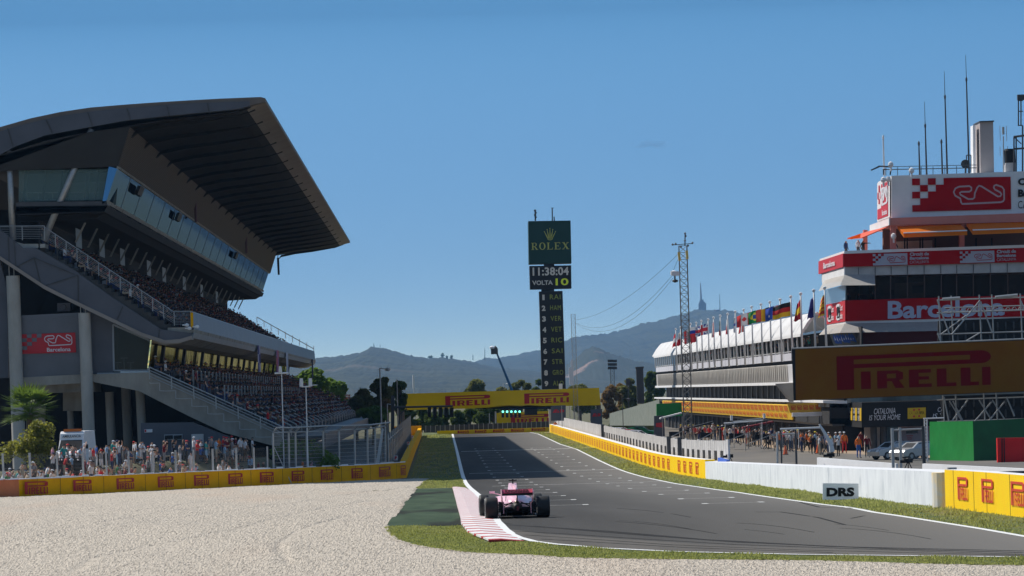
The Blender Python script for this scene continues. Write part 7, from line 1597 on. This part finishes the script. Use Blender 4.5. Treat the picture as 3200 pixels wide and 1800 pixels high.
# everyone else in the stand: far too many to count
import numpy as np
rgc = np.random.default_rng(12)
cpal = [(.03, .03, .035), (.05, .05, .06), (.30, .30, .32), (.12, .015, .02), (.06, .06, .07), (.04, .05, .12), (.07, .035, .04), (.12, .12, .13), (.06, .04, .035), (.18, .19, .22)]
cmats = [mat('crowd_cloth_%d' % i, c, rough=.9) for i, c in enumerate(cpal)] + [mat('crowd_skin', (.30, .17, .11), rough=.7), mat('crowd_hair', (.02, .015, .012), rough=.8), mat('crowd_orange', (.75, .13, .02), rough=.9), mat('crowd_redcap', (.28, .02, .02), rough=.9)]
def crowd(name, a, b_, rows, s0, s1, gap, lab, dropf=None):
    mb = MB(); z = Vector((0, 0, 1))
    for r in range(rows):
        t = (r + .5) / rows; s = s0 + rgc.uniform(0, .5)
        while s < s1:
            s += gap * rgc.uniform(.85, 1.3)
            if rgc.random() < .07 or (dropf and dropf(t, s)): continue
            q = tier_pt(a, b_, t, s) + Vector((rgc.uniform(-.12, .12), 0, 0)); h = .82 + rgc.uniform(-.06, .1) + (.42 if rgc.random() < .12 else 0); c = int(rgc.choice(10)); w = .23
            if rgc.random() < .012: c = 12
            lx = rgc.uniform(-.05, .12)
            B0 = [q + Vector((x, y, .0)) for x, y in ((-.13, -w * .8), (.13, -w * .8), (.13, w * .8), (-.13, w * .8))]; B1 = [q + Vector((x + lx, y, h * .72)) for x, y in ((-.11, -w), (.11, -w), (.11, w), (-.11, w))]; N = q + Vector((lx, 0, h * .80))
            mb.add(B0 + B1 + [N], [(0, 1, 5, 4), (1, 2, 6, 5), (2, 3, 7, 6), (3, 0, 4, 7), (4, 5, 8), (5, 6, 8), (6, 7, 8), (7, 4, 8)], c)
            if s < 120: mb.add([q + Vector((.1, -.2, .1)), q + Vector((.5, -.2, .12)), q + Vector((.5, .2, .12)), q + Vector((.1, .2, .1)), q + Vector((.5, -.2, -.35)), q + Vector((.5, .2, -.35))], [(0, 1, 2, 3), (1, 4, 5, 2)], int(rgc.choice([0, 1, 4, 5])))
            H = q + Vector((lx + .02, 0, h * .93)); hr = .115
            mb.add([H + Vector((hr, 0, 0)), H + Vector((-hr, 0, 0)), H + Vector((0, hr, 0)), H + Vector((0, -hr, 0)), H + Vector((0, 0, hr * 1.2)), H - Vector((0, 0, hr * 1.2))], [(0, 2, 5), (2, 1, 5), (1, 3, 5), (3, 0, 5)], 10)
            k = 11 if rgc.random() < .7 else int(rgc.choice([2, 13, 3, 5])); H2 = H + Vector((-.01, 0, .01)); hr = .125
            mb.add([H2 + Vector((hr, 0, 0)), H2 + Vector((-hr, 0, 0)), H2 + Vector((0, hr, 0)), H2 + Vector((0, -hr, 0)), H2 + Vector((0, 0, hr * 1.1))], [(0, 2, 4), (2, 1, 4), (1, 3, 4), (3, 0, 4)], k)
    o = mb.build(name, cmats); o['kind'] = 'stuff'; tag(o, lab, 'crowd'); return o
crowd('crowd', UA, UB, 20, 2.1, 336, .72, 'dense crowd filling the upper deck of the grandstand')
crowd('crowd', LA_, LB2, 13, 2.3, 318, .78, 'dense crowd filling the lower deck of the grandstand', lambda t, s: t > .7 and rgc.random() < .45)
# far uncovered crowd past the end of the lower stand
crowd('crowd', (700, 1270), (900, 1362), 5, 322, 420, .9, 'small far crowd in white and red caps beyond the lower stand')
print('PERSONS', PCOUNT)
# ================================================================ the racing car
rc = thing('racing_car', 'pink single seater racing car seen from behind riding the kerb at the track edge', 'racing car', G(1617, 1619))
CO = G(1617, 1619) + Vector((0, 0, .0)); YAW = Matrix.Rotation(math.radians(2.4), 3, 'Z')
def K(x, y, z): return CO + YAW @ Vector((x, y, z))
def cmb(): return MB()
def ring(y, pts): return [K(x, y, z) for x, z in pts]
def sect(y, hw, z0, z1, n=12, p=2.6, x0=0):
    o = []
    for i in range(n):
        a = 2 * math.pi * i / n + math.pi / n; c, s = math.cos(a), math.sin(a)
        o.append(K(x0 + hw * abs(c) ** (2 / p) * (1 if c > 0 else -1), y, (z0 + z1) / 2 + (z1 - z0) / 2 * abs(s) ** (2 / p) * (1 if s > 0 else -1)))
    return o
# body: coke-bottle sides and engine cover, spine over the top, airbox, nose
b = cmb(); b.loft([sect(.25, .16, .30, .52), sect(.8, .30, .22, .60), sect(1.5, .50, .12, .66), sect(2.2, .66, .10, .70), sect(2.75, .68, .12, .68), sect(2.9, .60, .2, .62)])
body = b.build('body', M['carpink'], rc, smooth=True)
b = cmb(); b.loft([ring(.05, [(-.03, .50), (.03, .50), (.02, .62), (-.02, .62)]), ring(.9, [(-.10, .55), (.10, .55), (.035, .84), (-.035, .84)]), ring(1.7, [(-.17, .55), (.17, .55), (.10, .98), (-.10, .98)]), ring(2.15, [(-.20, .6), (.20, .6), (.12, 1.05), (-.12, 1.05)]), ring(2.22, [(-.17, .7), (.17, .7), (.11, 1.02), (-.11, 1.02)])]); b.build('engine_cover', M['carpink'], body, smooth=False)
b = cmb(); b.face([K(.004, -.02, .50), K(.004, .9, .55), K(.004, 1.9, .97), K(.004, .7, .93), K(.004, .25, .72)]); b.prism([K(-.005, -.1, .48), K(-.005, .9, .56), K(-.005, 1.7, .98), K(-.005, .6, .94), K(-.005, .1, .74)], YAW @ Vector((.01, 0, 0))); b.build('shark_fin', M['carpink'], body)
b = cmb(); b.loft([sect(2.7, .34, .25, .58), sect(3.3, .24, .25, .52), sect(4.2, .15, .22, .40), sect(4.75, .08, .20, .30)]); b.build('nose', M['carpink'], body, smooth=True)
b = cmb(); b.tube(K(-.125, 2.05, 1.13), K(.125, 2.05, 1.13), .022, None, 6); b.tube(K(0, 2.05, 1.02), K(0, 2.05, 1.16), .022, None, 6); b.box(K(0, 2.0, 1.15), (.05, .16, .05)); b.build('onboard_camera', M['carbon'], body)
b = cmb()
for s in (-1, 1): b.loft([[K(s * .18 + dx, 2.3, z) for dx, z in ((-.05, .55), (.05, .55), (.04, .74), (-.04, .74))], [K(s * .18 + dx, 2.9, z) for dx, z in ((-.04, .55), (.04, .55), (.03, .68), (-.03, .68))]])
b.build('cockpit_side', M['carpink'], body)
dr = tag(bpy.data.objects.new('x', None), None); bpy.data.objects.remove(dr)
b = cmb(); b.lathe(K(0, 2.62, .80), [(0, .14), (.08, .12), (.125, .04), (.13, -.04), (.10, -.13), (0, -.14)], 14); b.build('helmet', M['white'], rc, smooth=True)
# sponsor marks on the engine cover
b = cmb(); f = qmap(K(-.36, 1.02, .63), K(-.24, .98, .66), K(-.22, .7, .52), K(-.34, .74, .50), .012); put(b, f, rects([((.2, 0), (.4, 0), (.8, 1), (.55, 1))])); b.build('dark_mark', M['letb'], body)
# floor, diffuser, gearbox, crash structure, rear lamp
b = cmb(); b.prism([K(-.7, .35, .06), K(.7, .35, .06), K(.72, 3.0, .06), K(-.72, 3.0, .06)], (0, 0, .03)); b.build('floor', M['carbon'], rc)
b = cmb()
b.prism([K(-.52, -.1, .30), K(.52, -.1, .30), K(.50, .5, .08), K(-.50, .5, .08)], (0, 0, .015))
for x in (-.52, -.34, -.17, .17, .34, .52): b.prism([K(x, -.12, .07), K(x, .5, .06), K(x, .5, .1), K(x, -.12, .30)], YAW @ Vector((.012, 0, 0)))
b.build('diffuser', M['carbon'], rc)
b = cmb(); b.loft([sect(-.35, .07, .24, .38), sect(-.05, .14, .18, .48), sect(.5, .20, .14, .52), sect(1.0, .26, .12, .55)]); gb = b.build('gearbox', M['black'], rc, smooth=True)
b = cmb(); b.lathe(K(0, -.02, .44), [(.0, -.02), (.085, -.02), (.095, .0), (.095, .25)], 16, 'Y'); b.build('exhaust', mat('dull_exhaust', (.10, .08, .045), rough=.35, metal=.6), gb)
b = cmb(); b.box(K(0, -.37, .31), (.07, .03, .13)); b.build('rear_lamp', mat('dark_red_lamp', (.12, .015, .015), rough=.3), gb)
b = cmb()
for s in (-1, 1): b.prism([K(s * .40, .02, .22), K(s * .56, .02, .22), K(s * .56, .02, .52), K(s * .40, .02, .50)], YAW @ Vector((0, .35, 0)))
for s in (-1, 1):
    for (x0, y0, z0, x1, y1, z1) in ((.12, .1, .46, .66, 0, .40), (.14, .6, .44, .66, 0, .42), (.12, .05, .2, .66, 0, .2), (.14, .6, .2, .66, 0, .22), (.12, .3, .5, .62, 0, .25), (.15, 0, .33, .64, 0, .33)): b.tube(K(s * x0, y0, z0), K(s * x1, y1, z1), .018, None, 5)
    for (x0, y0, z0, x1, y1, z1) in ((.2, 3.3, .45, .7, 3.55, .42), (.18, 3.9, .40, .7, 3.6, .42), (.2, 3.3, .25, .7, 3.55, .22), (.16, 3.9, .25, .7, 3.6, .22)): b.tube(K(s * x0, y0, z0), K(s * x1, y1, z1), .015, None, 5)
b.build('suspension', M['carbon'], rc)
# rear wing
b = cmb()
def foil(x0, x1, pts): b.prism([K(x0, y, z) for y, z in pts], YAW @ Vector((x1 - x0, 0, 0)))
foil(-.47, .47, [(-.32, .775), (-.30, .775), (-.20, .885), (-.215, .895), (-.335, .79)])
rw = b.build('rear_wing', M['carmag'], rc)
b = cmb(); foil(-.47, .47, [(-.33, .765), (-.08, .70), (-.02, .705), (-.05, .73), (-.31, .775)]); b.prism([K(-.47, -.325, .715), K(.47, -.325, .715), K(.47, -.325, .768), K(-.47, -.325, .768)], YAW @ Vector((0, .02, 0))); b.build('main_plane', M['carbon'], rw)
b = cmb(); f = qmap(K(-.37, -.245, .885), K(.37, -.245, .885), K(.37, -.34, .792), K(-.37, -.34, .792), .006); put(b, f, text2d('KINGFISHER', .035)); b.build('lettering', mat('very_dark_maroon', (.02, .004, .006), rough=.5), rw)
b = cmb(); put(b, qmap(K(.30, -.215, .893), K(.465, -.215, .893), K(.465, -.33, .79), K(.39, -.33, .79), .004), rects([(0, 0, 1, 1)])); b.build('red_corner', mat('bright_pink_red', (.75, .12, .16), rough=.4), rw)
b = cmb()
for s in (-1, 1):
    b.prism([K(s * .475, y, z) for y, z in ((-.36, .78), (-.30, .91), (.12, .90), (.14, .62), (-.1, .48), (-.34, .62))], YAW @ Vector((s * .014, 0, 0)), 0)
    b.path([K(s * .475, -.33, .66), K(s * .47, -.22, .56), K(s * .425, -.12, .45), K(s * .425, -.1, .14)], .016, 5, 0); b.mark()
b.split('endplate', mat('pale_pink_edge', (.72, .38, .46), rough=.3), rw)
b = cmb(); b.prism([K(-.015, y, z) for y, z in ((-.12, .45), (.0, .45), (-.1, .72), (-.2, .72))], YAW @ Vector((.03, 0, 0))); b.build('pylon', M['carbon'], rw)
b = cmb()
for s in (-1, 1): b.tube(K(s * .3, 2.75, .66), K(s * .60, 2.78, .74), .014, None, 5); b.box(K(s * .62, 2.78, .76), (.17, .06, .07)); b.mark()
b.split('mirror', M['carpink'], rc)
b = cmb(); b.prism([K(-.85, 4.7, .12), K(.85, 4.7, .12), K(.85, 4.95, .09), K(-.85, 4.95, .09)], (0, 0, .03)); [b.prism([K(s * .88, 4.5, .06), K(s * .88, 5.0, .06), K(s * .88, 5.0, .26), K(s * .88, 4.5, .30)], YAW @ Vector((.015, 0, 0))) for s in (-1, 1)]; b.build('front_wing', M['carpink'], rc)
# wheels
def wheel(x, y, w, r, nm):
    pr = [(r * .62, -w / 2 + .03), (r * .80, -w / 2), (r * .93, -w / 2 + .008), (r * .985, -w / 2 + .035), (r, -w / 2 + .075), (r * 1.0, 0), (r, w / 2 - .075), (r * .985, w / 2 - .035), (r * .93, w / 2 - .008), (r * .80, w / 2), (r * .62, w / 2 - .03)]
    t = cmb(); t.lathe((0, 0, 0), pr, 44, 'X'); t.v = [K(x, y, r) + YAW @ v for v in t.v]
    e = thing('wheel', None, None, K(x, y, r)); del_ = [k for k in e.keys()]; e.parent = rc; e.location = Vector(K(x, y, r)) - ORG[rc.name]
    o = t.build('tyre', M['tyre'], e, smooth=True)
    t = cmb(); t.lathe((0, 0, 0), [(r * .62, -w / 2 + .03), (r * .5, -w / 2 + .06), (.06, -w / 2 + .10), (0, -w / 2 + .10)], 24, 'X'); t.lathe((0, 0, 0), [(r * .62, w / 2 - .03), (r * .5, w / 2 - .06), (.06, w / 2 - .1), (0, w / 2 - .1)], 24, 'X')
    for k in range(9):
        a = k * math.pi * 2 / 9; t.tube(Vector((-w / 2 + .05, .05 * math.cos(a), .05 * math.sin(a))), Vector((-w / 2 + .045, r * .6 * math.cos(a), r * .6 * math.sin(a))), .02, None, 4)
    t.v = [K(x, y, r) + YAW @ v for v in t.v]; t.build('rim', mat('dark_alloy', (.05, .05, .055), rough=.3, metal=.7), e)
    t = cmb()
    for s in (-1, 1): t.lathe((0, 0, 0), [(r * .76, s * (w / 2 + .001)), (r * .80, s * (w / 2 + .002)), (r * .86, s * (w / 2 - .001))], 44, 'X')
    t.v = [K(x, y, r) + YAW @ v for v in t.v]; t.build('sidewall_band', mat('white_sidewall_band', (.6, .6, .6), rough=.6), e)
for x, y, w in ((-.80, 0, .405), (.80, 0, .405), (-.845, 3.6, .305), (.845, 3.6, .305)): wheel(x, y, w, .335, '')
# ================================================================ road vehicles
def extrude_car(name, lab, cat, c, rot, prof, w, m, glass, wheels, group=None, up=1):
    o = thing(name, lab, cat, c, group); Rm = Matrix.Rotation(rot, 3, 'Z')
    def L(x, y, z): return Vector(c) + Rm @ Vector((x, y, z))
    b = MB(); n = len(prof); rings = []
    for x, s in ((-w / 2, .0), (-w / 2 + .03, .0), (w / 2 - .03, .0), (w / 2, .0)):
        ins = .04 if abs(x) > w / 2 - .02 else 0
        rings.append([L(x * (1 - (.14 if z > 1.0 * up else .0)), y * (1 - ins * .2), z - (ins if z > .5 else -ins)) for y, z in prof])
    b.loft(rings); o2 = b.build('body', m, o)
    for gpz in glass:
        b = MB(); b.add([L(*p) for p in gpz], [list(range(len(gpz)))]); b.build('window', M['dark'], o)
    for (y, r) in wheels:
        for s in (-1, 1):
            b = MB(); b.lathe((0, 0, 0), [(r * .5, -.11), (r * .95, -.11), (r, -.06), (r, .06), (r * .95, .11), (r * .5, .11)], 20, 'X'); b.v = [L(s * (w / 2 - .1), y, r) + Rm @ v for v in b.v]; t = b.build('wheel', M['tyre'], o)
            b = MB(); b.lathe((0, 0, 0), [(0, .09), (r * .5, .1), (r * .62, .112)], 16, 'X'); b.lathe((0, 0, 0), [(0, -.09), (r * .5, -.1), (r * .62, -.112)], 16, 'X'); b.v = [L(s * (w / 2 - .1), y, r) + Rm @ v for v in b.v]; b.build('rim', M['steel'], t)
    return o, L
# ambulance, front towards the camera (local -y is the front)
AC = bank_pt(236, 19); AC.z -= .05
prof = [(-2.9, .35), (-2.95, .9), (-2.75, 1.12), (-2.05, 1.30), (-1.35, 2.05), (-1.2, 2.45), (-.9, 2.62), (2.9, 2.62), (2.98, 2.4), (2.98, .35)]
amb, L = extrude_car('ambulance', 'white ambulance with orange roof bar parked by the shrub under the stand', 'ambulance', AC, math.radians(-6), prof, 1.98, M['white'], [
    [(-.82, -2.04, 1.34), (.82, -2.04, 1.34), (.74, -1.42, 2.02), (-.74, -1.42, 2.02)], [(-.995, -1.7, 1.4), (-.995, -.7, 1.4), (-.88, -.7, 2.0), (-.89, -1.38, 2.0)], [(-.995, .0, 1.4), (-.995, 1.6, 1.4), (-.88, 1.6, 2.0), (-.88, .0, 2.0)]], [(-2.0, .36), (1.9, .36)])
b = MB(); b.prism([L(-.62, -1.0, 2.60), L(.62, -1.0, 2.60), L(.62, -1.0, 2.78), L(-.62, -1.0, 2.78)], (0, .3, 0)); b.build('light_bar', mat('amber_lens', (.55, .14, .02), rough=.3), amb)
b = MB(); put(b, qmap(L(-.62, -1.27, 2.36), L(.62, -1.27, 2.36), L(.66, -1.36, 2.18), L(-.66, -1.36, 2.18), .03), text2d('AMBULANCIA', .01)); b.build('lettering', M['letb'], amb)
b = MB(); b.prism([L(-.88, -2.92, .62), L(-.52, -2.96, .62), L(-.5, -2.92, .85), L(-.86, -2.88, .88)], (0, -.03, 0)); b.prism([L(.52, -2.96, .62), L(.88, -2.92, .62), L(.86, -2.88, .88), L(.5, -2.92, .85)], (0, -.03, 0)); b.split('headlight', M['bluegrey'], amb)
b = MB(); b.prism([L(-.35, -2.93, .7), L(.35, -2.93, .7), L(.3, -2.86, 1.0), L(-.3, -2.86, 1.0)], (0, -.03, 0)); b.build('grille', M['black'], amb)
b = MB(); b.face([L(.1, -2.72, 1.14), L(.55, -2.72, 1.14), L(.5, -2.45, 1.22), L(.15, -2.45, 1.22)]); b.v = [v + Vector((0, 0, .02)) for v in b.v]; b.build('red_cross_mark', M['redlit'], amb)
for s in (-1, 1): b = MB(); b.box(L(s * 1.12, -1.75, 1.55), (.16, .1, .3)); b.build('mirror', M['black'], amb)
# parked road cars on the right
cprof = [(-2.2, .3), (-2.22, .65), (-2.05, .82), (-1.2, .95), (-.55, 1.38), (.5, 1.44), (1.3, 1.28), (1.9, 1.0), (2.2, .95), (2.22, .35)]
def roadcar(px, yb, rot, m, lab, sc=1, D=None, h=1.0):
    g = G(px, yb) if D is None else gp(px, D); w = 1.8
    gl = [[(-.66, -1.16, .98), (.66, -1.16, .98), (.58, -.58, 1.36), (-.58, -.58, 1.36)]]
    for s in (-1, 1): gl.append([(s * .83, -.95, 1.0), (s * .83, 1.35, 1.0), (s * .79, .95, 1.3), (s * .79, .3, 1.38), (s * .79, -.5, 1.34)])
    gl.append([(-.62, 1.95, 1.0), (.62, 1.95, 1.0), (.56, 1.38, 1.26), (-.56, 1.38, 1.26)])
    o, L = extrude_car('parked_car', lab, 'car', g, rot, cprof, w, m, gl, [(-1.4, .32), (1.35, .32)], 'cars parked along the pit side')
    b = MB(); 
    for s in (-1, 1): b.prism([L(s * .58 - .17, -2.2, .62), L(s * .58 + .17, -2.2, .62), L(s * .58 + .15, -2.08, .80), L(s * .58 - .15, -2.08, .80)], Matrix.Rotation(rot, 3, 'Z') @ Vector((0, -.04, 0))); b.mark()
    b.split('headlight', M['white'], o)
silver = mat('silver_car_paint', (.50, .51, .53), rough=.25, metal=.5)
roadcar(2800, 1447, math.radians(-62), silver, 'silver car behind, in the covered bay under the black canopy', D=382)
roadcar(2868, 1452, math.radians(-55), silver, 'silver car in front, half hidden by the green tarpaulin', D=375)
for px, D, c, nm, r in ((1902, 600, 'bluew', 'pale blue car at the left end of the parked row', 80), (1935, 585, 'whitec', 'white car behind the red one beyond the pit wall', 60), (1962, 560, 'redc', 'red car beyond the grey screen', 75), (1985, 545, 'whitec', 'silver grey car right of the red one', 70), (2000, 590, 'greenc', 'green car farthest right in the parked row', 80)):
    roadcar(px, 0, math.radians(r), mat('car_' + c, {'bluew': (.35, .42, .55), 'whitec': (.6, .6, .62), 'redc': (.5, .03, .03), 'greenc': (.02, .22, .08)}[c], rough=.3), nm, D=D)
for px, D, nm, w in ((1870, 625, 'pale vehicle behind the grey sponsor board', 0),):
    roadcar(px, 0, math.radians(85), mat('car_whitec', (.6, .6, .62)), nm, D=D)
# crates, cones, fence frames, arms
for px, yb, nm in ((2455, 1421, 'left orange traffic cone in the pit lane'), (2557, 1417, 'right orange traffic cone in the pit lane by the people')):
    g = G(px, yb); o = thing('traffic_cone', nm, 'cone', g, 'traffic cones'); b = MB(); b.lathe(g, [(.22, .03), (.06, .78), (0, .8)], 12); b.build('cone', mat('cone_orange', (.85, .13, .02), rough=.5), o); b = MB(); b.box(g + Vector((0, 0, .02)), (.5, .5, .04)); b.build('base', M['black'], o)
def frame(nm, D, posts, rails, mesh=None, m='greydark', r=.09):
    o = thing('fence_frame', nm, 'fence', gz(P(posts[0][0], 1400, D).x, D), 'fence frames by the pit entry')
    for x0, y0, x1, w, mm in posts: b = MB(); t = P(x0, y0, D); q = P(x1, 1480, D); b.tube(Vector((q.x, D, zt(D))), t, w, None, 8); b.build('post', M[mm], o)
    if rails: b = MB(); [b.tube(P(*a, D), P(*c, D), .05) for a, c in rails]; b.build('rail', M['steel'], o)
    if mesh: b = MB(); b.face([P(*p, D + .02) for p in mesh]); b.build('wire_mesh', M['meshdark'], o)
frame('fence frame with round post left of the pit lane people', 262, [(2428, 1350, 2430, .06, 'steel'), (2441, 1352, 2443, .045, 'greydark'), (2486, 1344, 2490, .06, 'greydark')], [((2441, 1357), (2486, 1355))], [(2430, 1354), (2486, 1352), (2488, 1445), (2432, 1445)])
frame('fence frame in front of the silver cars', 245, [(2788, 1338, 2792, .08, 'steel'), (2812, 1336, 2816, .075, 'steel'), (2884, 1332, 2889, .09, 'greydark')], [((2790, 1344), (2884, 1340)), ((2790, 1400), (2812, 1400))], [(2790, 1340), (2886, 1336), (2888, 1455), (2794, 1458)])
b = MB(); D = 300; pts = [P(x, y, D) for x, y in ((2560, 1326), (2572, 1345), (2588, 1372), (2597, 1392), (2600, 1412))]; [b.tube(pts[i], pts[i + 1], .06 + .03 * i, .09 + .03 * i, 10) for i in range(4)]; b.tube(P(2438, 1341, D), P(2568, 1336, D), .06, .06, 8)
b.build('curved_arm', M['whitemetal'], thing('gantry_arm', 'curved pale arm with a long horizontal boom before the pit lane crowd', 'gantry', P(2600, 1420, D)))
for px, y, D, nm in ((2596, 1422, 263, 'small black camera on a tripod on the white wall before the pit lane'), (2838, 1440, 236, 'black camera rig on a tripod behind the white wall at the right'), (2280, 1425, 290, 'black camera on a small stand behind the corner of the white wall')):
    c = P(px, y, D); b = MB(); b.box(c, (.42, .3, .2)); b.box(c + Vector((-.3, 0, -.03)), (.2, .16, .14)); [b.tube(c, c + Vector((dx, .1, -.55)), .025) for dx in (-.25, .0, .25)]; tag(b.build('trackside_camera', M['black'], origin=c), nm, 'camera', 'remote cameras behind the white wall')
b = MB(); b.prism([P(2243, 1430, 292), P(2270, 1438, 288), P(2270, 1444, 288), P(2243, 1444, 292)], (.2, 0, 0)); tag(b.build('blue_case', mat('blue_case', (.04, .12, .5), rough=.5), origin=P(2250, 1440, 290)), 'blue and white case at the corner of the white wall', 'case')
# pit stands, garage booms and canopies above the crowd
for i, (x0, y0, x1, y1, D, m, nm) in enumerate(((2262, 1323, 2385, 1314, 430, 'white', 'long white boom over the pit crews, upper one'), (2335, 1325, 2400, 1312, 425, 'greydark', 'dark boom just right of the long white boom'), (2440, 1342, 2500, 1338, 420, 'white', 'short white beam over the crews left of the fence frame'), (2290, 1318, 2380, 1308, 440, 'steel', 'grey overhead gantry beam near the yellow strip'), (2470, 1322, 2540, 1330, 425, 'black', 'black equipment beam left of the canopy'))):
    b = MB(); b.tube(P(x0, y0, D), P(x1, y1, D), .06, None, 8); b.tube(P(x0 + 4, y0, D), P(x0 + 4, 1400, D), .03); b.tube(P(x1 - 4, y1, D), P(x1 - 4, 1400, D), .03); tag(b.build('pit_boom', M[m], origin=P(x0, 1400, D)), nm, 'boom', 'booms over the pit crews')
for x, y in ((2286, 1298), (2388, 1292)):
    b = MB(); b.tube(P(x, y, 430), P(x, y + 16, 430), .12); tag(b.build('white_lamp', M['white'], origin=P(x, y + 16, 430)), 'small upright white lamp above the pit crews, %s' % ('left one' if x < 2300 else 'right one'), 'lamp', 'upright lamps over the pit')
for x0, D, cc_, nm in ((2072, 500, 'steel', 'pit wall stand with white roof left of the lattice mast'), (2170, 480, 'black', 'dark pit wall stand right of the lattice mast'), (2330, 450, 'maroon', 'dark red canopy over the crews below the yellow strip'), (2250, 465, 'black', 'black canopy between the pit stands')):
    o = thing('pit_stand', nm, 'pit stand', gp(x0, D), 'pit stands'); k = ppx(D); w = 62 / k if x0 < 2200 else 90 / k; c = gp(x0, D); zt_ = P(x0, 1290 if x0 < 2100 else 1318, D).z; b = MB(); m_ = M['white'] if x0 < 2100 else cm('maroon') if cc_ == 'maroon' else M['black']
    b.prism([c + Vector((-.2, 0, zt_ - c.z - .5)), c + Vector((w, 0, zt_ - c.z)), c + Vector((w, 0, zt_ - c.z - .15)), c + Vector((-.2, 0, zt_ - c.z - .65))], (0, 2, 0)); b.build('roof', m_, o)
    b = MB(); [b.tube(c + Vector((x, 0, 0)), c + Vector((x, 0, zt_ - c.z - .4)), .035) for x in (0, w)]; b.tube(c + Vector((0, 0, .6)), c + Vector((w, 0, 1.6)), .05); b.build('frame', M['steel'], o)
    b = MB(); b.box(c + Vector((w * .6, 1, 1.3)), (w * .5, .6, .5)); b.build('console', M['black'], o)
o = thing('team_board', 'grey pit wall board with red mark under the green hoarding', 'board', gp(2075, 540)); b = MB(); b.prism([P(2044, 1300, 540), P(2075, 1298, 540), P(2078, 1365, 540), P(2044, 1362, 540)], (0, .4, 0)); b.build('panel', M['greypanel'], o); b = MB(); b.prism([P(2050, 1322, 539.9), P(2072, 1320, 539.9), P(2072, 1336, 539.9), P(2050, 1334, 539.9)], (0, .1, 0)); b.build('red_mark', M['redlit'], o)
# blue splashed banner on the terrace
b = MB(); f = qpx((2592, 1044), (2670, 1038), (2682, 1076), (2606, 1080), 439, .02); put(b, f, rects([(0, 0, 1, 1)]), 0); rg3 = random.Random(4)
for i in range(7): x = .1 + i * .12; put(b, sub(f, 0, 0, 1, 1, .03), rects([((x, .15 + rg3.random() * .2), (x + .14, .1 + rg3.random() * .2), (x + .12, .6 + rg3.random() * .3), (x + .04, .95), (x - .02, .6))]), 1)
for i in range(9): x = .12 + i * .09; put(b, sub(f, 0, 0, 1, 1, .05), rects([((x, .3 + rg3.random() * .2), (x + .04, .25 + rg3.random() * .3), (x + .03, .55 + rg3.random() * .3))]), 2)
tag(b.build('painted_banner', [mat('olive_grey_banner', (.16, .155, .13)), mat('splash_blue', (.05, .11, .38)), M['letw']], origin=f(0, 0)), 'grey banner with blue and white splashes below the lower mesh canopy', 'banner')
# ================================================================ haze
hb = MB(); hb.box((0, 7300, 395), (16000, 15000, 810)); hzo = hb.build('haze', None)
hm = bpy.data.materials.new('haze_air'); hm.use_nodes = True; n = hm.node_tree.nodes; n.remove(n['Principled BSDF'])
pv = n.new('ShaderNodeVolumePrincipled'); pv.inputs['Color'].default_value = (.28, .57, 1, 1); pv.inputs['Density'].default_value = 0.000037; pv.inputs['Anisotropy'].default_value = .1
hm.node_tree.links.new(pv.outputs[0], n['Material Output'].inputs['Volume']); hzo.data.materials.clear(); hzo.data.materials.append(hm); hzo['kind'] = 'stuff'; hzo['label'] = 'thin blue haze over the far hills'

cl = MB(); q = P(2035, 452, 19000)
for dx, dz, rx, rz in ((0, 0, 85, 20), (-45, 4, 50, 14), (50, -3, 45, 13), (15, 8, 40, 14)):
    cl.lathe(q + Vector((dx, 0, dz)), [(0, rz)] + [(rx * math.sin(t * math.pi / 8), rz * math.cos(t * math.pi / 8)) for t in range(1, 8)] + [(0, -rz)], 16)
co = cl.build('cloud', None, smooth=True); cmm = bpy.data.materials.new('thin_cloud'); cmm.use_nodes = True; n = cmm.node_tree; n.nodes.remove(n.nodes['Principled BSDF'])
pv = n.nodes.new('ShaderNodeVolumePrincipled'); pv.inputs['Color'].default_value = (1, .90, .92, 1); pv.inputs['Density'].default_value = .0045
n.links.new(pv.outputs[0], n.nodes['Material Output'].inputs['Volume']); co.data.materials.clear(); co.data.materials.append(cmm); co['kind'] = 'structure'
